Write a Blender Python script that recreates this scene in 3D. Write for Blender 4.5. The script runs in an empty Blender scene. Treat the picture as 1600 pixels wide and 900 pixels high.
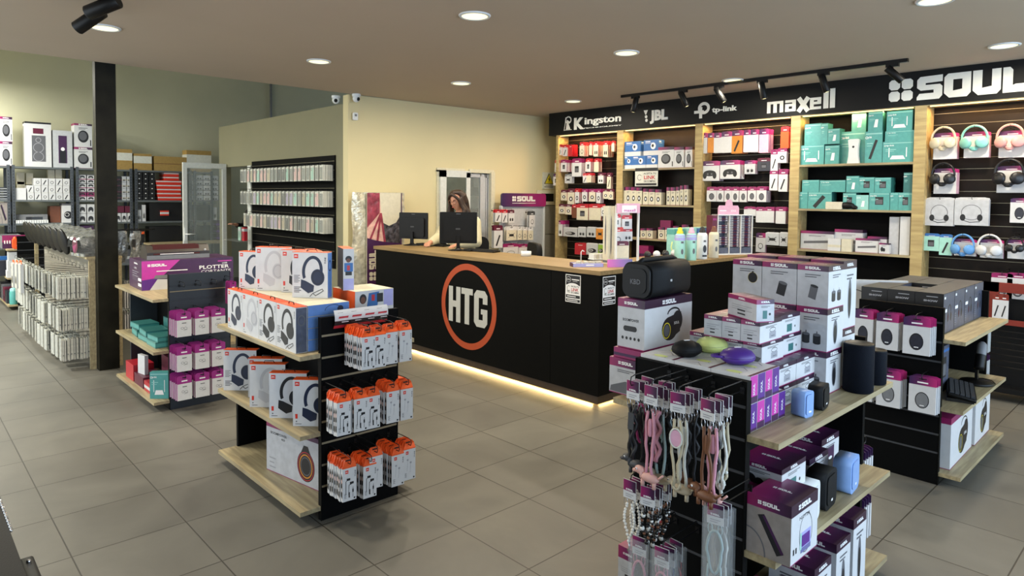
import bpy, bmesh, math, random
from mathutils import Vector, Matrix, Euler
random.seed(7)
R = math.radians
# ---------------------------------------------------------------- camera
F_PX, CX, CY, EYE = 1041.918, 800.0, 351.16, 1.68
YAW, PIT, ROL = R(46.69233), R(-2.373963), R(0.574174)
fw = Vector((math.cos(YAW)*math.cos(PIT), math.sin(YAW)*math.cos(PIT), math.sin(PIT)))
_r0 = fw.cross(Vector((0, 0, 1))).normalized(); _u0 = _r0.cross(fw)
rt = _r0*math.cos(ROL) + _u0*math.sin(ROL); up = -_r0*math.sin(ROL) + _u0*math.cos(ROL)
scene = bpy.context.scene
C = scene.collection
cam_d = bpy.data.cameras.new('camera'); cam = bpy.data.objects.new('camera', cam_d); C.objects.link(cam)
m = Matrix((rt, up, -fw)).transposed().to_4x4(); m.translation = Vector((0, 0, EYE)); cam.matrix_world = m
cam_d.sensor_width = 36.0; cam_d.lens = F_PX/1600*36.0
cam_d.shift_y = -(450.0-CY)/1600.0; cam_d.clip_start = 0.02; cam_d.clip_end = 100
scene.camera = cam
# measured positions in the room (metres): a line of sight met with a real plane of the room
def _ray(x, y): return fw + rt*((x-CX)/F_PX) - up*((y-CY)/F_PX)
def onX(x, y, X): d = _ray(x, y); d = d*(X/d.x); return Vector((X, d.y, d.z+EYE))
def onY(x, y, Y): d = _ray(x, y); d = d*(Y/d.y); return Vector((d.x, Y, d.z+EYE))
def onZ(x, y, Z): d = _ray(x, y); d = d*((Z-EYE)/d.z); return Vector((d.x, d.y, Z))
# ---------------------------------------------------------------- world, daylight, exposure
W = bpy.data.worlds.new('world'); scene.world = W; W.use_nodes = True
bg = W.node_tree.nodes['Background']; bg.inputs[0].default_value = (0.62, 0.78, 1.0, 1); bg.inputs[1].default_value = 0.9
def area(name, loc, rot, sx, sy, energy, col):
    d = bpy.data.lights.new(name, 'AREA'); d.shape = 'RECTANGLE'; d.size = sx; d.size_y = sy; d.energy = energy; d.color = col
    o = bpy.data.objects.new(name, d); C.objects.link(o); o.location = loc; o.rotation_euler = rot; return o
DAY = (0.62, 0.80, 1.0)
area('daylight_front', (3.6, -2.3, 1.6), (R(90), 0, 0), 7.6, 2.5, 265, DAY)          # storefront glass, faces +Y
area('daylight_side', (-2.35, 6.0, 1.5), (R(90), 0, R(-90)), 9.0, 2.4, 120, (0.9, 0.95, 0.95))  # side glass, faces +X
LAMP_W = 29.0
scene.view_settings.view_transform = 'Standard'; scene.view_settings.look = 'None'
scene.view_settings.exposure = 0.0; scene.view_settings.gamma = 1.0; scene.view_settings.use_curve_mapping = False
# ---------------------------------------------------------------- materials
def lin(h):
    h = h.lstrip('#'); v = [int(h[i:i+2], 16)/255 for i in (0, 2, 4)]
    return tuple((c/12.92 if c <= .04045 else ((c+.055)/1.055)**2.4) for c in v) + (1,)
MATS = {}
def mat(name, col, rough=.6, metal=0., var=.06, scale=30., emit=0., bump=0., alpha=1., trans=0., coat=0., spec=.5):
    m = bpy.data.materials.new(name); m.use_nodes = True; nt = m.node_tree; b = nt.nodes['Principled BSDF']
    c = lin(col); b.inputs['Roughness'].default_value = rough; b.inputs['Metallic'].default_value = metal
    b.inputs['Specular IOR Level'].default_value = spec
    if var > 0:
        tc = nt.nodes.new('ShaderNodeTexCoord'); n = nt.nodes.new('ShaderNodeTexNoise'); n.inputs['Scale'].default_value = scale
        n.inputs['Detail'].default_value = 3
        r = nt.nodes.new('ShaderNodeValToRGB'); r.color_ramp.elements[0].position = .3; r.color_ramp.elements[1].position = .7
        r.color_ramp.elements[0].color = tuple(x*(1-var) for x in c[:3])+(1,); r.color_ramp.elements[1].color = tuple(min(1, x*(1+var)) for x in c[:3])+(1,)
        nt.links.new(tc.outputs['Object'], n.inputs['Vector']); nt.links.new(n.outputs['Fac'], r.inputs[0]); nt.links.new(r.outputs[0], b.inputs['Base Color'])
        if bump > 0:
            bp = nt.nodes.new('ShaderNodeBump'); bp.inputs['Strength'].default_value = bump; bp.inputs['Distance'].default_value = .01
            nt.links.new(n.outputs['Fac'], bp.inputs['Height']); nt.links.new(bp.outputs[0], b.inputs['Normal'])
    else: b.inputs['Base Color'].default_value = c
    if emit > 0: b.inputs['Emission Color'].default_value = c; b.inputs['Emission Strength'].default_value = emit
    if alpha < 1: b.inputs['Alpha'].default_value = alpha
    if trans > 0: b.inputs['Transmission Weight'].default_value = trans
    if coat > 0: b.inputs['Coat Weight'].default_value = coat
    MATS[name] = m; return m
def ramp_mat(name, stops, axis=0, rough=.35):
    m = bpy.data.materials.new(name); m.use_nodes = True; nt = m.node_tree; b = nt.nodes['Principled BSDF']; b.inputs['Roughness'].default_value = rough
    tc = nt.nodes.new('ShaderNodeTexCoord'); s = nt.nodes.new('ShaderNodeSeparateXYZ'); r = nt.nodes.new('ShaderNodeValToRGB')
    nt.links.new(tc.outputs['Generated'], s.inputs[0]); nt.links.new(s.outputs[axis], r.inputs[0]); nt.links.new(r.outputs[0], b.inputs['Base Color'])
    els = r.color_ramp.elements
    while len(els) < len(stops): els.new(.5)
    for e, (p, c) in zip(els, stops): e.position = p; e.color = lin(c)
    MATS[name] = m; return m
mat('white_card', '#cdced0', .45, var=.03); mat('cream_card', '#cfc9b4', .5); mat('grey_card', '#8f8f92', .5)
mat('marble_card', '#b9bbc0', .4, var=.09, scale=26); mat('black_card', '#141416', .4, coat=.2); mat('dark_card', '#2b2d38', .35, var=.15, scale=40)
mat('slate_card', '#4b5163', .35, var=.25, scale=25)
mat('magenta', '#8c1f5c', .4, var=.05); mat('bright_magenta', '#c238a0', .35, var=.05); mat('plum', '#3f1a46', .4, var=.08); mat('purple', '#5a2a86', .35, var=.05)
mat('wine', '#5a1430', .5); mat('red', '#b3202e', .4); mat('logo_red', '#d23322', .4, var=0); mat('orange', '#e2561c', .4); mat('pink_card', '#d9a6bd', .45)
mat('teal_card', '#4f9c98', .4, var=.08); mat('teal_dark', '#2c6a68', .4); mat('teal_light', '#8fc7c2', .4); mat('mint', '#9fd3c6', .4); mat('blue_card', '#2f66a8', .4); mat('sky_blue', '#5d86c8', .35, var=.06)
mat('navy', '#16233f', .4); mat('ink', '#17171b', .45, var=0); mat('ink_grey', '#5c5d63', .5, var=0); mat('light_ink', '#9a9ba2', .5, var=0); mat('white_ink', '#eeeeee', .5, var=0)
mat('yellow_ink', '#e0cf2e', .5, var=0); mat('green_card', '#8bb13a', .5); mat('orange_card', '#c9822c', .5); mat('kraft', '#a08349', .75, var=.08); mat('brown_card', '#6d3f2a', .5)
mat('cloud_grey', '#b9b9bd', .5, var=0); mat('lilac', '#a4a3d8', .4); mat('skin_ink', '#6b4333', .5, var=0)
mat('black_plastic', '#09090a', .45, var=.1, spec=.3); mat('soft_black', '#0d0e10', .6, var=.1, bump=.1, scale=200, spec=.22); mat('grille_black', '#121418', .7, var=.35, scale=400, bump=.3)
mat('navy_grille', '#090e18', .7, var=.3, scale=400, bump=.3, spec=.12); mat('dark_grey', '#3a3c40', .5); mat('mid_grey', '#74767a', .5); mat('light_grey', '#b9bcc0', .4)
mat('blue_speaker', '#7d9ed0', .45, var=.04); mat('white_plastic', '#dcdfe0', .35, var=.02); mat('purple_plastic', '#43207e', .4, var=.03); mat('lime_plastic', '#d9e58e', .45, var=.03)
mat('chrome', '#c9c9cc', .2, metal=1., var=0); mat('steel', '#8d9094', .4, metal=.8); mat('wire_black', '#101012', .35, metal=.4, var=0)
mat('clear_plastic', '#d5d9dc', .12, var=0, alpha=.16, spec=.8); mat('clear_bag', '#d5d7d0', .18, var=.1, alpha=.6, spec=.9, scale=60)
mat('frost_case', '#cccbc0', .28, var=.14, scale=40, spec=.7); mat('smoke_case', '#7a7c7a', .3, var=.1, alpha=.85)
mat('case_pink', '#cfb0ac', .35); mat('case_mint', '#a3c4b6', .35); mat('case_sand', '#b3ab98', .35); mat('case_grey', '#949792', .35); mat('case_lilac', '#a9a2b4', .35); mat('case_edge', '#cfcfc6', .3)
mat('panel_black', '#040403', .6, var=.12, scale=8, spec=.1); mat('slat_black', '#060708', .65, var=.15, scale=10, spec=.08); mat('slat_blue', '#252b33', .45, var=.1, scale=10)
mat('slat_brown', '#17110e', .5, var=.2, scale=12, spec=.2); mat('plinth', '#3a2c1f', .3, var=.2); mat('aluminium', '#8f8a78', .35, metal=.6); mat('groove_wood', '#8a7f66', .6)
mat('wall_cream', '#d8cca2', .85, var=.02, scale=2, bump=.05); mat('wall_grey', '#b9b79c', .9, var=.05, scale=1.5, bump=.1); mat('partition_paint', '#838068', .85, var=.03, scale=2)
mat('ceiling_paint', '#b8a894', .9, var=.015, scale=2); mat('pillar_paint', '#1a1913', .5, var=.5, scale=5, spec=.1); mat('door_grey', '#8b877c', .6); mat('frame_white', '#d5d8d4', .4)
mat('frame_cream', '#d4cfb6', .5); mat('uprights', '#4c5157', .45, metal=.3, var=.2, scale=60); mat('shelf_steel', '#62686a', .5, metal=.2)
mat('hair', '#2b1a10', .55, var=.35, scale=60); mat('hair_tip', '#8a6842', .55, var=.3, scale=60); mat('skin', '#c08a70', .55, var=.04); mat('fleece', '#cfc8a8', .9, var=.08, bump=.4, scale=150); mat('cloth_dark', '#111115', .9); mat('denim', '#27303f', .9)
mat('lens', '#40302c', .1, var=0, alpha=.5); mat('lips', '#a0504a', .5, var=0); mat('leather_brown', '#6b4228', .5); mat('cord_pink', '#c98d9d', .6); mat('cord_white', '#cfd0c8', .6); mat('cord_cream', '#b9ae93', .6); mat('cord_black', '#16161a', .5, var=.5, scale=90); mat('cord_blue', '#3d4d78', .6); mat('cord_teal', '#9fb6b8', .5)
mat('bead_pearl', '#e2e0da', .15, var=0); mat('bead_black', '#101012', .2, var=0); mat('bead_red', '#8e1f1c', .3); mat('bead_brown', '#6e4227', .3); mat('pink_skin', '#d2a29a', .5); mat('cream_skin', '#b8ab93', .5)
mat('lamp_glow', '#fff2b8', .5, var=0, emit=1.6); mat('led_warm', '#ffc45a', .5, var=0, emit=2.6); mat('led_shelf', '#ffd98a', .5, var=0, emit=2.2); mat('sign_black', '#101113', .6, var=.05, spec=.25); mat('sign_white', '#e0e1dc', .6, var=.02)
mat('ring_orange', '#a8441f', .5, var=.03); mat('letters_grey', '#b4b5b0', .5, var=.02); mat('sign_yellow', '#d8c81e', .5, var=0); mat('foil', '#cfcbb8', .2, metal=.3, var=.35, scale=18, bump=.9)
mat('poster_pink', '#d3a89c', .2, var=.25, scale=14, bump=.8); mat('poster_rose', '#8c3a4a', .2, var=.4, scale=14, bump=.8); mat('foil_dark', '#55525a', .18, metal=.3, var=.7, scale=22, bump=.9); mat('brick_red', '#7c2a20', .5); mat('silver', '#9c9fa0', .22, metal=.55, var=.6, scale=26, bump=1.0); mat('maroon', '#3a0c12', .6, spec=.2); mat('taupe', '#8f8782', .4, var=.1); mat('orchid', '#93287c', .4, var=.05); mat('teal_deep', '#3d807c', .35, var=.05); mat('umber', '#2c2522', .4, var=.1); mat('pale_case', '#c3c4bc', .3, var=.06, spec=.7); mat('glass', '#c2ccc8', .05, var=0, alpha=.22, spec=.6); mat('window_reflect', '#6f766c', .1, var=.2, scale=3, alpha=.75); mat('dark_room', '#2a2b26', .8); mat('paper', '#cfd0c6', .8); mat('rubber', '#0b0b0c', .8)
ramp_mat('soul_band', [(0, '#93225c'), (.4, '#762059'), (.75, '#421d42'), (1, '#30162e')])
ramp_mat('header_grad', [(0, '#35204e'), (.4, '#5b2356'), (1, '#b32a72')]); ramp_mat('pinkviolet', [(0, '#d867b8'), (.5, '#a06bb8'), (1, '#6d6f9e')])
ramp_mat('poster_print', [(0, '#4a2258'), (.35, '#c98a90'), (.6, '#d7c9b5'), (1, '#a43a5a')], axis=2)
# marble-veined bottom for the wooden shelves
def wood(name, a, b, sc=1.0):
    m = bpy.data.materials.new(name); m.use_nodes = True; nt = m.node_tree; p = nt.nodes['Principled BSDF']; p.inputs['Roughness'].default_value = .5
    tc = nt.nodes.new('ShaderNodeTexCoord'); mp = nt.nodes.new('ShaderNodeMapping'); mp.inputs['Scale'].default_value = (18*sc, 1.2*sc, 12*sc)
    n = nt.nodes.new('ShaderNodeTexNoise'); n.inputs['Scale'].default_value = 3; n.inputs['Detail'].default_value = 8; n.inputs['Distortion'].default_value = .4
    r = nt.nodes.new('ShaderNodeValToRGB'); r.color_ramp.elements[0].position = .35; r.color_ramp.elements[1].position = .68
    r.color_ramp.elements[0].color = lin(a); r.color_ramp.elements[1].color = lin(b)
    L = nt.links.new; L(tc.outputs['Object'], mp.inputs[0]); L(mp.outputs[0], n.inputs['Vector']); L(n.outputs['Fac'], r.inputs[0]); L(r.outputs[0], p.inputs['Base Color'])
    MATS[name] = m
wood('oak', '#8c7e60', '#ad9f7b'); wood('oak_post', '#a08a5c', '#bba672', .8); wood('oak_top', '#7d6640', '#957c52')
# tiled floor
def floor_mat():
    m = bpy.data.materials.new('floor_tiles'); m.use_nodes = True; nt = m.node_tree; p = nt.nodes['Principled BSDF']; L = nt.links.new
    tc = nt.nodes.new('ShaderNodeTexCoord'); mp = nt.nodes.new('ShaderNodeMapping'); mp.inputs['Location'].default_value = (-.1015, -2.083+.4967*5, 0)
    L(tc.outputs['Object'], mp.inputs[0])
    br = nt.nodes.new('ShaderNodeTexBrick'); br.offset = 0; br.squash = 1; br.inputs['Scale'].default_value = 1; br.inputs['Mortar Size'].default_value = .0035
    br.inputs['Mortar Smooth'].default_value = .2; br.inputs['Brick Width'].default_value = .4967; br.inputs['Row Height'].default_value = .4967
    br.inputs['Color1'].default_value = (.0, .0, .0, 1); br.inputs['Color2'].default_value = (1, 1, 1, 1); br.inputs['Mortar'].default_value = (.5, .5, .5, 1)
    L(mp.outputs[0], br.inputs['Vector'])
    n = nt.nodes.new('ShaderNodeTexNoise'); n.inputs['Scale'].default_value = 1.6; n.inputs['Detail'].default_value = 8; n.inputs['Roughness'].default_value = .6; n.inputs['Distortion'].default_value = .6
    L(tc.outputs['Object'], n.inputs['Vector'])
    r = nt.nodes.new('ShaderNodeValToRGB'); r.color_ramp.elements[0].position = .3; r.color_ramp.elements[1].position = .72
    r.color_ramp.elements[0].color = lin('#585650'); r.color_ramp.elements[1].color = lin('#6e6c64'); L(n.outputs['Fac'], r.inputs[0])
    tint = nt.nodes.new('ShaderNodeMix'); tint.data_type = 'RGBA'; tint.blend_type = 'MULTIPLY'; tint.inputs[0].default_value = 1
    tr = nt.nodes.new('ShaderNodeMapRange'); tr.inputs[3].default_value = .93; tr.inputs[4].default_value = 1.04; L(br.outputs['Color'], tr.inputs[0])
    cb = nt.nodes.new('ShaderNodeCombineColor'); [L(tr.outputs[0], cb.inputs[i]) for i in range(3)]
    L(r.outputs[0], tint.inputs[6]); L(cb.outputs[0], tint.inputs[7])
    mx = nt.nodes.new('ShaderNodeMix'); mx.data_type = 'RGBA'; mx.inputs[7].default_value = lin('#322f29')
    L(br.outputs['Fac'], mx.inputs[0]); L(tint.outputs[2], mx.inputs[6]); L(mx.outputs[2], p.inputs['Base Color'])
    rr = nt.nodes.new('ShaderNodeMapRange'); rr.inputs[3].default_value = .38; rr.inputs[4].default_value = .55; L(n.outputs['Fac'], rr.inputs[0]); L(rr.outputs[0], p.inputs['Roughness'])
    bp = nt.nodes.new('ShaderNodeBump'); bp.invert = True; bp.inputs['Strength'].default_value = .5; bp.inputs['Distance'].default_value = .002; L(br.outputs['Fac'], bp.inputs['Height']); L(bp.outputs[0], p.inputs['Normal'])
    MATS['floor_tiles'] = m
floor_mat()
# ---------------------------------------------------------------- mesh builder
FONT_CACHE = {}
def text_geo(s, bold=0.0, sx=1.0):
    k = (s, bold)
    if k not in FONT_CACHE:
        cu = bpy.data.curves.new('t', 'FONT'); cu.body = s; cu.resolution_u = 2; cu.offset = bold; cu.size = 1
        ob = bpy.data.objects.new('t', cu); C.objects.link(ob)
        dg = bpy.context.evaluated_depsgraph_get(); me = ob.evaluated_get(dg).to_mesh()
        vs = [(v.co.x, v.co.y) for v in me.vertices]; fs = [tuple(p.vertices) for p in me.polygons]
        ob.evaluated_get(dg).to_mesh_clear(); bpy.data.objects.remove(ob); bpy.data.curves.remove(cu)
        x0 = min(v[0] for v in vs); x1 = max(v[0] for v in vs); y0 = min(v[1] for v in vs); y1 = max(v[1] for v in vs)
        FONT_CACHE[k] = ([((x-x0)/(x1-x0), (y-y0)/(y1-y0)) for x, y in vs], fs, (x1-x0)/(y1-y0))
    return FONT_CACHE[k]
class Frame:
    def __init__(s, O, U, V): s.O = Vector(O); s.U = Vector(U); s.V = Vector(V); s.N = s.U.cross(s.V)
    def p(s, u, v, n=0.): return s.O + s.U*u + s.V*v + s.N*n
class MB:
    def __init__(s): s.v = []; s.f = []; s.mi = []; s.sm = []; s.mats = []; s.cur = 0; s.M = None
    def mat(s, n):
        if n not in s.mats: s.mats.append(n)
        s.cur = s.mats.index(n); return s
    def add(s, vs, fs, smooth=False):
        b = len(s.v)
        if s.M is not None: vs = [s.M @ Vector(v) for v in vs]
        s.v += [tuple(v) for v in vs]
        for f in fs: s.f.append(tuple(i+b for i in f)); s.mi.append(s.cur); s.sm.append(smooth)
        return s
    def box(s, x0, y0, z0, x1, y1, z1):
        if x0 > x1: x0, x1 = x1, x0
        if y0 > y1: y0, y1 = y1, y0
        if z0 > z1: z0, z1 = z1, z0
        return s.add([(x0,y0,z0),(x1,y0,z0),(x1,y1,z0),(x0,y1,z0),(x0,y0,z1),(x1,y0,z1),(x1,y1,z1),(x0,y1,z1)],
              [(0,3,2,1),(4,5,6,7),(0,1,5,4),(1,2,6,5),(2,3,7,6),(3,0,4,7)])
    def prism(s, pts, lo, hi, axis='z', smooth=False):   # polygon extruded along axis
        def q(a, b, c): return {'z': (a, b, c), 'y': (a, c, b), 'x': (c, a, b)}[axis]
        n = len(pts); vs = [q(a, b, lo) for a, b in pts] + [q(a, b, hi) for a, b in pts]
        fs = [tuple(range(n))[::-1], tuple(range(n, 2*n))] + [(i, (i+1) % n, n+(i+1) % n, n+i) for i in range(n)]
        b = len(s.f); s.add(vs, fs, False)
        if smooth:
            for i in range(b+2, len(s.f)): s.sm[i] = True
        return s
    def tube(s, pts, r, n=6, closed=False, cap=True):
        pts = [Vector(p) for p in pts]; k = len(pts); rs = r if isinstance(r, (list, tuple)) else [r]*k
        vs = []; a = None
        for i, p in enumerate(pts):
            if closed: t = (pts[(i+1) % k]-pts[i-1])
            else: t = (pts[min(i+1, k-1)]-pts[max(i-1, 0)])
            t = t.normalized() if t.length > 1e-9 else Vector((0, 0, 1))
            if a is None: a = t.orthogonal().normalized()
            else: a = (a - t*a.dot(t)); a = a.normalized() if a.length > 1e-6 else t.orthogonal().normalized()
            b = t.cross(a)
            for j in range(n): th = 2*math.pi*j/n; vs.append(p + (a*math.cos(th)+b*math.sin(th))*rs[i])
        fs = []
        for i in range(k if closed else k-1):
            i2 = (i+1) % k
            for j in range(n): fs.append((i*n+j, i*n+(j+1) % n, i2*n+(j+1) % n, i2*n+j))
        if cap and not closed: fs += [tuple(range(n))[::-1], tuple(range((k-1)*n, k*n))]
        return s.add(vs, fs, True)
    def lathe(s, prof, n=24, o=(0,0,0), axis='z', sx=1., sy=1., caps=True):  # prof (r, z)
        def q(x, y, z): return {'z': (x, y, z), 'y': (x, z, y), 'x': (z, x, y)}[axis]
        vs = []; o = Vector(o)
        for r, z in prof:
            for j in range(n): th = 2*math.pi*j/n; vs.append(o+Vector(q(r*math.cos(th)*sx, r*math.sin(th)*sy, z)))
        k = len(prof); fs = [(i*n+j, i*n+(j+1) % n, (i+1)*n+(j+1) % n, (i+1)*n+j) for i in range(k-1) for j in range(n)]
        s.add(vs, fs, True)
        if caps: s.add(vs[:n], [tuple(range(n))[::-1]]); s.add(vs[-n:], [tuple(range(n))])
        return s
    def ball(s, c, r, n=12, sx=1., sy=1., sz=1.):
        k = n//2; pr = [(math.sin(math.pi*i/k), -math.cos(math.pi*i/k)) for i in range(k+1)]
        vs = []
        for a, z in pr:
            for j in range(n): th = 2*math.pi*j/n; vs.append((c[0]+a*r*sx*math.cos(th), c[1]+a*r*sy*math.sin(th), c[2]+z*r*sz))
        return s.add(vs, [(i*n+j, i*n+(j+1) % n, (i+1)*n+(j+1) % n, (i+1)*n+j) for i in range(k) for j in range(n)], True)
    def rbox(s, x0, y0, z0, x1, y1, z1, r=.01, axis='y', seg=4):   # box with edges rounded around one axis
        A = {'y': (x0, x1, z0, z1, y0, y1), 'x': (y0, y1, z0, z1, x0, x1), 'z': (x0, x1, y0, y1, z0, z1)}[axis]
        a0, a1, b0, b1, lo, hi = A; pts = []
        for cx, cy, st in ((a1-r, b1-r, 0), (a0+r, b1-r, 90), (a0+r, b0+r, 180), (a1-r, b0+r, 270)):
            for i in range(seg+1): t = R(st+90*i/seg); pts.append((cx+r*math.cos(t), cy+r*math.sin(t)))
        return s.prism(pts, lo, hi, axis, smooth=True)
    # flat print on a face: frame f, level l (each level .35 mm above the last)
    def dp(s, f, pts, l=1): 
        s.k = (getattr(s, 'k', 0)+1) % 9; n = .00035*l + s.k*.00003; return s.add([f.p(u, v, n) for u, v in pts], [tuple(range(len(pts)))])
    def dq(s, f, u0, v0, u1, v1, l=1): return s.dp(f, [(u0, v0), (u1, v0), (u1, v1), (u0, v1)], l)
    def disc(s, f, u, v, ru, rv=None, l=1, n=20, rot=0):
        rv = rv or ru; c, q = math.cos(rot), math.sin(rot)
        return s.dp(f, [(u+ru*math.cos(t)*c-rv*math.sin(t)*q, v+ru*math.cos(t)*q+rv*math.sin(t)*c) for t in [2*math.pi*i/n for i in range(n)]], l)
    def ring(s, f, u, v, ru, rv, w, l=1, a0=0, a1=360, n=24, rot=0):
        n_ = .00035*l; vs = []; c, q = math.cos(rot), math.sin(rot)
        for i in range(n+1):
            t = R(a0+(a1-a0)*i/n)
            for k in (0, 1):
                a, b = (ru-w*k)*math.cos(t), (rv-w*k)*math.sin(t); vs.append(f.p(u+a*c-b*q, v+a*q+b*c, n_))
        return s.add(vs, [(2*i, 2*i+2, 2*i+3, 2*i+1) for i in range(n)])
    def stroke(s, f, pts, w, l=1):
        for (a, b), (c, d) in zip(pts, pts[1:]):
            t = Vector((c-a, d-b)); 
            if t.length < 1e-6: continue
            t.normalize(); nx, ny = -t.y*w/2, t.x*w/2; e = t*w*.3
            s.dp(f, [(a-nx-e.x, b-ny-e.y), (a+nx-e.x, b+ny-e.y), (c+nx+e.x, d+ny+e.y), (c-nx+e.x, d-ny+e.y)][::-1], l)
        return s
    def text(s, f, t, u, v, h, w=None, l=2, bold=.02, anchor='c', vert=False, thick=0.):
        vs, fs, asp = text_geo(t, bold); w = w or h*asp; n = .00035*l + thick
        ox = {'c': -w/2, 'l': 0, 'r': -w}[anchor]
        if vert: P = [f.p(u-y*h, v+ox+x*w, n) for x, y in vs]     # reads upward
        else: P = [f.p(u+ox+x*w, v+y*h, n) for x, y in vs]
        s.add(P, fs)
        if thick > 0:
            P0 = [f.p(u+ox+x*w, v+y*h, 0) for x, y in vs]; ed = {}
            for q in fs:
                for a, b in zip(q, q[1:]+q[:1]): ed[(a, b)] = 1
            side = [(a, b) for a, b in ed if (b, a) not in ed]
            s.add(P0+P, [(a, b, b+len(vs), a+len(vs)) for a, b in side])
        return s
    def mesh(s, name):
        me = bpy.data.meshes.new(name); me.from_pydata(s.v, [], s.f)
        for n in s.mats: me.materials.append(MATS[n])
        me.polygons.foreach_set('material_index', s.mi); me.polygons.foreach_set('use_smooth', s.sm); me.update(); return me
def boxframes(w, d, h):
    return dict(F=Frame((-w/2, -d/2, 0), (1,0,0), (0,0,1)), R=Frame((w/2, -d/2, 0), (0,1,0), (0,0,1)),
                L=Frame((-w/2, d/2, 0), (0,-1,0), (0,0,1)), T=Frame((-w/2, -d/2, h), (1,0,0), (0,1,0)), K=Frame((w/2, d/2, 0), (-1,0,0), (0,0,1)))
# ---------------------------------------------------------------- objects
def inst(name, me, parent=None, loc=None, rot=None):
    if name == 'hook' and parent is not None:      # hooks sit in the panel they plug into
        ps = [c for c in parent.children if c.name.split('.')[0] in ('end_panel', 'back_panel', 'board', 'pegboard', 'back_board')]
        if ps: parent = ps[-1] if (loc is not None and ps[0].name.startswith('end_panel') and loc[1] > .5) else ps[0]
    o = bpy.data.objects.new(name, me); C.objects.link(o)
    if parent is not None: o.parent = parent
    if loc is not None: o.location = loc
    if rot is not None: o.rotation_euler = (0, 0, rot) if not isinstance(rot, (tuple, list)) else rot
    return o
USED = {}
def tag(o, label, cat, group=None):
    label = ' '.join(label.split()); o['label'] = label; o['category'] = cat
    if group: o['group'] = group
    return o
def spec(name, parts): return (name, parts)     # parts: mesh, or list of (part name, mesh, [sub-parts], label)
def put(sp, loc, rot, label, cat, group=None):
    name, parts = sp
    if not isinstance(parts, list): o = inst(name, parts, None, loc, rot); return tag(o, label, cat, group)
    r = inst(name, None, None, loc, rot); tag(r, label, cat, group)
    def grow(ps, par):
        for p in ps:
            o = inst(p[0], p[1], par)
            if len(p) > 3 and p[3]: o['label'] = p[3]
            if len(p) > 2 and p[2]: grow(p[2], o)
    grow(parts, r); return r
def part(name, mb, parent, label=None):
    o = inst(name, mb.mesh(name), parent)
    if label: o['label'] = label
    return o
def struct(name, mb): o = inst(name, mb.mesh(name)); o['kind'] = 'structure'; return o
ORD = ['', 'leftmost', 'second', 'third', 'fourth', 'fifth', 'sixth', 'seventh', 'eighth', 'ninth', 'tenth', 'eleventh', 'twelfth', 'thirteenth', 'fourteenth', 'fifteenth', 'sixteenth', 'seventeenth', 'eighteenth', 'nineteenth', 'twentieth']
def nth(i): return ORD[1] if i == 1 else (ORD[i] if i < len(ORD) else str(i)+'th') + ' from left'
FACE_MX = R(-90)   # local front (-Y) turned to world -X
# ================================================================ room
H = 2.89
b = MB().mat('floor_tiles').box(-2.5, -2.5, -.1, 11, 13.8, 0); struct('floor', b)
b = MB().mat('ceiling_paint').box(-2.5, -2.5, H, 7.9, 7.16, H+.12); struct('ceiling', b)
b = MB().mat('wall_grey').box(-2.5, 7.0, 4.3, 11, 13.8, 4.4); b.mat('wall_grey').box(-2.5, 7.02, H+.12, 11, 7.14, 4.3); struct('ceiling_back', b)
b = MB().mat('wall_grey').box(-2.5, 13.65, 0, 11, 13.8, 4.3); struct('wall_back', b)
# wall with the window, very slightly out of square
def wseg(x0, x1, z0, z1, mb):
    f = lambda x: 7.215 - (x-4.08)*.053
    mb.prism([(x0, f(x0)), (x1, f(x1)), (x1, f(x1)+.12), (x0, f(x0)+.12)], z0, z1)
b = MB().mat('wall_cream'); wx0, wx1, wz0, wz1 = 5.375, 6.30, .97, 2.03
wseg(4.08, wx0, 0, H, b); wseg(wx1, 7.9, 0, H, b); wseg(wx0, wx1, 0, wz0, b); wseg(wx0, wx1, wz1, H, b); struct('wall_far', b)
b = MB().mat('wall_cream').box(7.285, -2.5, 0, 7.45, 6.68, H).box(7.80, 6.6, 0, 7.9, 7.15, H).box(7.45, 6.58, 0, 7.8, 6.68, H); struct('wall_right', b)
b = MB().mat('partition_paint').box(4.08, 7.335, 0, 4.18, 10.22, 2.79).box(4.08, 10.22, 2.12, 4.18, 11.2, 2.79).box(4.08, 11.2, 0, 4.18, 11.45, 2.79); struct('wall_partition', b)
b = MB().mat('wall_cream').box(4.0799, 7.215, 0, 4.1, 7.335, 2.89); b.box(4.085, 7.2, 2.79, 4.18, 7.335, 2.89); struct('trim_1', b)
b = MB().mat('frame_white').box(4.06, 10.10, 0, 4.2, 10.22, 2.12); struct('trim_2', b)     # white jamb beside the doorway
b = MB().mat('wall_cream').box(-2.5, 11.9, 0, -2.4, 13.8, 4.3).box(-2.5, -2.5, 0, -2.4, .8, H).box(-2.5, -2.5, 2.75, -2.4, 13, 4.3); struct('wall_left', b)
b = MB().mat('wall_cream').box(-2.5, -2.5, 2.75, 7.4, -2.4, H).box(-2.5, -2.5, 0, -.6, -2.4, H)
b.mat('frame_white')
for x in (1.4, 3.4, 5.4, 7.2): b.box(x-.03, -2.48, 0, x+.03, -2.42, 2.75)
struct('wall_front', b)
b = MB().mat('door_grey').box(4.6, 9.9, 0, 4.65, 11.6, 2.3); struct('wall_passage', b)
b = MB().mat('dark_room').box(4.7, 8.9, 0, 8.4, 9.0, 2.79); b.mat('mid_grey').box(8.2, 7.4, 0, 8.3, 8.9, 2.79); struct('wall_office', b)
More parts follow.
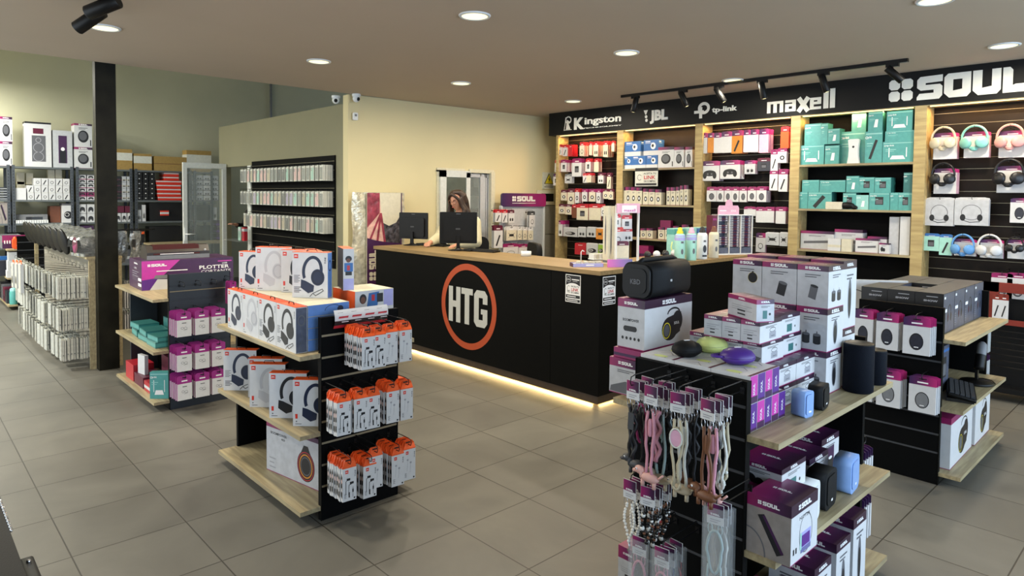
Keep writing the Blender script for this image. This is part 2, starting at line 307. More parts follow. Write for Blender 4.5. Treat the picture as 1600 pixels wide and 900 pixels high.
# service window: frame, sliding sashes, glass
def fy(x): return 7.215 - (x-4.08)*.053
b = MB().mat('frame_cream')
for a in ((wx0-.03, wz1-.02, wx0+.5, wz1+.03), (wx0+.5, wz1-.02, wx1+.03, wz1+.03), (wx0-.03, wz0-.03, wx0+.5, wz0+.03), (wx0+.5, wz0-.03, wx1+.03, wz0+.03), (wx0-.03, wz0, wx0+.04, wz1), (wx1-.04, wz0, wx1+.03, wz1)):
    b.box(a[0], fy(a[0])-.025, a[1], a[2], fy(a[0])+.03, a[3])
w1 = struct('window_1', b)
b = MB().mat('frame_white'); xm = 5.84
for a in ((wx0-.0, wz0+.0, wx0+.1, wz1-.0), (xm-.02, wz0+.02, xm+.05, wz1-.02), (wx0, wz1-.09, xm+.05, wz1), (wx0, wz0, xm+.05, wz0+.1)): b.box(a[0], 7.09, a[1], a[2], 7.12, a[3])
part('sash', b, w1)
b = MB().mat('light_grey')
b.box(6.10, 7.128, wz0+.04, 6.185, 7.135, wz1-.06)
for x in (6.10, 6.18, 6.21, 6.25): b.box(x, 7.13, wz0+.04, x+.02, 7.165, wz1-.03)
b.box(xm, 7.13, wz1-.08, 6.28, 7.16, wz1-.03); part('sash', b, w1)
b = MB().mat('window_reflect').box(wx0+.1, 7.1, wz0+.1, xm-.02, 7.106, wz1-.09); part('window_pane', b, w1)
b = MB().mat('glass').box(xm+.05, 7.14, wz0+.05, 6.1, 7.146, wz1-.08); part('window_pane', b, w1)
for x, z, w, h, l in ((7.45, 1.85, .2, .26, 'upper'), (7.33, 1.48, .28, .22, 'middle, largest'), (7.5, 1.30, .1, .12, 'small lower')):
    b = MB().mat('paper').box(x, 8.885, z, x+w, 8.899, z+h); tag(inst('notice_paper', b.mesh('p')), 'white paper pinned on the dark office wall behind the window, '+l, 'paper')

# pillar
b = MB().mat('pillar_paint').box(1.452, 7.2, 0, 1.622, 7.302, 4.2); o = inst('pillar', b.mesh('pillar')); o['kind'] = 'structure'
# pipe on far wall
b = MB().mat('mid_grey').tube([(5.9, 13.6, 2.6), (5.9, 13.6, 4.2)], .025, 8); o = inst('trim_3', b.mesh('pipe')); o['kind'] = 'structure'
# ---------------------------------------------------------------- ceiling downlights
fr = MB().mat('white_plastic').lathe([(.086, -.004), (.089, -.010), (.103, -.010), (.108, -.004), (.108, 0)], 32, caps=False)
df = MB().mat('lamp_glow').lathe([(.0, -.006), (.087, -.006)], 32, caps=False)
frm, dfm = fr.mesh('frame'), df.mesh('diffuser')
DL = [(1.203, 5.64, 'above the pair of dark spotlights, leftmost in the ceiling'), (2.889, 5.63, 'in the back row between the left spotlights and the cameras'),
      (4.51, 5.6, 'in the back row, nearest the window wall middle'), (6.32, 5.61, 'in the back row above the first brand name on the sign'),
      (2.9, 3.46, 'largest, at the top centre of the picture'), (4.52, 3.43, 'above the long counter, middle row'), (6.30, 3.44, 'beside the track above the counter end'),
      (6.33, 1.19, 'at the right edge above the large sign lettering'), (4.63, 1.22, 'cut by the top edge of the picture at right'),
      (1.2, 3.45, 'out of view overhead at left')]
for x, y, l in DL:
    r = put(('ceiling_downlight', [('frame', frm), ('diffuser', dfm)]), (x, y, H), 0, 'round recessed warm downlight '+l, 'ceiling light', 'recessed ceiling downlights')
    d = bpy.data.lights.new('downlight_bulb', 'AREA'); d.shape = 'DISK'; d.size = .16; d.energy = LAMP_W; d.color = (1, .88, .68); d.spread = R(178)
    o = bpy.data.objects.new('downlight_bulb', d); C.objects.link(o); o.parent = r; o.location = (0, 0, -.03)
# spotlights
def spot_specs(L, rad, yaw, pitch, glow=True):
    a = MB().mat('wire_black').box(-.018, -.05, -.028, .018, .05, 0)
    n = MB().mat('wire_black').tube([(0, 0, -.028), (0, 0, -.075)], .008, 8)
    M_ = Matrix.Rotation(yaw, 4, 'Z') @ Matrix.Rotation(pitch, 4, 'Y'); k = MB(); k.M = Matrix.Translation((0, 0, -.075)) @ M_
    k.mat('black_plastic').lathe([(rad*.9, L*.35), (rad, L*.33), (rad, -L*.62), (rad*.86, -L*.65)], 20); k.mat('lamp_glow' if glow else 'ink').lathe([(0, -L*.652), (rad*.5, -L*.652)], 12, caps=False)
    return [('adapter', a.mesh('adapter')), ('stem', n.mesh('stem')), ('barrel', k.mesh('barrel'))]
b = MB().mat('wire_black').box(6.335, 1.86, 2.86, 6.37, 4.88, H); tag(inst('lighting_track', b.mesh('track')), 'long black ceiling track carrying spotlights in front of the sign', 'track light')
SP = [(998, 'nearest the cut-off K-word end of the sign', -12), (1062, 'just right of the second brand name', 25), (1110, 'left of the third brand name middle', 30), (1173, 'with a pale adapter, above the third brand name end', 12), (1265, 'above the fourth brand name', 18), (1374, 'nearest the right end, tilted most', 45)]
for i, (px, l, ti) in enumerate(SP):
    p = onX(px, 320-0.13*px, 6.352); Y = [4.68, 4.05, 3.62, 3.15, 2.56, 1.98][i]
    put(('track_spotlight', spot_specs(.17, .032, R(-65), R(-ti))), (6.352, Y, 2.86), 0, 'black cylindrical track spotlight '+l, 'spotlight', 'spotlights on the ceiling track')
SPOTS = [(3.15, 1.), (1.98, .3)]
for Y, k in SPOTS:
    d = bpy.data.lights.new('spot_beam', 'SPOT'); d.energy = 22*k; d.spot_size = R(70); d.spot_blend = .8; d.color = (1, .97, .9); d.shadow_soft_size = .03
    o = bpy.data.objects.new('spot_beam', d); C.objects.link(o); o.location = (6.42, Y-.05, 2.66); o.rotation_euler = (R(0), R(-62), R(10))
# near pair of spots, top left
p1 = onZ(146, 27, 2.785); p2 = onZ(168, 8, 2.785)
b = MB().mat('wire_black').box(p2.x-.10, p2.y-1.3, 2.86, p2.x-.065, p2.y+.12, H); tag(inst('lighting_track', b.mesh('track')), 'short black ceiling track at the top left corner', 'track light')
for p, pt, l in ((p1, 56, 'aimed down to the left, lower of the two at top left'), (p2, 68, 'upper of the two at top left, pointing left')):
    put(('track_spotlight', spot_specs(.20, .043, R(-43), R(pt), False)), (p.x, p.y, 2.86), 0, 'dark grey cylindrical spotlight '+l, 'spotlight', 'pair of spotlights at top left')
# security cameras, sensor
def dome(loc, rz, l):
    b1 = MB().mat('white_plastic').lathe([(.05, 0), (.052, -.02), (.045, -.035)], 20); b2 = MB().mat('white_plastic').ball((0, 0, -.055), .045, 16)
    b3 = MB().mat('black_plastic'); b3.ball((0, -.03, -.062), .024, 12)
    put(('security_camera', [('base', b1.mesh('base')), ('housing', b2.mesh('housing')), ('lens', b3.mesh('lens'))]), loc, rz, l, 'security camera', 'white dome cameras by the wall corner')
dome((4.03, 7.42, H-.0), R(-30), 'white dome camera left of the wall corner, under the ceiling edge'); dome((4.13, 7.11, H), R(10), 'white dome camera right of the wall corner, under the ceiling')
b = MB().mat('white_plastic').rbox(-.03, -.03, -.045, .03, .0, .045, .012, 'y'); b.mat('mid_grey').box(-.015, -.032, .0, .015, -.03, .025)
put(('motion_sensor', b.mesh('s')), tuple(onY(554, 182, 7.19)), 0, 'small white motion sensor high on the cream wall near the corner', 'sensor')
for x, y, e in ((-1.5, 9.0, 290), (-1.5, 11.2, 270), (.6, 12.4, 110)):  # unseen lamps, added to lift the dark stock area
    r = put(('added_stock_lamp', [('housing', MB().mat('white_plastic').box(-.08, -.6, 0, .08, .6, .06).tube([(0, 0, .06), (0, 0, .8)], .006, 6).mesh('housing'))]), (x, y, 3.5), 0, 'unseen long white lamp added to brighten the stock area', 'ceiling light', 'added lamps above the stock area')
    d = bpy.data.lights.new('stock_fill_light', 'AREA'); d.shape = 'RECTANGLE'; d.size = .14; d.size_y = 1.15; d.energy = e; d.color = (1, .98, .88); o = bpy.data.objects.new('stock_fill_light', d); C.objects.link(o); o.parent = r; o.location = (0, 0, -.01)
# glass door leaf standing open
yl = 11.1; g = inst('door_1', None, None, (4.06, yl, 0)); g['kind'] = 'structure'
b = MB().mat('frame_white').box(-.66, -.02, 0, -.60, .02, 2.17).box(-.06, -.02, 0, 0, .02, 2.17).box(-.6, -.02, 2.09, -.06, .02, 2.17).box(-.6, -.02, 0, -.06, .02, .18); part('door_frame', b, g)
b = MB().mat('glass').box(-.6, -.004, .18, -.06, .004, 2.09); part('door_pane', b, g)
b = MB().mat('white_plastic').box(-.65, -.04, .95, -.61, -.02, 1.15).tube([(-.63, -.03, 1.05), (-.63, -.07, 1.05), (-.50, -.07, 1.05)], .011, 8); part('door_handle', b, g)
# warning sign + electrical boxes on the right wall by the corner
YW = 7.02
def wb2(x0, y0, x1, y1, dep=0): a = onY(x0, y0, YW-dep); c = onY(x1, y1, YW-dep); return a.x, c.x, c.z, a.z
x0, x1, z0, z1 = wb2(849, 269, 866, 295.5); w_, h_ = x1-x0, z1-z0
b = MB().mat('paper').box(x0, YW, z0, x1, YW+.02, z1); f = Frame((x0, YW-.001, z0), (1, 0, 0), (0, 0, 1))
b.mat('ink').dp(f, [(w_*.08, h_*.3), (w_*.92, h_*.3), (w_*.5, h_*.96)], 1).mat('sign_yellow').dp(f, [(w_*.15, h_*.335), (w_*.85, h_*.335), (w_*.5, h_*.88)], 12)
b.mat('ink').dp(f, [(w_*.54, h_*.78), (w_*.38, h_*.56), (w_*.48, h_*.57), (w_*.44, h_*.38), (w_*.62, h_*.62), (w_*.52, h_*.60)], 24).mat('ink_grey').dq(f, w_*.1, h_*.1, w_*.9, h_*.15).dq(f, w_*.2, h_*.2, w_*.8, h_*.23)
tag(inst('warning_sign', b.mesh('w')), 'white sign with yellow electric hazard triangle on the corner wall', 'sign')
x0, x1, z0, z1 = wb2(845, 297, 866, 320, .08)
b = MB().mat('frame_cream').box(x0, YW-.08, z0, x1, YW+.004, z1); b.mat('black_plastic').box(x0+.02, YW-.084, z0+.05, x1-.02, YW-.08, z1-.05); tag(inst('fuse_box', b.mesh('w')), 'grey fuse box with dark window below the hazard sign', 'fuse box')
x0, x1, z0, z1 = wb2(839, 320, 867, 350, .06)
b = MB().mat('door_grey').box(x0, YW-.06, 0, x1+.05, YW+.004, 1.12).box(x0, YW-.06, 1.13, x1+.05, YW+.004, z1-.005); tag(inst('meter_cabinet', b.mesh('w')), 'tall plain beige cabinet below the fuse box in the corner', 'cabinet')
# ================================================================ sign board and shelf wall
SX = 7.03
g = inst('header_sign_board', None, None, (SX, 3.0, 2.57)); tag(g, 'long black header board with white brand lettering above the shelf wall', 'sign')
b = MB().mat('sign_black').box(0, -3.2, 0, .25, 3.70, H-2.57); part('board', b, g)
FS = Frame((0, 3.70, 0), (0, -1, 0), (0, 0, 1))           # u grows to the viewer's right
def sp(px, py): p = onX(px, py, SX); return (6.70-p.y, p.z-2.57)
def sword(t, xl, yb_l, xr, yt_r, mats='sign_white', bold=.03, name='lettering'):
    u0, v0 = sp(xl, yb_l); u1, v1 = sp(xr, yt_r)
    m_ = MB().mat(mats).text(FS, t, u0, v0, v1-v0, w=u1-u0, l=0, bold=bold, anchor='l', thick=.012); part(name, m_, g)
sword('ingston', 914, 198, 971, 178.5, bold=.02); sword('K', 897.5, 203, 913, 183, bold=.04); sword('TECHNOLOGY', 911, 201.5, 972, 194.5, bold=.01)
u0, v0 = sp(882, 204); u1, v1 = sp(894, 181)
m_ = MB().mat('sign_white'); m_.box; f = FS; w_, h_ = u1-u0, v1-v0
m_.M = Matrix.Translation((-.008, 0, 0))
m_.ring(f, u0+w_*.55, v0+h_*.72, w_*.42, h_*.27, w_*.12, 1); m_.dp(f, [(u0+w_*.25, v0+h_*.05), (u0+w_*.85, v0+h_*.05), (u0+w_*.6, v0+h_*.45), (u0+w_*.75, v0+h_*.6), (u0+w_*.35, v0+h_*.75), (u0+w_*.3, v0+h_*.4)], 2)
m_.stroke(f, [(u0, v0), (u0+w_*.15, v0+h_*.5), (u0+w_*.2, v0+h*.9 if False else v0+h_*.9)], w_*.08, 2); m_.dq(f, u0, v0, u0+w_, v0+h_*.04, 2); part('emblem', m_, g)
sword('JBL', 1016, 194, 1044, 170, bold=.05)
u0, v0 = sp(1006, 193); u1, v1 = sp(1013, 172); m_ = MB().mat('sign_white'); m_.M = Matrix.Translation((-.008, 0, 0)); w_, h_ = u1-u0, v1-v0
m_.dp(f, [(u0, v1), (u0+w_, v1), (u0+w_*.6, v0+h_*.66), (u0+w_*.4, v0+h_*.66)], 1).disc(f, u0+w_*.6, v0+h_*.5, w_*.3, w_*.3).disc(f, u0+w_*.7, v0+h_*.22, w_*.3, w_*.3); part('emblem', m_, g)
sword('tp-link', 1113, 178.5, 1152, 164, bold=.02)
u0, v0 = sp(1085, 186); u1, v1 = sp(1110, 158.5); w_, h_ = u1-u0, v1-v0; m_ = MB().mat('sign_white'); m_.M = Matrix.Translation((-.008, 0, 0))
m_.ring(f, u0+w_*.62, v0+h_*.62, w_*.38, h_*.38, w_*.17, 1).dq(f, u0+w_*.33, v0, u0+w_*.52, v0+h_*.7).dq(f, u0, v0+h_*.32, u0+w_*.62, v0+h_*.50); part('emblem', m_, g)
# maxell in geometric strokes
m_ = MB().mat('sign_white'); m_.M = Matrix.Translation((-.01, 0, 0)); u0, v0 = sp(1199, 177.5); u1, v1 = sp(1327, 135.5); W_ = u1-u0; xh = (v1-v0)*.62; T = .028*W_/.9+.008
cw = W_/6.6
def vb(u, h0=0, h1=None, w=T*1.15): m_.dq(f, u, v0+h0, u+w, v0+(h1 or xh))
def hb(a, c, v, w=T*.8): m_.dq(f, a, v0+v, c, v0+v+w)
x = u0; lw = T*1.15
for k in range(3): vb(x+k*cw*.55)
hb(x, x+cw*1.1+lw, xh-T*.8); x += cw*1.1+lw+cw*.16
hb(x, x+cw*.9, xh-T*.8); vb(x+cw*.9-lw); vb(x, 0, xh*.58); hb(x, x+cw*.9, 0); hb(x, x+cw*.9, xh*.44); x += cw*1.0
m_.stroke(f, [(x+lw*.6, v0), (x+cw*.85, v0+xh)], lw*1.2); m_.stroke(f, [(x+cw*.85, v0), (x+lw*.6, v0+xh)], lw*1.2, 2); x += cw*1.05
vb(x); hb(x, x+cw*.9, 0); hb(x, x+cw*.9, xh-T*.8); hb(x, x+cw*.9, xh*.42); vb(x+cw*.9-lw, xh*.42); x += cw*1.07
vb(x, 0, v1-v0, lw*1.3); x += cw*.5; vb(x, 0, v1-v0, lw*1.3); part('lettering', m_, g)
# SOUL: four-leaf emblem and block letters
def soul_letters(mb, f, u, v, w, h, l=1, leaf=True, gap=None):
    def P(x0, w0, pts): mb.dp(f, [(u+x0+a*w0, v+b_*h) for a, b_ in pts], l)
    if leaf:
        L = h*.44; g_ = h*.06
        for sx in (0, 1):
            for sy in (0, 1):
                cx, cy = u+(L+g_)*sx+(L/2), v+(L+g_)*sy+h*.03+L/2; q = []
                c = .22
                base = [(-.5+c, -.5), (.5-c, -.5), (.5, -.5+c), (.5, .5-c), (.5-c, .5), (-.5+c, .5), (-.5, .5-c), (-.5, -.5+c)]
                base = [(-.5, -.5+c*.3), (-.5+c*.3, -.5), (.5, -.5), (.5, .5), (-.5, .5)] if False else base
                mb.dp(f, [(cx+a*L, cy+b_*L) for a, b_ in base], l)
        x = gap or L*2+g_+h*.28
    else: x = 0
    lw = (w-x)/4.0; t = .30
    for ch in 'SOUL':
        a = lw*.94
        if ch == 'S':
            P(x, a, [(.12, .98), (1, 1), (1, .72), (.34, .70), (.0, .70), (0, .85)]); P(x, a, [(0, .72), (.34, .72), (.34, .62), (.9, .62), (1, .52), (1, .40), (.15, .40), (0, .52)])
            P(x, a, [(.66, .45), (1, .45), (1, .14), (.88, 0), (0, 0), (.0, .12), (.1, .27), (.66, .27)])
        elif ch == 'O':
            P(x, a, [(0, .2), (0, .86), (.14, 1), (.34, 1), (.34, .1), (.2, 0)]); P(x, a, [(.68, 0), (.68, 1), (1, 1), (1, .16), (.86, 0)]); P(x, a, [(.3, .74), (.3, 1), (.7, 1), (.7, .74)]); P(x, a, [(.2, 0), (.34, .28), (.7, .33), (.7, 0)])
        elif ch == 'U':
            P(x, a, [(0, .2), (0, 1), (.34, 1), (.34, .1), (.2, 0)]); P(x, a, [(.68, 0), (.68, 1), (1, 1), (1, .16), (.86, 0)]); P(x, a, [(.2, 0), (.34, .28), (.7, .33), (.7, 0)])
        else: P(x, a, [(0, 0), (0, 1), (.24, 1), (.34, .88), (.34, 0)]); P(x, a, [(.3, 0), (.3, .26), (.44, .32), (1, .32), (1, 0)])
        x += lw
    return mb
u0, v0 = sp(1389, 161); _, v1 = sp(1389, 125.5); uS = sp(1433, 150)[0]; uL = sp(1567, 140)[0]; SW_ = (uS-u0)+(uL-uS)/3*4; GAP_ = uS-u0; m_ = MB().mat('sign_white'); m_.M = Matrix.Translation((-.01, 0, 0))
soul_letters(m_, f, u0, v0, SW_, v1-v0, 1, True, GAP_); part('lettering', m_, g)
# bays
PY = [(6.52, 6.56), (5.37, 5.47), (4.21, 4.31), (3.06, 3.16), (1.89, 1.99), (.72, .82)]
BN = ['leftmost bay', 'second bay from left', 'middle bay', 'fourth bay from left', 'rightmost bay']
BACKX = 7.26; BAYS = []
shm = {}
for i in range(5):
    yl, yr = PY[i][0], PY[i+1][1]; r = inst('display_bay', None, None, (7.04, (yl+yr)/2, 0)); hw = (yl-yr)/2; BAYS.append(r)
    tag(r, ['oak framed slatwall bay hung with red-topped cable packs, leftmost of five', 'oak framed shelf bay with blue camera boxes on top, second from left', 'oak framed slatwall bay hung with controllers and cable packs, middle of five', 'oak framed shelf bay filled with teal router boxes', 'oak framed slatwall bay hung with coloured headphones, rightmost'][i], 'shelving', 'bays of the shelf wall')
    b = MB().mat('oak_post').box(0, hw, 0, .22, hw+PY[i][1]-PY[i][0], 2.57); part('post', b, r)
    if i == 4: b = MB().mat('oak_post').box(0, -hw-.1, 0, .22, -hw, 2.57); part('post', b, r)
    b = MB().mat('slat_brown' if i != 3 else 'slat_black').box(.22, -hw, 0, .235, hw, 2.565)
    if i != 3 and i != 1:
        b.mat('aluminium')
        for k in range(21): z = .42+.104*k; b.box(.2185, -hw, z, .2205, hw, z+.004)
    part('back_panel', b, r)
    if i == 0: pass
    b = MB().mat('led_shelf').box(.012, -hw+.02, 2.552, .03, hw-.02, 2.562); part('led_strip', b, r)
    b = MB().mat('oak').box(.0, -hw, 2.562, .22, hw, 2.57); part('top_rail', b, r)
    if i in (1, 3):
        for z in ((2.06, 1.6, 1.17, .74) if i == 1 else (2.05, 1.59, 1.165, .74)): b = MB().mat('oak').box(0, -hw, z-.022, .219, hw, z); part('shelf', b, r)
    d = bpy.data.lights.new('led_glow', 'AREA'); d.shape = 'RECTANGLE'; d.size = 2*hw-.1; d.size_y = .02; d.energy = 9.0; d.color = (1, .55, .2)
    o = bpy.data.objects.new('led_glow', d); C.objects.link(o); o.parent = r; o.location = (.05, 0, 2.548); o.rotation_euler = (0, R(-25), R(90)) if False else (0, 0, R(90))
# ================================================================ counter
g = inst('sales_counter', None, None, (4.13, 3.36, 0)); tag(g, 'black L-shaped sales counter with round orange and grey logo on its front', 'counter')
b = MB().mat('panel_black').box(0, .53, .088, .02, 3.31, 1.065).box(.02, .02, .088, .45, 3.31, 1.0); part('front_panel', b, g)
b = MB().mat('panel_black').box(0, 0, .088, .02, .526, 1.065); part('front_panel', b, g)
b = MB().mat('panel_black').box(.02, 0, .088, 2.62, .02, 1.065).box(.45, .02, .088, 2.6, .45, 1.0); part('side_panel', b, g)
b = MB().mat('plinth').box(.012, .012, .022, .06, 3.31, .088).box(.06, .012, .022, 2.6, .06, .088); part('plinth', b, g)
b = MB().mat('led_warm').box(.065, .07, .01, .075, 3.25, .02); b.box(.07, .065, .01, 2.55, .075, .02); part('led_strip', b, g)
f = Frame((0, 3.31, 0), (0, -1, 0), (0, 0, 1)); uc, vc = 3.31-(4.998-3.36), .607
b = MB().mat('ring_orange').ring(f, uc, vc, .42, .42, .062, 2, n=64); part('logo_ring', b, g)
b = MB().mat('letters_grey')
def lett(x0, x1, zb, zt, polys):
    for q in polys: b.dp(f, [(x0+(x1-x0)*a, zb+(zt-zb)*c) for a, c in q], 3)
zb, zt = .432, .785
lett(uc-.30, uc-.115, zb, zt, [[(0,0),(.36,0),(.36,1),(0,1)], [(.64,0),(1,0),(1,1),(.64,1)], [(.3,.42),(.7,.42),(.7,.6),(.3,.6)]])
lett(uc-.10, uc+.075, zb, zt, [[(0,.83),(1,.83),(1,1),(0,1)], [(.30,0),(.70,0),(.70,.9),(.30,.9)]])
lett(uc+.095, uc+.29, zb, zt, [[(0,.12),(.36,.05),(.36,.95),(0,.88)], [(0,.88),(.2,1),(.8,1),(1,.88),(1,.80),(0,.80)], [(0,.2),(1,.2),(1,.12),(.8,0),(.2,0),(0,.12)], [(.66,.15),(1,.15),(1,.5),(.66,.5)], [(.52,.36),(1,.36),(1,.5),(.52,.5)], [(.66,.64),(1,.64),(1,.88),(.66,.88)]]); part('logo_letters', b, g)
def sticker(mb, f):
    w, h = .165, .23
    mb.mat('white_ink').dq(f, 0, 0, w, h, 1).mat('ink').dq(f, .006, h*.62, w-.006, h-.006, 2); mb.mat('white_ink').disc(f, w/2, h*.52, w*.49, h*.18, 3)
    mb.mat('ink').ring(f, .035, h*.82, .022, .022, .004, 5); mb.mat('white_ink').ring(f, .035, h*.82, .024, .024, .003, 4).text(f, 'HTG', .035, h*.79, .012, l=6).dq(f, .07, h*.81, .15, h*.845, 4).dq(f, .08, h*.76, .13, h*.77, 4)
    mb.mat('ink').text(f, 'HACELE TU', .105, h*.55, .014, w=.085, l=5).text(f, 'DE COMPRA', .105, h*.33, .014, w=.085, l=5); mb.mat('red').text(f, 'LINK', .105, h*.41, .026, w=.08, l=5)
    mb.mat('ink').ring(f, .035, h*.5, .016, .022, .003, 5, a0=40, a1=320).text(f, 'TIC', .035, h*.34, .016, l=5).dq(f, .006, .006, w-.006, h*.12, 2).dq(f, .006, h*.16, w-.006, h*.27, 4)
    mb.mat('white_ink').dq(f, .02, .014, w-.03, .02, 4).dq(f, .02, h*.2, w-.05, h*.23, 5)
p = onX(884, 427, 4.13); b = MB(); sticker(b, Frame((0, p.y-3.36, p.z-.235), (0, -1, 0), (0, 0, 1))); part('notice_sticker', b, g)
p = onY(942, 432, 3.36); b = MB(); sticker(b, Frame((p.x-4.13, 0, p.z-.235), (1, 0, 0), (0, 0, 1))); part('notice_sticker', b, g)
b = MB().mat('oak_top'); b.prism([(4.115, 3.345), (6.78, 3.345), (6.78, 3.93), (4.72, 3.93), (4.72, 6.70), (4.115, 6.70)], 1.065, 1.10); tag(inst('worktop', b.mesh('w')), 'pale oak L-shaped worktop along the top of the black counter', 'worktop')
for (x, y, sx, sy, rz) in ((4.17, 5.0, .03, 3.1, 0), (5.4, 3.40, 2.4, .03, 0)):
    d = bpy.data.lights.new('plinth_led', 'AREA'); d.shape = 'RECTANGLE'; d.size = sx; d.size_y = sy; d.energy = 26 if sx < 1 else 10; d.color = (1, .68, .27)
    o = bpy.data.objects.new('plinth_led', d); C.objects.link(o); o.parent = g; o.location = (x-4.13, y-3.36, .022)
    if sx < 1: o.rotation_euler = (0, R(35), 0)
    else: o.rotation_euler = (R(-35), 0, 0)
# ================================================================ gondolas (H-shaped: two slatted end panels, a spine, three shelves a side)
HOOKM = {}
def hook_mesh(L):
    k = round(L, 2)
    if k not in HOOKM:
        HOOKM[k] = MB().mat('wire_black').box(-.008, -.003, -.012, .008, 0, .012).tube([(0, 0, 0), (0, -L, 0), (0, -L-.004, .012), (0, -L, .03), (0, -L+.02, .034), (0, -.01, .034), (0, 0, .02)], .0022, 5).mesh('hook')
    return HOOKM[k]
GW, GL, GH = .46, 1.14, 1.055
def gondola(loc, rz, label, panel, groove, grooves=(.966, .852, .738, .624, .51, .40, .288, .175), sides=(1, 1), hooks=(), levels=(.87, .465, .075), back_hooks=(), skip=()):
    g = inst('gondola_stand', None, None, loc, rz); tag(g, label, 'display stand', 'free standing gondola displays')
    for k in (0, 1):
        b = MB().mat(panel); y0, y1 = (0, .025) if k == 0 else (GL-.025, GL); zs = [0.0]+sorted(grooves)+[GH]
        b.box(-GW/2, y0, 0, GW/2, y1, GH) if k else None
        if k == 0:
            prev = 0.
            for z in sorted(grooves): b.box(-GW/2, 0, prev, GW/2, y1, z-.006); prev = z+.006
            b.box(-GW/2, 0, prev, GW/2, y1, GH); b.box(-GW/2, .008, .05, GW/2, y1, GH-.02)
            b.mat(groove)
            for z in grooves: b.box(-GW/2+.003, .002, z-.0055, GW/2-.003, .0075, z+.0055)
            b.mat('panel_black').box(-GW/2-.003, -.002, 0, -GW/2, .03, GH).box(GW/2, -.002, 0, GW/2+.003, .03, GH)
        part('end_panel', b, g)
    b = MB().mat('panel_black').box(-.012, .025, .05, .012, GL-.025, .847); part('spine', b, g)
    b = MB().mat('panel_black').box(-.19, .03, 0, .19, GL-.03, .05); part('base', b, g)
    for s, on in zip((-1, 1), sides):
        if not on: continue
        for z in levels:
            if (s, z) in skip: continue
            b = MB().mat('oak').box(s*.0125, .0255, z-.022, s*.232, GL-.0255, z).box(s*.232, .005, z-.022, s*.345, GL-.005, z); part('shelf', b, g)
    for x, z, L in hooks: inst('hook', hook_mesh(L), g, (x, 0, z))
    return g
G1 = gondola((1.82, 5.54, 0), 0, 'dark slate gondola with pink-topped packs on its end, beside the black pillar', 'slat_blue', 'slat_blue')
G2 = gondola((1.842, 3.12, 0), 0, 'black gondola with oak shelves of headphone boxes, in front of the counter logo', 'slat_black', 'groove_wood', grooves=(.96, .847, .737, .625, .515, .403, .29, .178))
G3 = gondola((2.14, 1.32, 0), R(-90), 'black gondola with lanyards on its end, nearest the camera', 'slat_black', 'dark_grey', grooves=(.965, .85, .733, .616, .5, .38, .27, .16), skip=((-1, .465),))
G4 = gondola((4.51, 1.32, 0), R(-90), 'black gondola with microphone and keyboard on its shelves, at the right', 'slat_black', 'dark_grey', grooves=(.965, .85, .733, .616, .5, .41, .30, .19))
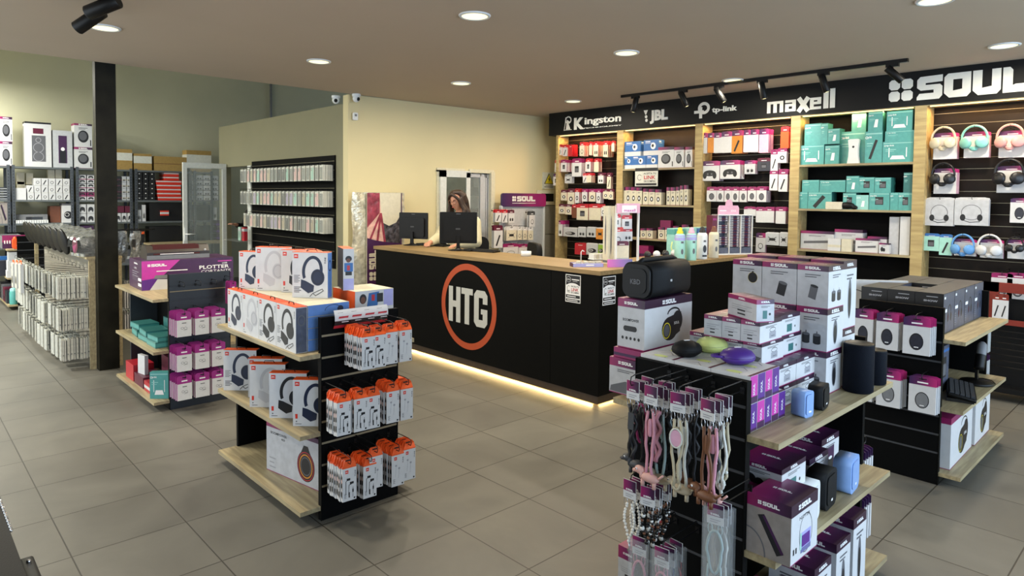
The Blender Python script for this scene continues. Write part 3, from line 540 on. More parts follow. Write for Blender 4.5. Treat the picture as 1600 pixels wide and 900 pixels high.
# ================================================================ product prototypes
def soul_logo(mb, f, u, v, w, h, l=3): mb.mat('white_ink'); soul_letters(mb, f, u, v, w, h, l)
def lines(mb, f, u, v, w, n, dv, h=.003, m='light_ink', l=2):
    mb.mat(m)
    for i in range(n): mb.dq(f, u, v-i*dv, u+w*(1-.25*(i % 2)), v-i*dv+h, l)
def art(mb, f, W_, H_, kind, l=2):
    """printed product pictures, u,v in metres over a face W_ x H_"""
    U = lambda a: a*W_; V = lambda a: a*H_; s = min(W_, H_)
    if kind == 'cyl':
        mb.mat('ink').dp(f, [(U(.42), V(.28)), (U(.66), V(.22)), (U(.74), V(.56)), (U(.50), V(.62))], l).mat('ink_grey').disc(f, U(.62), V(.59), s*.13, s*.045, l+1, rot=-.25)
    elif kind == 'greycyl':
        mb.mat('ink_grey').dp(f, [(U(.36), V(.28)), (U(.60), V(.22)), (U(.68), V(.56)), (U(.44), V(.62))], l).mat('ink').disc(f, U(.56), V(.59), s*.13, s*.045, l+1, rot=-.25)
    elif kind == 'two':
        for c in (.33, .68): mb.mat('ink').dq(f, U(c-.12), V(.22), U(c+.12), V(.44), l).disc(f, U(c), V(.22), U(.12), V(.04), l).mat('ink_grey').disc(f, U(c), V(.44), U(.12), V(.04), l+1).mat('ink').stroke(f, [(U(c), V(.47)), (U(c), V(.53))], .003, l)
    elif kind == 'ball':
        mb.mat('ink').disc(f, U(.7), V(.66), s*.16, s*.17, l).mat('yellow_ink').ring(f, U(.7), V(.66), s*.165, s*.175, .002, l).mat('ink').dp(f, [(U(.65), V(.84)), (U(.75), V(.84)), (U(.7), V(.78))], l)
    elif kind == 'tall':
        mb.mat('ink_grey').disc(f, U(.5), V(.5), U(.13), V(.34), l).mat('ink').disc(f, U(.5), V(.44), U(.1), V(.24), l+1).mat('light_ink').ring(f, U(.5), V(.5), U(.13), V(.34), .003, l+2)
    elif kind == 'window':
        mb.mat('plum').dq(f, U(.28), V(.12), U(.72), V(.86), l).mat('ink').dq(f, U(.34), V(.12), U(.66), V(.46), l+1).mat('white_ink').disc(f, U(.5), V(.5), U(.1), V(.05), l+2)
    elif kind == 'bag':
        mb.mat('light_ink').dq(f, U(.42), V(.2), U(.72), V(.55), l).mat('ink_grey').ring(f, U(.57), V(.66), U(.14), V(.14), .003, l).dq(f, U(.5), V(.3), U(.66), V(.34), l+1)
    elif kind == 'grey_corner':
        mb.mat('ink_grey').dp(f, [(U(.02), V(.05)), (U(.75), V(.05)), (U(.98), V(.4)), (U(.5), V(.5)), (U(.05), V(.25))], l)
    elif kind == 'green_dev':
        mb.mat('teal_dark').dq(f, U(.35), V(.2), U(.6), V(.65), l).mat('ink').disc(f, U(.75), V(.45), s*.07, s*.07, l)
    elif kind == 'list':
        mb.mat('ink'); mb.dq(f, U(.35), V(.42), U(.62), V(.5), l).dq(f, U(.35), V(.22), U(.62), V(.3), l); lines(mb, f, U(.15), V(.7), W_*.7, 3, .008, l=l)
    elif kind == 'boom':
        mb.mat('ink').disc(f, U(.52), V(.42), U(.17), V(.30), l, rot=-.0).dp(f, [(U(.52), V(.72)), (U(.50), V(.12)), (U(.74), V(.3)), (U(.76), V(.8))], l).disc(f, U(.68), V(.58), U(.11), V(.26), l)
        mb.ring(f, U(.6), V(.78), U(.14), V(.16), .008, l, a0=0, a1=180).mat('yellow_ink').ring(f, U(.45), V(.38), U(.085), V(.2), .004, l+2).mat('ink_grey').disc(f, U(.45), V(.38), U(.06), V(.15), l+2).mat('white_ink').text(f, 'SOUL', U(.66), V(.5), V(.07), l=l+3)
    elif kind == 'boomfront':
        mb.mat('ink').dq(f, U(.3), V(.42), U(.65), V(.55), l).disc(f, U(.3), V(.485), V(.06), V(.065), l).disc(f, U(.65), V(.485), V(.06), V(.065), l)
        for i in range(5): mb.disc(f, U(.2+.15*i), V(.25), V(.035), V(.04), l, n=10)
        mb.text(f, 'BOOMPOWER', U(.5), V(.66), V(.07), w=U(.6), l=l).text(f, 'BARRIGA', U(.62), V(.57), V(.04), w=U(.3), l=l) if False else mb.text(f, 'BOOMPOWER', U(.5), V(.66), V(.07), w=U(.6), l=l)
    elif kind == 'ringwoof':
        mb.mat('ink').disc(f, U(.62), V(.42), V(.30), V(.33), l, n=28).dp(f, [(U(.55), V(.7)), (U(.69), V(.7)), (U(.65), V(.86)), (U(.59), V(.86))], l).mat('orange_card').ring(f, U(.62), V(.42), V(.23), V(.26), .008, l+1, n=30).mat('red').ring(f, U(.62), V(.42), V(.28), V(.31), .005, l+1, n=30).mat('ink_grey').ring(f, U(.62), V(.42), V(.18), V(.2), .006, l+1)
        mb.mat('ink').text(f, 'BOOMPOWER', U(.2), V(.86), V(.06), w=U(.26), l=l).text(f, '4020', U(.27), V(.78), V(.05), l=l); lines(mb, f, U(.05), V(.3), U(.1), 3, V(.1), V(.03), l=l)
    elif kind == 'oval':
        mb.mat('ink').disc(f, U(.5), V(.46), U(.27), V(.3), l).mat('ink_grey').disc(f, U(.5), V(.46), U(.22), V(.25), l+1)
    elif kind == 'ovalgrey':
        mb.mat('ink').disc(f, U(.5), V(.46), U(.26), V(.3), l).mat('mid_grey').disc(f, U(.5), V(.46), U(.23), V(.27), l+1).mat('white_ink').dq(f, U(.42), V(.25), U(.58), V(.28), l+2)
    elif kind == 'ovalblack':
        mb.mat('ink').disc(f, U(.5), V(.46), U(.26), V(.3), l).mat('dark_card').disc(f, U(.5), V(.46), U(.22), V(.26), l+1).mat('white_ink').dq(f, U(.42), V(.25), U(.58), V(.28), l+2)
    elif kind == 'lantern':
        mb.mat('ink_grey').ring(f, U(.55), V(.5), U(.25), V(.42), .004, l).mat('lilac').dq(f, U(.35), V(.2), U(.75), V(.55), l).mat('purple').dq(f, U(.4), V(.24), U(.7), V(.48), l+1).mat('pinkviolet').dq(f, U(.36), V(.12), U(.74), V(.22), l+1).mat('mint').dq(f, U(.33), V(.2), U(.39), V(.55), l+2)
        mb.mat('ink').dq(f, U(.08), V(.2), U(.13), V(.32), l).dq(f, U(.17), V(.2), U(.22), V(.32), l).text(f, 'NITTER', U(.5), V(.84), V(.07), w=U(.4), l=l)
    elif kind == 'diagdev':
        mb.mat('taupe').dq(f, 0, 0, W_, H_*.999, .4).mat('ink').dp(f, [(U(.25), V(.85)), (U(.4), V(.9)), (U(.85), V(.2)), (U(.7), V(.12))], l).mat('plum').dp(f, [(U(.36), V(.86)), (U(.42), V(.88)), (U(.85), V(.22)), (U(.8), V(.18))], l+1).mat('ink_grey').ring(f, U(.0), V(.0), U(.45), V(.55), .005, l, a0=0, a1=90)
    elif kind == 'hp':       # headset line drawing
        mb.mat('ink_grey').ring(f, U(.5), V(.5), U(.3), V(.3), .005, l).mat('ink').disc(f, U(.25), V(.3), s*.09, s*.13, l).disc(f, U(.75), V(.3), s*.09, s*.13, l).stroke(f, [(U(.25), V(.2)), (U(.45), V(.12)), (U(.75), V(.15))], .006, l)
    elif kind == 'tiny': mb.mat('ink_grey').ring(f, U(.38), V(.52), s*.10, s*.09, .002, l).ring(f, U(.6), V(.5), s*.11, s*.10, .002, l).stroke(f, [(U(.45), V(.38)), (U(.72), V(.42))], .002, l).mat('ink').dq(f, U(.35), V(.8), U(.65), V(.84), l)
    elif kind == 'watch': mb.mat('ink').disc(f, U(.5), V(.45), U(.26), V(.2), l).mat('white_ink').disc(f, U(.5), V(.45), U(.12), V(.1), l+1)
    elif kind == 'gamepad': mb.mat('ink').disc(f, U(.5), V(.5), U(.32), V(.2), l).disc(f, U(.25), V(.35), U(.1), V(.22), l).disc(f, U(.75), V(.35), U(.1), V(.22), l).mat('ink_grey').disc(f, U(.4), V(.45), U(.05), V(.06), l+1).disc(f, U(.6), V(.45), U(.05), V(.06), l+1)
    elif kind == 'cable': mb.mat('ink').ring(f, U(.5), V(.42), U(.26), V(.2), .006, l).dq(f, U(.44), V(.2), U(.56), V(.28), l)
    elif kind == 'stick': mb.mat('ink').stroke(f, [(U(.3), V(.15)), (U(.65), V(.7))], W_*.16, l)
    elif kind == 'square': mb.mat('ink').dq(f, U(.3), V(.3), U(.7), V(.75), l).mat('ink_grey').dq(f, U(.34), V(.34), U(.66), V(.6), l+1)
    elif kind == 'router':
        mb.mat('white_ink').dp(f, [(U(.25), V(.15)), (U(.75), V(.15)), (U(.68), V(.32)), (U(.32), V(.32))], l).dq(f, U(.2), V(.25), U(.23), V(.7), l).dq(f, U(.77), V(.25), U(.8), V(.7), l)
    elif kind == 'plug': mb.mat('white_ink').dp(f, [(U(.4), V(.2)), (U(.65), V(.2)), (U(.7), V(.6)), (U(.5), V(.6))], l)
    elif kind == 'cam': mb.mat('white_ink').disc(f, U(.65), V(.6), s*.2, s*.22, l).mat('ink').disc(f, U(.62), V(.62), s*.09, s*.1, l+1)
    elif kind == 'keybox': mb.mat('ink_grey').dp(f, [(U(.1), V(.35)), (U(.9), V(.45)), (U(.9), V(.62)), (U(.1), V(.5))], l)
    elif kind == 'webcam': mb.mat('ink').disc(f, U(.3), V(.5), U(.14), V(.25), l).disc(f, U(.5), V(.45), U(.12), V(.2), l)
    elif kind == 'drone': mb.mat('ink').disc(f, U(.5), V(.5), U(.25), V(.12), l).stroke(f, [(U(.2), V(.3)), (U(.8), V(.7))], .006, l).stroke(f, [(U(.2), V(.7)), (U(.8), V(.3))], .006, l)
    elif kind == 'mask': mb.mat('ink').disc(f, U(.5), V(.4), U(.36), V(.2), l).mat('white_ink').ring(f, U(.4), V(.42), U(.2), V(.1), .006, l+1)
    elif kind == 'tower': 
        mb.mat('ink_grey').dq(f, U(.25), V(.12), U(.78), V(.7), l).mat('light_ink')
        for v, r_ in ((.6, .09), (.43, .17), (.23, .17)): mb.ring(f, U(.5), V(v), U(r_*1.2), V(r_*.62), .008, l+1)
        mb.mat('wine').dq(f, U(.3), V(.74), U(.7), V(.86), l+1)
    elif kind == 'tvbox': mb.mat('ink').disc(f, U(.5), V(.5), U(.3), V(.28), l).mat('ink_grey').disc(f, U(.48), V(.52), U(.22), V(.2), l+1).mat('ink').dq(f, U(.88), V(.08), U(.94), V(.35), l)
_bx = {}
def soul_box(w, d, h, front='cyl', side='tall', band=.16, logo=True, body='marble_card'):
    k = (w, d, h, front, side, band, logo, body)
    if k in _bx: return _bx[k]
    b = MB(); F = boxframes(w, d, h)
    b.mat(body).box(-w/2, -d/2, .004, w/2, d/2, h*(1-band)); b.mat('soul_band').box(-w/2, -d/2, h*(1-band), w/2, d/2, h); b.mat('magenta').box(-w/2, -d/2, 0, w/2, d/2, .004)
    for nm, W_, kd in (('F', w, front), ('R', d, side), ('L', d, side)):
        f = F[nm]
        if kd is None: continue
        g_ = Frame(f.O, f.U, f.V); art(b, g_, W_, h*(1-band), kd, 1)
        if nm == 'R': b.mat('white_card').dq(f, 0, .004, W_, h*(1-band), 0.3)
        if logo: lw = min(W_*.5, h*.5); soul_logo(b, f, W_/2-lw/2, h*(1-band*.5)-lw*.09, lw, lw*.18, 2)
        if kd not in ('boom', 'boomfront', 'ringwoof', 'lantern', 'diagdev', 'list'): lines(b, f, W_*.25, h*(1-band)*.88, W_*.5, 2, h*.05, h*.022, 'ink_grey')
    if logo: lw = w*.45; b.mat('white_ink'); soul_letters(b, F['T'], w/2-lw/2, d/2-lw*.1, lw, lw*.2, 1)
    _bx[k] = b.mesh('box'); return _bx[k]
def plain_box(w, d, h, body, front=None, side=None, strip=None, stripc=None, label=None, top=None):
    k = (w, d, h, body, front, side, strip, stripc, label, top)
    if k in _bx: return _bx[k]
    b = MB().mat(body).box(-w/2, -d/2, 0, w/2, d/2, h); F = boxframes(w, d, h)
    for nm, W_, kd in (('F', w, front), ('R', d, side), ('L', d, side)):
        f = F[nm]
        if kd: art(b, f, W_, h, kd, 2)
        if strip: b.mat(stripc).dq(f, 0, h*strip[0], W_, h*strip[1], 1)
        if label: b.mat(label).dq(f, W_*.12, h*.86, W_*.45, h*.92, 2).dq(f, W_*.12, h*.78, W_*.6, h*.80, 2)
    if top: b.mat(top).dq(F['T'], 0, 0, w, d, 1)
    _bx[k] = b.mesh('box'); return _bx[k]
HPC = {'black': ('ink', 'dark_card'), 'navy': ('navy', 'ink'), 'white': ('cloud_grey', 'light_ink'), 'blackcord': ('ink', 'black_card'), 'navycord': ('navy', 'ink')}
def jbl_box(col, side='blue', W_=.20, D_=.065, H_=.25, back='white_card'):
    k = ('jbl', col, side, W_, D_, H_)
    if k in _bx: return _bx[k]
    b = MB(); F = boxframes(W_, D_, H_); f = F['F']
    b.mat('white_card').box(-W_/2, -D_/2, 0, W_/2, D_/2, H_-.003).mat('orange').box(-W_/2, -D_/2, H_-.003, W_/2, D_/2, H_)
    sm = {'blue': 'sky_blue', 'teal': 'slate_card', 'black': 'black_card', 'white': 'white_card'}[side]
    b.mat(sm).dq(F['R'], .002, .002, D_-.002, H_-.006, 1).dq(F['L'], .002, .002, D_-.002, H_-.006, 1)
    b.mat('navy' if side == 'blue' else 'ink_grey').ring(F['R'], D_*.5, H_*.7, D_*.35, H_*.12, .006, 2).stroke(F['R'], [(D_*.4, H_*.6), (D_*.6, H_*.3), (D_*.3, H_*.1)], .002, 2)
    b.mat('logo_red').dq(f, W_*.05, H_*.86, W_*.17, H_*.95, 1).mat('white_ink').text(f, 'JBL', W_*.11, H_*.885, H_*.035, w=W_*.09, l=2)
    c, c2 = HPC[col]; s = W_
    rc = 'cord' in col
    b.mat(c).ring(f, s*.57, H_*.59, s*.29, H_*.33, s*.085, 1, a0=-5, a1=218, n=30, rot=-.12)
    b.disc(f, s*.72, H_*.45, s*.19, H_*.18, 2, n=24).mat(c2).ring(f, s*.72, H_*.45, s*.15, H_*.145, s*.016, 3).mat(c)
    b.dp(f, [(s*.25, H_*.40), (s*.38, H_*.37), (s*.62, H_*.27), (s*.60, H_*.14), (s*.45, H_*.10), (s*.24, H_*.22)], 2)
    if rc: b.mat('ink').stroke(f, [(s*.5, H_*.03), (s*.58, H_*.10), (s*.85, H_*.20), (s*.88, H_*.16), (s*.66, H_*.05), (s*.6, H_*.09)], .0035, 3)
    b.mat('ink').text(f, 'TUNE', s*.955, H_*.82, H_*.035, w=W_*.18, l=1, vert=True) if side != 'x' else None
    if not rc: b.mat('logo_red').dq(f, s*.06, H_*.16, s*.12, H_*.26, 1).mat('ink_grey').disc(f, s*.09, H_*.1, .004, .004, 1, n=8).dq(f, s*.06, H_*.04, s*.22, H_*.055, 1)
    else: lines(b, f, s*.05, H_*.48, s*.17, 6, H_*.03, H_*.012, 'ink_grey', 1); lines(b, f, s*.05, H_*.22, s*.2, 4, H_*.035, H_*.018, 'ink_grey', 1)
    me = b.mesh('carton')
    t = MB().mat('wire_black').tube([(-.03, 0, H_), (-.025, 0, H_+.012), (.025, 0, H_+.012), (.03, 0, H_)], .0025, 5).mesh('carry_loop')
    _bx[k] = ('headphone_box', [('carton', me), ('carry_loop', t)]); return _bx[k]
# hanging packs: origin at the hang hole, card facing local -Y
def pack(w, h, head=.22, headc='header_grad', body='white_card', kind='cable', t=.008, tab=None, side='white_card', blister=False):
    k = ('pack', w, h, head, headc, body, kind, t, side, blister)
    if k in _bx: return _bx[k]
    b = MB(); hh = h*head; y0 = -t/2
    b.mat(headc).prism([(-w/2, -hh), (w/2, -hh), (w/2, .004), (w*.35, .012), (-w*.35, .012), (-w/2, .004)], -.0012, .0012, 'y')
    if blister: b.mat(body).box(-w/2, -.001, -h, w/2, .001, -hh).mat('clear_plastic').box(-w*.4, -t, -h*.92, w*.4, -.001, -hh-.005)
    else: b.mat(side).box(-w/2, -t/2+.0004, -h, w/2, t/2, -hh); b.mat(body).box(-w/2, -t/2, -h, w/2, -t/2+.0006, -hh)
    f = Frame((-w/2, -t/2-.0003, -h), (1, 0, 0), (0, 0, 1))
    if kind: art(b, f, w, h-hh, kind, 1)
    f2 = Frame((-w/2, -.0013, -hh), (1, 0, 0), (0, 0, 1)); b.mat('white_ink').dq(f2, w*.3, hh*.3, w*.7, hh*.5, 1).mat('ink').dq(f2, w*.36, hh*.85, w*.64, hh*1.0, 1)
    _bx[k] = b.mesh('hang_pack'); return _bx[k]
def jbl_pack(kind):
    k = ('jp', kind)
    if k in _bx: return _bx[k]
    w, h, t = .074, .165, .02; b = MB().mat('white_card').box(-w/2, -t/2, -h-.03, w/2, t/2, -.03); f = Frame((-w/2, -t/2, -h-.03), (1, 0, 0), (0, 0, 1)); fl = Frame((-w/2, t/2, -h-.03), (0, -1, 0), (0, 0, 1))
    b.mat('logo_red').dq(f, w*.2, h*.84, w*.42, h*.94, 1).mat('white_ink').text(f, 'JBL', w*.31, h*.87, h*.035, w=w*.16, l=2)
    if kind == 'buds':
        b.mat('ink').stroke(f, [(w*.36, h*.64), (w*.24, h*.6), (w*.24, h*.2)], .003, 1).stroke(f, [(w*.66, h*.5), (w*.46, h*.48), (w*.44, h*.2), (w*.52, h*.1)], .003, 1).dq(f, w*.3, h*.62, w*.55, h*.69, 2).dq(f, w*.52, h*.5, w*.8, h*.57, 2).stroke(f, [(w*.74, h*.1), (w*.76, h*.4)], .002, 1).dq(f, w*.7, h*.24, w*.8, h*.34, 2).dq(f, w*.43, h*.1, w*.52, h*.26, 2)
    else: b.mat('light_ink').disc(f, w*.35, h*.66, .006, .005, 1, n=10).disc(f, w*.6, h*.56, .006, .006, 1, n=10).stroke(f, [(w*.36, h*.64), (w*.3, h*.3)], .0015, 1).stroke(f, [(w*.6, h*.54), (w*.55, h*.25)], .0015, 1)
    b.mat('ink').text(f, 'TUNE', w*.95, h*.8, h*.035, w=h*.2, l=1, vert=True).disc(f, w*.86, h*.06, .005, .005, 1, n=8); lines(b, f, w*.12, h*.22, w*.16, 5, h*.03, h*.012, 'ink_grey', 1)
    b.mat('ink').dp(fl, [(.002, h*.15), (.018, h*.1), (.018, h*.75), (.008, h*.85), (.002, h*.7)], 1).mat('case_pink').disc(fl, .011, h*.62, .006, h*.07, 2).mat('cloud_grey').dq(fl, .004, h*.3, .016, h*.42, 2)
    c = b.mesh('carton'); a = MB().mat('orange').box(-w/2, -t/2, -.03, w/2, t/2, -.026).prism([(-w/2, -.027), (w/2, -.027), (w/2, -.002), (w*.32, .014), (-w*.32, .014), (-w/2, -.002)], t/2-.004, t/2-.002, 'y').prism([(-w/2, -.028), (-w/2+.001, -.028), (-w*.32, .01), (-w*.32, .012)], -t/2, t/2-.002, 'y')
    a.add([(-w/2, -t/2, -.026), (w/2, -t/2, -.026), (w/2, t/2-.003, -.004), (-w/2, t/2-.003, -.004)], [(0, 1, 2, 3)]); a.mat('ink').box(-w*.18, t/2-.0046, -.001, w*.18, t/2-.0015, .006)
    _bx[k] = ('earphone_pack', [('carton', c), ('hang_tab', a.mesh('hang_tab'))]); return _bx[k]
def hang_stack(sp, p, dirv, n, step, rz, lab_front, lab_back, cat, grp, jit=.0):
    """front item at p, n more behind it along dirv"""
    for i in range(n+1):
        q = Vector(p)+Vector(dirv)*step*i + Vector((0, 0, random.uniform(-jit, jit)))
        a = rz+random.uniform(-.05, .05)*(1 if i else .6)
        put(sp if isinstance(sp, tuple) else (grp_name(cat), sp), tuple(q), a, lab_front if i == 0 else lab_back, cat, grp)
def grp_name(cat): return cat.replace(' ', '_').replace('-', '_')
# ================================================================ shelf wall stock
WD = R(-90)
PX = 7.10
def hookrow(bay, ys, z, L=.14):
    r = BAYS[bay]
    for y in ys: inst('hook', hook_mesh(L), r, (.2185, y-r.location.y, z), WD)
CLR = {'header_grad': 'pink-topped', 'red': 'red-topped', 'wine': 'dark red-topped', 'magenta': 'magenta-topped', 'orange_card': 'orange', 'black_card': 'black'}
def bay_row(bay, rowname, z0off, items, conv, noun='pack', grp='hanging packs on the shelf wall'):
    """items: (x0, x1, ytop, ybot, head colour, picture, n behind, body, description)"""
    ys = []
    for i, it in enumerate(items):
        x0, x1, yt, yb, hc, kd, n = it[:7]; body = it[7] if len(it) > 7 else 'white_card'; desc = it[8] if len(it) > 8 else None
        a = onX(*conv(x0, yt), PX); c = onX(*conv(x1, yb), PX); w = max(.035, a.y-c.y); h = a.z-c.z; y = (a.y+c.y)/2
        w = round(w/.01)*.01; h = round(h/.01)*.01
        me = pack(w, h, .2 if hc else .02, hc or 'white_card', body, kd, side='magenta' if hc in ('header_grad', 'magenta') else ('red' if hc in ('red', 'wine') else body))
        d = desc or ((CLR.get(hc, 'white'))+' hanging card')
        lab = '%s, %s, %s of the %s' % (d, nth(i+1), rowname, BN[bay])
        for k in range(n+1):
            p = (min(PX-.03+.028*k, 7.245), y-random.uniform(-.003, .003), a.z-.004-.002*(k % 2))
            o = put(('hanging_pack', me), p, WD+random.uniform(-.1, .1)*(k > 0)+random.uniform(-.04, .04), lab if k == 0 else 'pack hanging behind the %s one in the %s of the %s' % (nth(i+1), rowname, BN[bay]), 'pack', grp if k == 0 else 'packs behind others, %s %s %d' % (BN[bay], rowname, i+1))
        ys.append((y, a.z))
    for y, z in ys: inst('hook', hook_mesh(.16), BAYS[bay], (.2185, y-BAYS[bay].location.y, z-.006), WD)
c9 = lambda x, y: (860+x/9, 200+y/9)
c8 = lambda x, y: (860+x/8.18, 290+y/8.18)
hg, rd, wn, mg = 'header_grad', 'red', 'wine', 'magenta'
bay_row(0, 'top row', 0, [(110,190,245,375,rd,'cable',1,'white_card','small red-topped card'), (200,262,245,385,rd,'stick',1), (275,330,245,388,rd,None,4,'red','bright red blister'), (432,500,210,388,rd,'cable',3,'cream_card','tall red-topped card'), (565,612,205,375,rd,None,2,'cream_card','narrow cream red-topped card'), (632,692,200,392,rd,'two',4,'cream_card'), (765,830,195,400,rd,'two',4,'cream_card','long red-topped card'), (885,925,190,330,rd,None,1,'cream_card','short card cut by the post')], c9)
bay_row(0, 'second row', 0, [(85,155,460,612,rd,'stick',1), (172,250,455,612,mg,'square',4), (330,460,440,680,mg,'square',3,'white_card','large magenta-topped card'), (520,585,440,612,rd,'square',3), (640,705,440,610,rd,None,2,'cream_card')], c9)
bay_row(0, 'third row', 0, [(65,135,650,805,hg,'square',5), (225,320,655,775,'mid_grey','drone',2,'light_grey','silver blister pack'), (478,540,645,770,rd,'stick',1), (528,598,640,760,rd,None,3,'cream_card','plain cream card'), (690,770,640,772,wn,'two',2), (820,875,640,850,wn,'stick',1,'cream_card','tall narrow cream card')], c9)
bay_row(0, 'fourth row', 0, [(155,230,60,182,wn,'watch',1,'cream_card'), (240,325,45,232,wn,'watch',1,'cream_card','tall card with round black coil'), (333,385,45,215,rd,'watch',3), (420,490,50,197,mg,'watch',2), (515,590,50,203,mg,'watch',2,'cream_card'), (608,665,50,218,mg,'watch',2), (692,758,50,168,wn,'watch',1,'cream_card'), (764,824,50,172,wn,'watch',1,'cream_card')], c8)
bay_row(0, 'fifth row', 0, [(130,205,240,362,wn,'watch',0,'cream_card'), (212,290,240,368,wn,'watch',0,'cream_card'), (298,355,245,412,rd,None,3,'brown_card','brown card'), (358,500,240,440,rd,'square',3,'cream_card','wide cream box pack'), (516,665,240,440,rd,None,2,'cream_card','wide blank cream pack'), (672,720,245,385,rd,'watch',0)], c8)
bay_row(0, 'sixth row', 0, [(90,175,450,645,hg,'two',5,'white_card','white card with black accessories'), (188,365,535,655,None,'mask',1,'light_grey','black and white blister'), (372,470,530,655,None,'two',1,'light_grey','patterned white blister'), (485,598,530,660,None,'two',1,'light_grey'), (608,700,540,685,None,'drone',2,'orange_card','orange card pack')], c8)
bay_row(0, 'bottom row', 0, [(335,472,735,880,rd,None,2,'red','glossy red pack'), (482,625,735,885,None,'mask',1,'light_grey','black and white blister'), (632,705,745,880,None,'mask',1,'green_card','green pack')], c8)
c4 = lambda x, y: (1080+x/4.09, 180+y/4.09)
bay_row(2, 'top row', 0, [(66,112,120,243,hg,None,2,'white_card','white card with black strip'), (116,152,120,240,hg,None,1,'orange_card','orange striped card'), (154,200,120,240,hg,None,2), (203,265,112,238,hg,None,2,'white_card'), (268,338,105,240,hg,'stick',4,'orange_card','orange and white card'), (345,385,100,235,hg,None,2), (388,440,98,233,hg,None,4,'white_card','white tall card'), (445,500,95,236,hg,None,4,'pink_card','magenta-edged card')], c4)
bay_row(2, 'right-hand column', 0, [(582,632,80,205,rd,None,2,'orange','orange coiled pack'), (565,620,215,300,mg,'watch',1), (518,562,225,352,mg,'stick',2,'white_card','white stick pack'), (510,560,350,480,mg,'stick',2,'white_card','white stick pack'), (566,622,350,485,mg,'stick',2,'white_card','white stick pack')], c4)
bay_row(2, 'second row', 0, [(70,190,300,415,hg,'gamepad',3,'white_card','boxed black game controller pack'), (196,320,295,405,hg,'gamepad',3,'white_card','boxed black game controller pack'), (350,420,295,375,hg,'two',2,'light_grey','small pack with black earbuds'), (435,515,280,355,wn,'square',1,'dark_card','black card with dials')], c4)
bay_row(2, 'third row', 0, [(108,170,462,552,mg,'oval',1), (174,218,462,552,mg,'oval',1), (222,265,462,552,mg,'oval',1), (270,313,462,552,mg,'oval',1), (318,366,462,552,mg,'oval',1), (370,422,462,550,mg,'oval',1), (428,486,460,550,mg,'oval',4)], c4)
bay_row(2, 'fourth row', 0, [(345,420,588,640,mg,None,1), (423,475,590,682,mg,None,1), (478,540,590,684,mg,None,2), (552,612,590,690,mg,None,2)], c4)
bay_row(2, 'bottom row', 0, [(424,480,755,872,hg,'cable',1,'white_card'), (487,570,750,830,None,'drone',1,'light_grey','pack with black gamepad print'), (575,622,750,838,None,'drone',1,'light_grey')], c4)
# shelves with boxes
def bay_box(bay, shelf_z, mk, x0, yt, x1, yb, conv, label, cat='box', grp=None, dep=.13, z=None, front=7.07, tilt=0, gap=.002):
    a = onX(*conv(x0, yt), front); c = onX(*conv(x1, yb), front); w = a.y-c.y; zb = shelf_z if z is None else z; h = max(.03, a.z-zb)
    w = round((w-gap)/.005)*.005; h = round(h/.005)*.005
    me = mk(w, dep, h) ; o = put(me if isinstance(me, tuple) else ('product_box', me), (front+dep/2, (a.y+c.y)/2, zb), WD+tilt, label, cat, grp); return zb+h
cA = lambda x, y: (860+x/4.286, 190+y/4.286)
blue = lambda w, d, h: plain_box(w, d, h, 'blue_card', 'cam', None, (.0, .3), 'white_card', 'white_ink')
G_ = 'blue camera boxes on the top shelf'
zt = bay_box(1, 2.06, blue, 492, 232, 543, 305, cA, 'blue camera box at the left end, bottom layer of the top shelf', grp=G_)
zt = bay_box(1, 2.06, blue, 545, 232, 638, 305, cA, 'blue camera box second in the bottom layer of the top shelf', grp=G_)
zt = bay_box(1, 2.06, blue, 642, 226, 716, 305, cA, 'blue camera box third in the bottom layer, beside the white boxes', grp=G_)
bay_box(1, 2.06, blue, 497, 137, 604, 226, cA, 'larger blue camera box stacked at the upper left', grp=G_, z=zt)
bay_box(1, 2.06, blue, 626, 124, 722, 214, cA, 'larger blue camera box stacked highest, centre left', grp=G_, z=zt)
sb = lambda kd: (lambda w, d, h: soul_box(w, d, h, kd, None, .14, False, 'white_card'))
for i, (x0, x1) in enumerate(((722,826), (829,892), (904,948))): bay_box(1, 2.06, sb('tvbox'), x0, 172, x1, 303, cA, 'white and magenta power bank box, %s of three beside the blue boxes' % ('left', 'middle', 'right')[i], grp='white boxes beside the blue camera boxes')
tilt_box = lambda w, d, h: soul_box(w, d, h, 'watch', None, .2, False, 'cream_card')
n = 0
for (x0, x1, yt) in ((465,500,440), (503,538,437), (541,573,440), (576,612,442), (620,655,450), (658,698,452), (702,742,455), (778,800,440), (805,836,440), (842,862,436), (868,888,428), (894,922,425)):
    n += 1; bay_box(1, 1.6, tilt_box, x0, yt, x1, 552, cA, 'cream and magenta smart watch box, %s on the second shelf' % nth(n), grp='watch boxes on the second shelf', dep=.09)
n = 0
for (x0, x1, yt) in ((603,640,715), (644,684,715), (722,762,708), (767,806,708), (822,858,700), (880,925,690)):
    n += 1; bay_box(1, 1.17, tilt_box, x0, yt, x1, 775, cA, 'short cream watch box, %s on the third shelf' % nth(n), grp='short boxes on the third shelf', dep=.09)
bay_box(1, 1.17, lambda w, d, h: plain_box(w, d, h, 'magenta', None, None, (.1, .2), 'plum'), 735, 660, 806, 706, cA, 'magenta box lying behind the short cream boxes', dep=.05, front=7.19, z=1.17)
bay_box(1, .74, lambda w, d, h: plain_box(w, d, h, 'magenta', None, None, (.6, .7), 'plum'), 590, 830, 655, 905, cA, 'dark magenta box low in the second bay', dep=.12)
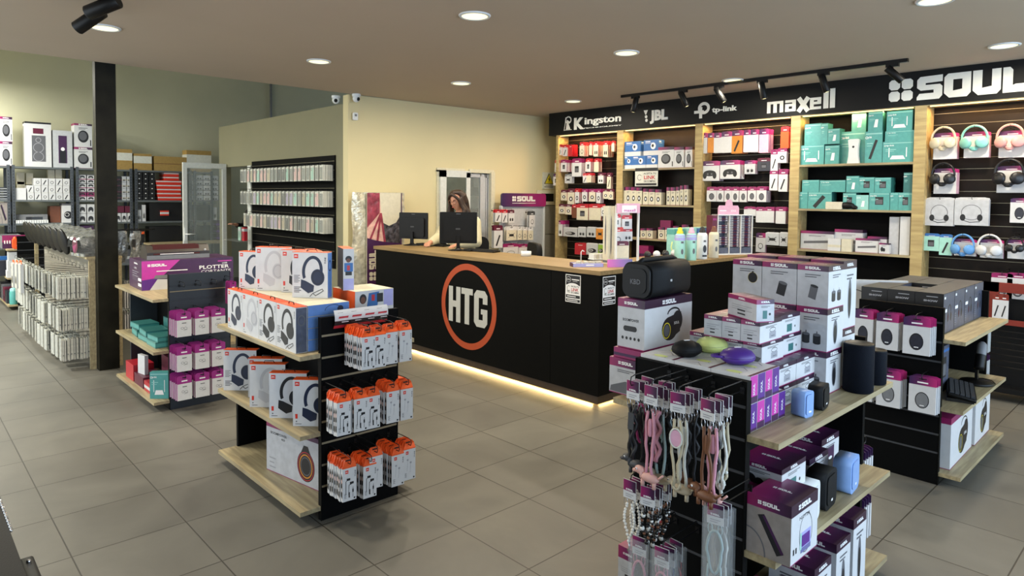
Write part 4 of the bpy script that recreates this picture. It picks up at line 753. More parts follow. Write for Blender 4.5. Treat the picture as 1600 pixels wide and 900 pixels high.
# paper notice clipped to the shelf edge
a = onX(*cA(568, 312), 7.03); c = onX(*cA(718, 432), 7.03); w, h = a.y-c.y, a.z-c.z; b = MB().mat('paper').box(7.031, c.y, c.z, 7.034, a.y, a.z); f = Frame((7.0305, a.y, c.z), (0, -1, 0), (0, 0, 1))
b.mat('ink').dq(f, 0, h*.82, w, h).dq(f, w*.05, .01, w*.95, h*.16).text(f, 'ACEPTA TU', w*.65, h*.64, h*.1, w=w*.55).text(f, 'DE COMPRA', w*.65, h*.22, h*.1, w=w*.5).ring(f, w*.2, h*.48, w*.1, h*.16, .006, 1, a0=30, a1=320); b.mat('red').text(f, 'LINK', w*.65, h*.38, h*.2, w=w*.5)
tag(inst('paper_notice', b.mesh('n')), 'white payment notice hanging from the top shelf edge of the second bay', 'notice')
# fourth bay
cB = lambda x, y: (1230+x/3.214, 150+y/3.214)
def tb(kd='router', body='teal_card'):
    return lambda w, d, h: tp(w, d, h, kd, body)
def tp(w, d, h, kd, body):
    k = ('tp', w, d, h, kd, body)
    if k not in _bx:
        b = MB().mat(body).box(-w/2, -d/2, 0, w/2, d/2, h); f = boxframes(w, d, h)['F']; art(b, f, w, h, kd, 1) if kd else None
        b.mat('teal_light').dq(f, w*.03, h*.9, w*.97, h*.94, 1).dq(f, w*.1, h*.6, w*.45, h*.63, 1).dq(f, w*.1, h*.53, w*.38, h*.55, 1).mat('white_ink').text(f, 'tp-link', w*.25, h*.76, h*.09, w=w*.26, l=1).ring(f, w*.08, h*.8, h*.04, h*.04, h*.015, 1, n=10)
        b.mat('teal_dark').dq(boxframes(w, d, h)['R'], 0, 0, d, h, 1); _bx[k] = b.mesh('box')
    return _bx[k]
T = 'teal network boxes'
z1 = bay_box(3, 2.05, tb(), 62, 250, 184, 338, cB, 'teal router box, left end of the lower layer on the top shelf', grp=T)
bay_box(3, 2.05, tb('plug'), 190, 250, 260, 336, cB, 'small teal plug box, second in the lower layer on the top shelf', grp=T)
z3 = bay_box(3, 2.05, tb(None), 264, 182, 390, 332, cB, 'tall teal box behind the white device on the top shelf', grp=T, front=7.12, dep=.12)
bay_box(3, 2.05, tb('stick'), 393, 178, 476, 330, cB, 'tall teal box with small dark device print on the top shelf', grp=T)
z2 = bay_box(3, 2.05, tb(), 480, 230, 632, 327, cB, 'teal router box, right end of the lower layer on the top shelf', grp=T)
z4 = bay_box(3, 2.05, tb(None), 88, 142, 170, 218, cB, 'teal box, upper left of the top shelf', grp=T, z=z1)
bay_box(3, 2.05, tb(None), 172, 140, 203, 218, cB, 'narrow teal box beside the upper left one', grp=T, z=z1)
bay_box(3, 2.05, tb('plug'), 206, 166, 262, 248, cB, 'teal plug box standing on the small plug box', grp=T, z=z1)
z5 = bay_box(3, 2.05, tb(None), 492, 178, 636, 228, cB, 'flat teal box, second layer at the right of the top shelf', grp=T, z=z2)
bay_box(3, 2.05, tb('plug'), 325, 85, 396, 172, cB, 'teal adapter box with yellow foot, left of the topmost three', grp=T, z=z3, front=7.12, dep=.12)
bay_box(3, 2.05, tb('plug'), 408, 82, 478, 172, cB, 'teal adapter box, middle of the topmost three', grp=T, z=onX(*cB(420,178),7.07).z)
bay_box(3, 2.05, tb(), 500, 78, 630, 172, cB, 'teal router box, right of the topmost three', grp=T, z=z5)
a = onX(*cB(305, 218), 7.08); c = onX(*cB(362, 328), 7.08); w, h = a.y-c.y, a.z-2.05
b = MB().mat('white_plastic'); b.prism([(-w*.5, 0), (w*.5, 0), (w*.4, h*.3), (w*.38, h*.6), (w*.46, h*.97), (w*.3, h), (-w*.3, h), (-w*.46, h*.97), (-w*.38, h*.6), (-w*.4, h*.3)], -.02, .02, 'y'); b.mat('ink').disc(Frame((-w/2, -.02, 0), (1,0,0), (0,0,1)), w*.5, h*.68, w*.1, w*.1, 1)
put(('range_extender', b.mesh('r')), (7.09, (a.y+c.y)/2, 2.05), WD, 'white waisted wireless device standing before a teal box', 'network device')
z1 = 1.59
h1 = bay_box(3, z1, tb(None), 57, 481, 102, 558, cB, 'narrow teal box at the left end of the second shelf', grp=T)
h2 = bay_box(3, z1, tb('stick'), 105, 482, 222, 558, cB, 'teal box with black antenna print on the second shelf', grp=T)
h3 = bay_box(3, z1, tb('square'), 280, 487, 345, 558, cB, 'teal box behind the black gamepad stand on the second shelf', grp=T)
bay_box(3, z1, tb('plug', 'teal_light'), 347, 497, 407, 562, cB, 'pale teal box with cable print on the second shelf', grp=T)
h4 = bay_box(3, z1, tb('square'), 411, 486, 514, 564, cB, 'teal box with grey device print, lower middle of the second shelf', grp=T)
bay_box(3, z1, tb(None), 518, 484, 556, 560, cB, 'narrow teal box right of the middle on the second shelf', grp=T)
h5 = bay_box(3, z1, tb('square'), 559, 485, 628, 563, cB, 'teal box at the right end of the second shelf', grp=T)
bay_box(3, z1, tb(None), 75, 422, 160, 480, cB, 'teal box on top at the left end of the second shelf', grp=T, z=h2)
bay_box(3, z1, tb(None), 163, 423, 292, 485, cB, 'wide teal box on top, second from left on the second shelf', grp=T, z=h2)
bay_box(3, z1, tb('plug'), 298, 402, 359, 487, cB, 'upright teal plug box on the upper layer of the second shelf', grp=T, z=h4)
bay_box(3, z1, tb('square'), 361, 410, 437, 487, cB, 'teal box with grey device print, upper middle of the second shelf', grp=T, z=h4)
bay_box(3, z1, tb('square'), 440, 411, 520, 485, cB, 'teal box upper right of the middle on the second shelf', grp=T, z=h4)
bay_box(3, z1, tb(None, 'teal_dark'), 585, 386, 628, 482, cB, 'darker teal box on top at the right end of the second shelf', grp=T, z=h5)  # whole box in the darker teal
p = onX(*cB(238, 560), 7.0+.06); put(('power_adapter', MB().mat('cream_card').rbox(-.08, -.03, 0, .08, .03, .075, .01, 'y').mesh('a')), (7.062, p.y, 1.59), WD, 'cream power adapter box at the front of the second shelf', 'adapter')
b = MB().mat('black_plastic').ball((0, 0, .04), .04, 12, 1.9, .8, .9).ball((.07, -.0, .022), .022, 10, 1.5, 1, 1); p = onX(*cB(300, 555), 7.06); put(('game_controller', b.mesh('g')), (7.06-.0, p.y, 1.589), WD, 'black game controller lying on the second shelf before teal boxes', 'game controller')
wb = lambda kd, body='white_card': (lambda w, d, h: soul_box(w, d, h, kd, None, .14, False, body))
z1 = 1.165
h1 = bay_box(3, z1, wb('keybox', 'light_grey'), 68, 675, 234, 752, cB, 'long white and magenta box at the left of the third shelf', grp='boxes on the third shelf', front=7.1)
bay_box(3, z1, wb('keybox', 'light_grey'), 238, 668, 378, 765, cB, 'taller white and magenta box behind the open white one', grp='boxes on the third shelf', front=7.12, dep=.12)
bay_box(3, z1, lambda w, d, h: plain_box(w, d, h, 'white_card', None, None, (.3, .5), 'cream_card'), 204, 715, 268, 772, cB, 'plain white box at the front of the third shelf', dep=.05, front=7.045)
bay_box(3, z1, lambda w, d, h: plain_box(w, d, h, 'cream_card', None, None), 272, 718, 322, 772, cB, 'cream box beside the plain white box on the third shelf', dep=.05, front=7.045)
bay_box(3, z1, wb('keybox'), 343, 714, 457, 776, cB, 'white box with curved black device print on the third shelf', front=7.06, dep=.05)
bay_box(3, z1, wb('webcam'), 461, 738, 512, 780, cB, 'low white box with two black lenses print', front=7.045, dep=.05)
bay_box(3, z1, wb(None), 403, 704, 500, 765, cB, 'low white and magenta box behind the lens box', front=7.12, dep=.1)
bay_box(3, z1, lambda w, d, h: plain_box(w, d, h, 'marble_card', None, None), 514, 606, 558, 778, cB, 'tall narrow white box, left of two on the third shelf', front=7.1, dep=.08)
bay_box(3, z1, lambda w, d, h: plain_box(w, d, h, 'white_card', None, None), 568, 607, 613, 782, cB, 'tall narrow white box, right of two on the third shelf', front=7.08, dep=.08)
# fifth bay: headphones hung over their boxes
cC = lambda x, y: (1420+x/3.214, 150+y/3.214)
def hp_meshes(col):
    b = MB().mat(col); pts = [(.085*math.cos(R(t)), 0, -.085+.095*math.sin(R(t))) for t in range(-12, 193, 12)]
    b.tube(pts, [.009]*len(pts), 8); band = b.mesh('headband')
    cups = []
    for s in (-1, 1):
        c = MB().mat(col); M_ = Matrix.Translation((s*.055, -.028, -.125)) @ Matrix.Rotation(s*R(25), 4, 'Z'); c.M = M_
        c.lathe([(.036, .018), (.044, .012), (.046, -.006), (.036, -.016), (.01, -.019)], 20, axis='y', sx=1, sy=1)
        c.M = None; c.tube([(s*.083, 0, -.10), (s*.075, -.012, -.115)], .006, 6); cups.append(('ear_cup', c.mesh('ear_cup')))
    f = MB().mat(col); f.tube([(-.05, .0, -.15), (-.02, -.02, -.165), (.02, -.02, -.165), (.05, 0, -.15)], .012, 8); f.ball((0, -.015, -.175), .02, 10, 1.4, .8, .8)
    return ('headphones', [('headband', band)]+cups+[('folded_arm', f.mesh('folded_arm'))])
mat('hp_cream', '#c9bda2', .4); mat('hp_teal', '#7fbfb4', .35); mat('hp_pink', '#d79a94', .35); mat('hp_black', '#15161a', .4); mat('hp_blue', '#5d96cf', .35); mat('hp_white', '#cfd0d2', .35)
def hp_item(x0, yt, x1, yb, col, bname, cname, where, n=1, scale=1.0, box=True):
    a = onX(*cC(x0, yt), 7.12); c = onX(*cC(x1, yb), 7.12); w = round((a.y-c.y)*.85/.01)*.01; h = round((a.z-c.z)/.01)*.01; y = (a.y+c.y)/2
    me = pack(w, h, .12, 'header_grad', 'white_card', 'hp' if bname == 'hp' else None, t=.03, side='pink_card')
    for k in range(n): put(('headphone_pack', me), (7.13+.035*k, y-.01, a.z), WD, ('white box behind the %s headphones, %s' % (cname, where)) if k == 0 else 'second box hanging behind the %s headphones box, %s' % (cname, where), 'box', 'headphone boxes in the rightmost bay')
    inst('hook', hook_mesh(.20), BAYS[4], (.2185, y-BAYS[4].location.y, a.z+.03), WD)
    if col:
        s = min(1.25, (a.y-c.y)/.20)*scale; sp = hp_meshes(col); o = put(sp, (7.08, y, a.z+.045*s), WD, '%s folded headphones, %s' % (cname, where), 'headphones', 'headphones hung in the rightmost bay'); o.scale = (s, s, s)
hp_item(112, 195, 245, 315, 'hp_cream', None, 'cream', 'left end of the top row', 2)
hp_item(262, 190, 408, 310, 'hp_teal', None, 'pale teal', 'middle of the top row', 2)
hp_item(437, 185, 590, 305, 'hp_pink', None, 'pink', 'top row at the right edge', 2)
hp_item(112, 372, 242, 493, 'hp_black', None, 'black', 'second row at the left', 3)
hp_item(425, 360, 590, 487, 'hp_black', None, 'larger black', 'second row at the right edge', 1)
for i, (x0, x1) in enumerate(((83,225), (232,400))):
    a = onX(*cC(x0, 515), 7.1); c = onX(*cC(x1, 655), 7.1); put(('headset_pack', pack(round(a.y-c.y, 2), round(a.z-c.z, 2), .03, 'light_grey', 'marble_card', 'hp', t=.05)), (7.12, (a.y+c.y)/2, a.z), WD, 'grey box with call headset print, %s of two in the third row' % ('left', 'right')[i], 'box', 'headset boxes in the third row')
    inst('hook', hook_mesh(.16), BAYS[4], (.2185, (a.y+c.y)/2-BAYS[4].location.y, a.z-.005), WD)
a = onX(*cC(517, 520), 7.1); c = onX(*cC(590, 640), 7.1); put(('hanging_pack', pack(.13, round(a.z-c.z, 2), .12, 'header_grad', 'white_card', 'ovalblack')), (7.12, (a.y+c.y)/2, a.z), WD, 'white pack with black oval mouse print, third row right edge', 'pack')
for i, (x0, x1, yt, yb) in enumerate(((70,150,695,778), (152,213,700,803))):
    a = onX(*cC(x0, yt), 7.08); c = onX(*cC(x1, yb), 7.08); put(('hanging_pack', pack(round(a.y-c.y, 2), round(a.z-c.z, 2), .1, 'blue_card', 'mint', 'square' if i == 0 else 'stick', t=.04)), (7.11, (a.y+c.y)/2, a.z), WD, 'turquoise adapter pack, %s of two in the fourth row' % ('left', 'right')[i], 'pack')
hp_item(215, 722, 340, 808, 'hp_blue', None, 'blue', 'fourth row beside the turquoise packs', 1)
hp_item(343, 725, 478, 820, 'hp_white', None, 'white', 'fourth row middle', 1)
hp_item(483, 728, 590, 820, 'hp_black', None, 'black wired', 'fourth row at the right edge', 1, .9)
for i, (x0, x1) in enumerate(((1552, 1577), (1578, 1602))):
    a = onX(x0, 428, 6.95); c = onX(x1, 468+i*2, 6.95); put(('hanging_pack', pack(.15, round(a.z-c.z, 2), .15, 'magenta', 'white_card', 'ovalgrey', t=.02)), (6.97, (a.y+c.y)/2, a.z), WD, 'white pack with grey oval mouse print, %s of two below the headphones' % ('left', 'right')[i], 'pack')
    inst('hook', hook_mesh(.30), BAYS[4], (.2185, (a.y+c.y)/2-BAYS[4].location.y, a.z-.005), WD)
# red and black wire rack low in the last bay
a = onX(1532, 458, 6.85); g = inst('wire_rack', None, None, (6.85, .9, 0)); tag(g, 'black wire rack with red header strips low in the rightmost bay', 'rack')
y0 = a.y-.9
b = MB().mat('brick_red').box(-.01, y0-.13, .66, .02, y0, 1.0).box(-.01, y0-.4, .92, .02, y0, 1.0); part('header_strip', b, g); b = MB().mat('brick_red').box(-.06, -.35, .655, -.05, y0-.13, .70); part('shelf_edge', b, g)
b = MB().mat('soft_black').box(.1, -.35, .1, .12, y0, .86).box(-.05, -.35, .08, .1, y0, .12); part('cabinet', b, g)
b = MB().mat('wire_black')
for k in range(7): b.tube([(-.05, y0, .60-.05*k), (-.05, -.35, .60-.05*k)], .004, 5)
for k in range(4): b.tube([(-.05, y0-.35*k, .12), (-.05, y0-.35*k, .9)], .006, 5)
part('wire_grid', b, g)
for k in range(2):
    put(('small_tool_pack', pack(.06, .2, .2, 'brick_red', 'white_card', 'stick')), (6.79, y0+.9-.13-.05*k, .90), WD, 'small red-topped card on the wire rack, %s' % nth(k+1), 'pack', 'cards on the wire rack')
# ================================================================ stock on the gondolas
MX = R(-90)
# ---- G2: headphone boxes
GHB = 'headphone boxes in the front row of the top shelf'
for i, (col, sd, nm) in enumerate((('blackcord', 'teal', 'black wired headphones print, nearest in the front row'), ('blackcord', 'black', 'black wired headphones print, second in the front row'), ('white', 'white', 'white headphones print, third in the front row'), ('navy', 'blue', 'navy headphones print, farthest in the front row'))):
    put(jbl_box(col, sd, .228, .062, .238), (1.515+.031, 3.206+.1145+.231*i, .87), MX, 'white headphone box with '+nm, 'box', GHB)
flat = {}
def flat_box(edge, w=.228, d=.238, h=.0585):
    k = (edge, w, d, h)
    if k not in flat:
        b = MB().mat('cream_card').box(-w/2, -d/2, 0, w/2, d/2, h); F = boxframes(w, d, h)
        for nm, W_ in (('R', d), ('L', d), ('F', w), ('K', w)):
            b.mat(edge).dq(F[nm], .001, .001, W_-.001, h-.0005, 1)
            if nm in 'RL': b.mat('navy' if edge == 'sky_blue' else 'ink_grey').ring(F[nm], W_*.6, h*.4, W_*.2, h*.5, .003, 2, a0=0, a1=180).disc(F[nm], W_*.78, h*.45, h*.3, h*.3, 2)
            else: b.mat('white_card').dq(F[nm], W_*.42, h*.2, W_*.52, h*.8, 2)
        b.mat('orange').box(-w/2, -d/2-.0006, 0, -w/2+.004, -d/2, h) if edge == 'black_card' else None
        flat[k] = b.mesh('box')
    return flat[k]
for c in range(4):
    for l in range(4):
        e = 'sky_blue' if c == 0 else 'black_card'
        put(('headphone_box', flat_box(e)), (1.70, 3.206+.1145+.231*c, .87+.06*l), MX, ('blue-sided' if c == 0 else 'black-sided')+' headphone box lying in the %s pile of four behind the front row' % ('nearest', 'second', 'third', 'farthest')[c], 'box', 'lying boxes in the %s pile' % ('nearest', 'second', 'third', 'farthest')[c])
for (x, y, th, col, sd, lab, W_, H_) in ((1.735, 3.465, -50, 'navycord', 'blue', 'white box with large navy wired headphones print, standing on top in front', .205, .255), (1.775, 3.70, -48, 'black', 'black', 'white box with black headphones half hidden behind the front one on top', .20, .25),
        (1.69, 3.865, -52, 'white', 'white', 'white box with pale headphones print, tallest in the pile on top', .20, .26), (1.64, 4.03, -55, 'navy', 'blue', 'white box with navy headphones print at the far left on top', .17, .225)):
    put(jbl_box(col, sd, W_, .06, H_), (x, y, 1.11), R(th), lab, 'box', None)
# boxes with a man in a blue jacket printed on them
def man_box(w, d, h, lying=False):
    b = MB().mat('white_card').box(-w/2, -d/2, 0, w/2, d/2, h); F = boxframes(w, d, h); f = F['F']
    if lying: b.mat('ink').disc(f, w*.2, h*.55, w*.09, h*.28, 1).mat('skin_ink').disc(f, w*.2, h*.48, w*.06, h*.2, 2).mat('blue_card').dp(f, [(w*.3, h*.1), (w*.95*.6, h*.05), (w*.62, h*.9), (w*.35, h*.85)], 1).mat('red').dq(f, w*.42, h*.4, w*.5, h*.75, 2).mat('ink').dq(f, w*.56, h*.3, w*.72, h*.8, 2).mat('lilac').dq(f, w*.74, .003, w*.99, h*.97, 1); b.mat('orange').dq(F['L'], .0, .0, d, h, 1)
    else: b.mat('ink').disc(f, w*.5, h*.76, w*.3, h*.07, 2).mat('skin_ink').disc(f, w*.48, h*.72, w*.2, h*.05, 3).mat('blue_card').dq(f, w*.1, h*.45, w*.9, h*.66, 1).mat('red').dq(f, w*.35, h*.48, w*.62, h*.6, 2).mat('ink').dq(f, w*.2, h*.36, w*.8, h*.45, 1).mat('lilac').dq(f, w*.02, .003, w*.98, h*.28, 1); b.mat('dark_card').dq(F['L'], 0, 0, d, h, 1); b.mat('orange').dq(F['T'], 0, 0, w, d, 1)
    if lying: b.mat('cream_card').dq(F['T'], 0, 0, w, d, 1)
    return b.mesh('box')
put(('headphone_box', man_box(.06, .20, .25)), (1.795+.025, 3.30+.32, 1.11), R(-14), 'narrow box with man in blue jacket on its spine, left of the pair', 'box')
put(('headphone_box', man_box(.25, .25, .1, True)), (2.02, 3.40, 1.045), 0, 'box lying flat with man in blue jacket printed along its side', 'box')
put(('headphone_box', man_box(.06, .20, .235)), (1.935, 3.45, 1.145), R(-20), 'narrow box with man in blue jacket standing on the flat box', 'box')
for k in range(3): put(('headphone_box', plain_box(.25, .25, .0575, 'white_card', None, None, (.0, .1), 'orange')), (2.02, 3.40, .87+.0583*k), 0, 'white box in the low pile below the flat printed box', 'box', 'white boxes in the low pile right of the spine')
# promo leaflet curled over the end panel's top
b = MB(); n = 10; cur = [( -.028*math.sin(R(180*i/n)) , .055*i/n) for i in range(n+1)]
W_ = .32
def leaf(mt, z0, z1, y, l=0): b.mat(mt).add([(0, y(z0), z0), (W_, y(z0), z0), (W_, y(z1), z1), (0, y(z1), z1)], [(0, 1, 2, 3)])
yc = lambda z: -.006-.016*math.sin(max(0, min(1, z/.095))*3.0)
for i in range(12): z0 = .095*i/12; z1 = .095*(i+1)/12; leaf('red' if i < 2 else ('ink' if i < 5 else 'white_card'), z0, z1, yc)
for c in range(4):
    u = .02+c*.078; b.mat('red').add([(u, yc(.055)-.001, .052), (u+.055, yc(.055)-.001, .052), (u+.06, yc(.062)-.001, .062), (u+.005, yc(.062)-.001, .062)], [(0, 1, 2, 3)]).mat('ink_grey').add([(u, yc(.08)-.001, .077), (u+.03, yc(.08)-.001, .077), (u+.03, yc(.083)-.001, .081), (u, yc(.083)-.001, .081)], [(0, 1, 2, 3)])
    b.mat('white_ink').add([(u+.02, yc(.03)-.001, .03), (u+.06, yc(.03)-.001, .03), (u+.06, yc(.034)-.001, .034), (u+.02, yc(.034)-.001, .034)], [(0, 1, 2, 3)])
put(('promo_leaflet', b.mesh('leaf')), (1.675, 3.118, .992), 0, 'curled white, black and red price leaflet on top of the end panel', 'leaflet')
# mid shelf
for i, (px, py, col, yt, lab) in enumerate(((457.8, 665.3, 'navy', 593, 'navy headphones print, nearest on the middle shelf'), (420.8, 652.6, 'black', 582.5, 'black headphones print, second on the middle shelf'), (390.2, 635.7, 'white', 568.5, 'pale headphones print, third on the middle shelf'), (385, 629, 'white', 558.6, 'edge showing behind the pale headphones box'), (349.4, 609.5, 'navycord', 546.6, 'navy wired headphones print, farthest on the middle shelf'))):
    p = onZ(px, py, .466); th = R(-44); w = .205; ux, uy = math.cos(th), math.sin(th); d = .055
    if i == 3: p.x += .05; p.y += .10
    cx = p.x+ux*w/2-uy*d/2; cy = p.y+uy*w/2+ux*d/2
    hh = (onX(px, yt, p.x).z-.465)
    put(jbl_box(col, 'black' if i else 'blue', w, d, round(max(.23, min(.27, hh)), 3)), (cx, cy, .465), th, 'white box with '+lab, 'box', None)
# big speaker box on the bottom shelf
th = R(-80); w, d, h = .60, .13, .285; p = Vector((1.60, 3.77, .075)); me = soul_box(w, d, h, 'ringwoof', None, .09, False)
put(('speaker_box', me), (p.x+math.cos(th)*w/2-math.sin(th)*d/2, p.y+math.sin(th)*w/2+math.cos(th)*d/2-.0, .075), th, 'large white box with round ringed speaker print on the bottom shelf', 'box')
# earphone packs on the end panel
def jrow(rowname, items):
    for i, (x0, x1, yt, kd, n) in enumerate(items):
        a = onY(x0, yt, 2.92); c = onY(x1, yt, 2.92); x = (a.x+c.x)/2; z = a.z-.0
        inst('hook', hook_mesh(.22), G2, (x-1.842, 0, z-.008))
        for k in range(n+1):
            y = 2.92+.0222*k
            if y > 3.10: break
            put(jbl_pack(kd), (x+random.uniform(-.002, .002), y, z-.004*(k % 2)), R(-4)+random.uniform(-.05, .05)*(k > 0), ('orange-topped white earphone pack, %s in the %s row of the end panel' % (nth(i+1), rowname)) if k == 0 else 'orange-topped pack hanging behind the %s one in the %s row' % (nth(i+1), rowname), 'pack', None if k == 0 else 'packs behind the %s one, %s row' % (nth(i+1), rowname))
jrow('top', [(565, 583, 518, 'buds', 7), (583.5, 600, 515, 'buds', 2), (601.5, 618, 511, 'plain', 1), (624, 642, 508, 'plain', 2)])
jrow('middle', [(527, 546, 620, 'buds', 4), (552.5, 572, 615, 'buds', 2), (573.5, 590, 611, 'buds', 1), (603, 621, 604, 'plain', 4), (625, 644, 600, 'plain', 2)])
jrow('bottom', [(534, 554.6, 724, 'buds', 6), (567, 586.7, 720, 'buds', 5), (579, 593, 705, 'plain', 0), (610, 630, 704, 'plain', 6), (629, 648, 695, 'plain', 3)])
put(('headphone_box', man_box(.07, .22, .17)), (2.13, 3.28, .465), 0, 'orange-topped box with man print standing on the right shelf', 'box')
# ---- G1
part('trim', MB().mat('groove_wood').box(-.225, -.003, .918, .225, .001, .924), G1)
b = MB(); w, d, h = .74, .44, .245; b.mat('plum').box(-w/2, -d/2, 0, w/2, d/2, h); F = boxframes(w, d, h); f = F['F']
b.mat('bright_magenta').dp(f, [(0, h*.35), (0, h), (w*.40, h), (w*.2, h*.42)], 1).mat('purple').dp(f, [(0, 0), (0, h*.35), (w*.2, h*.42), (w*.1, 0)], 1).mat('white_card').dp(f, [(w*.08, 0), (w*.46, 0), (w*.62, h*.08), (w*.55, h*.3), (w*.16, h*.36)], 2).mat('mid_grey').dp(f, [(w*.12, h*.38), (w*.55, h*.36), (w*.60, h*.5), (w*.14, h*.5)], 3).mat('white_ink').dq(f, w*.15, h*.62, w*.48, h*.65, 3)
soul_logo(b, f, w*.06, h*.8, w*.2, h*.09, 3); b.text(f, 'PLOTTER', w*.78, h*.62, h*.13, w=w*.34, l=3).text(f, 'CORTANTE', w*.80, h*.48, h*.1, w=w*.34, l=3, bold=.0); b.mat('bright_magenta').dq(f, w*.82, h*.86, w*.98, h*.9, 3); b.mat('white_ink').text(f, 'LASER', w*.9, h*.78, h*.05, l=3)
f = F['L']; soul_logo(b, f, d*.4, h*.85, d*.3, h*.05, 2); b.text(f, 'PLOTTER', d*.5, h*.68, h*.06, l=2); lines(b, f, d*.25, h*.58, d*.5, 3, .018, .004, 'light_ink', 2)
for k in range(4): b.mat('light_ink').ring(f, d*(.3+.1*k), h*.35, d*.035, h*.07, .002, 2)
b.mat('white_ink').dq(f, d*.72, h*.3, d*.96, h*.4, 2).dq(f, d*.72, h*.12, d*.96, h*.22, 2)
put(('plotter_box', b.mesh('box')), (1.555+w/2, 6.105+d/2, .87), R(-2), 'wide magenta and black cutting plotter box on the left gondola', 'box')
g = inst('cutting_plotter', None, None, (1.87, 6.33, 1.116), R(-3)); tag(g, 'grey cutting plotter with wine red lid on top of the plotter box', 'plotter')
b = MB().mat('umber').prism([(-.13, 0), (.13, 0), (.12, .05), (.06, .115), (-.09, .115), (-.13, .06)], -.25, .25, 'x'); b.mat('mid_grey').box(-.25, -.135, .0, .25, -.128, .035); part('body', b, g)
b = MB().mat('maroon'); b.add([(-.2, -.136, .04), (.17, -.136, .04), (.17, -.095, .118), (-.2, -.095, .118), (.17, .03, .118), (-.2, .03, .118)], [(0, 1, 2, 3), (3, 2, 4, 5)]); b.mat('white_ink').box(-.15, -.137, .042, .12, -.136, .048); part('lid', b, g)
b = MB().mat('light_grey').lathe([(.0, 0), (.01, 0), (.01, .004)], 12, o=(.215, -.131, .07), axis='y'); part('knob', b, g)
mk = lambda w, d, h, body, kd=None, s=None, sc=None, lb=None: plain_box(w, d, h, body, kd, None, s, sc, lb)
SH1 = [((1.62, 6.33, .465), .22, .16, .06, 'teal_dark'), ((1.62, 6.33, .527), .22, .16, .045, 'teal_card'), ((1.615, 6.05, .465), .24, .17, .05, 'teal_dark'), ((1.615, 6.04, .516), .24, .17, .045, 'teal_card'), ((1.605, 5.79, .465), .22, .16, .045, 'teal_light'), ((1.61, 5.79, .511), .22, .15, .04, 'teal_card')]
for i, (p, w, d, h, m_) in enumerate(SH1): put(('router_box', mk(w, d, h, 'teal_dark' if m_ == 'teal_dark' else 'teal_deep', None, (.2, .8), 'teal_card')), p, MX+R((-4, 3, 2, -3, 1, 4)[i]), 'flat teal router box, %s in the %s pile on the left gondola' % (('lower', 'upper')[i % 2], ('far', 'middle', 'near')[i//2]), 'box')
put(('router_box', mk(.22, .07, .16, 'teal_dark')), (1.77, 6.1, .465), MX, 'dark teal box standing behind the flat piles, far one', 'box'); put(('router_box', mk(.2, .07, .15, 'teal_dark')), (1.76, 5.8, .465), MX, 'dark teal box standing behind the flat piles, near one', 'box')
put(('router_box', tp(.14, .05, .21, 'router', 'teal_card')), (1.555, 5.66, .075), R(-38), 'upright teal router box with white aerials at the front of the bottom shelf', 'box')
for i, (x, y, w, d, h, m_, l) in enumerate(((1.60, 6.42, .24, .16, .14, 'red', 'red box at the far end of the bottom shelf'), (1.60, 6.14, .26, .16, .09, 'wine', 'low dark red box in the middle of the bottom shelf'), (1.60, 5.88, .2, .16, .08, 'red', 'low red box with white lettering near the front of the bottom shelf'), (1.74, 5.95, .4, .08, .24, 'wine', 'tall dark red box at the back of the bottom shelf'))):
    put(('game_box', mk(w, d, h, m_, 'stick' if i == 3 else None, (.3, .6) if i == 2 else None, 'white_card')), (x, y, .075), MX, l, 'box')
put(('game_box', mk(.12, .03, .16, 'white_card')), (1.56, 6.16, .166), MX+R(10), 'small white card box leaning on the low dark red box', 'box')
for row, zt in (('top', .775), ('middle', .51), ('bottom', .29)):
    for i, px in enumerate((1.635, 1.765, 1.888)):
        inst('hook', hook_mesh(.22), G1, (px-1.82, 0, zt-.006))
        for k in range(5):
            put(('hanging_pack', pack(.105, .175, .28, 'orchid', 'white_card', 'tiny', t=.012, side='orchid')), (px-.002*k, 5.345+.036*k, zt-.003*(k % 2)), random.uniform(-.05, .05), ('pink-topped white pack, %s in the %s row of the left gondola' % (('left', 'middle', 'right')[i], row)) if k == 0 else 'pink-topped pack behind the %s front one, %s row of the left gondola' % (('left', 'middle', 'right')[i], row), 'pack', 'pink-topped packs on the left gondola' if k == 0 else 'pink-topped packs behind, %s %s' % (row, ('left', 'middle', 'right')[i]))
for x in (1.665, 1.785, 1.905): inst('hook', hook_mesh(.12), G1, (x-1.82, 0, .965))
inst('hook', hook_mesh(.2), G1, (.19, 0, .985))
for k in range(4): put(('hanging_pack', pack(.07, .17, .35, 'orchid', 'orchid', None, t=.008, side='magenta')), (2.01, 5.36+.03*k, .975), .5, 'slim all-pink pack at the upper right of the left gondola end', 'pack', 'slim pink packs upper right')
# ---- G4
def headset_box():
    w, d, h = .245, .155, .247
    if 'hs' not in _bx:
        b = MB().mat('black_card').box(-w/2, -d/2, 0, w/2, d/2, h); F = boxframes(w, d, h); f = F['F']; b.mat('slate_card').dq(f, .002, .002, w-.002, h-.002, 1)
        b.mat('black_card').ring(f, w*.55, h*.5, w*.15, h*.2, .008, 2, a0=-20, a1=200).disc(f, w*.42, h*.38, .014, .028, 2).disc(f, w*.68, h*.38, .014, .028, 2).mat('wine').disc(f, w*.42, h*.38, .008, .016, 3).mat('white_ink').dq(f, w*.06, h*.52, w*.32, h*.60, 2).dq(f, w*.06, h*.86, w*.18, h*.92, 2); lines(b, f, w*.06, h*.4, w*.1, 6, h*.06, .004, 'light_ink', 2)
        for nm in 'LR': b.mat('light_ink').text(F[nm], 'SHOW', d*.55, h*.78, h*.05, w=d*.5, l=1, bold=.05); b.dq(F[nm], d*.4, h*.9, d*.8, h*.92, 1)
        b.mat('dark_grey').dq(F['T'], .002, .002, w-.002, d-.002, 1); _bx['hs'] = b.mesh('box')
    return _bx['hs']
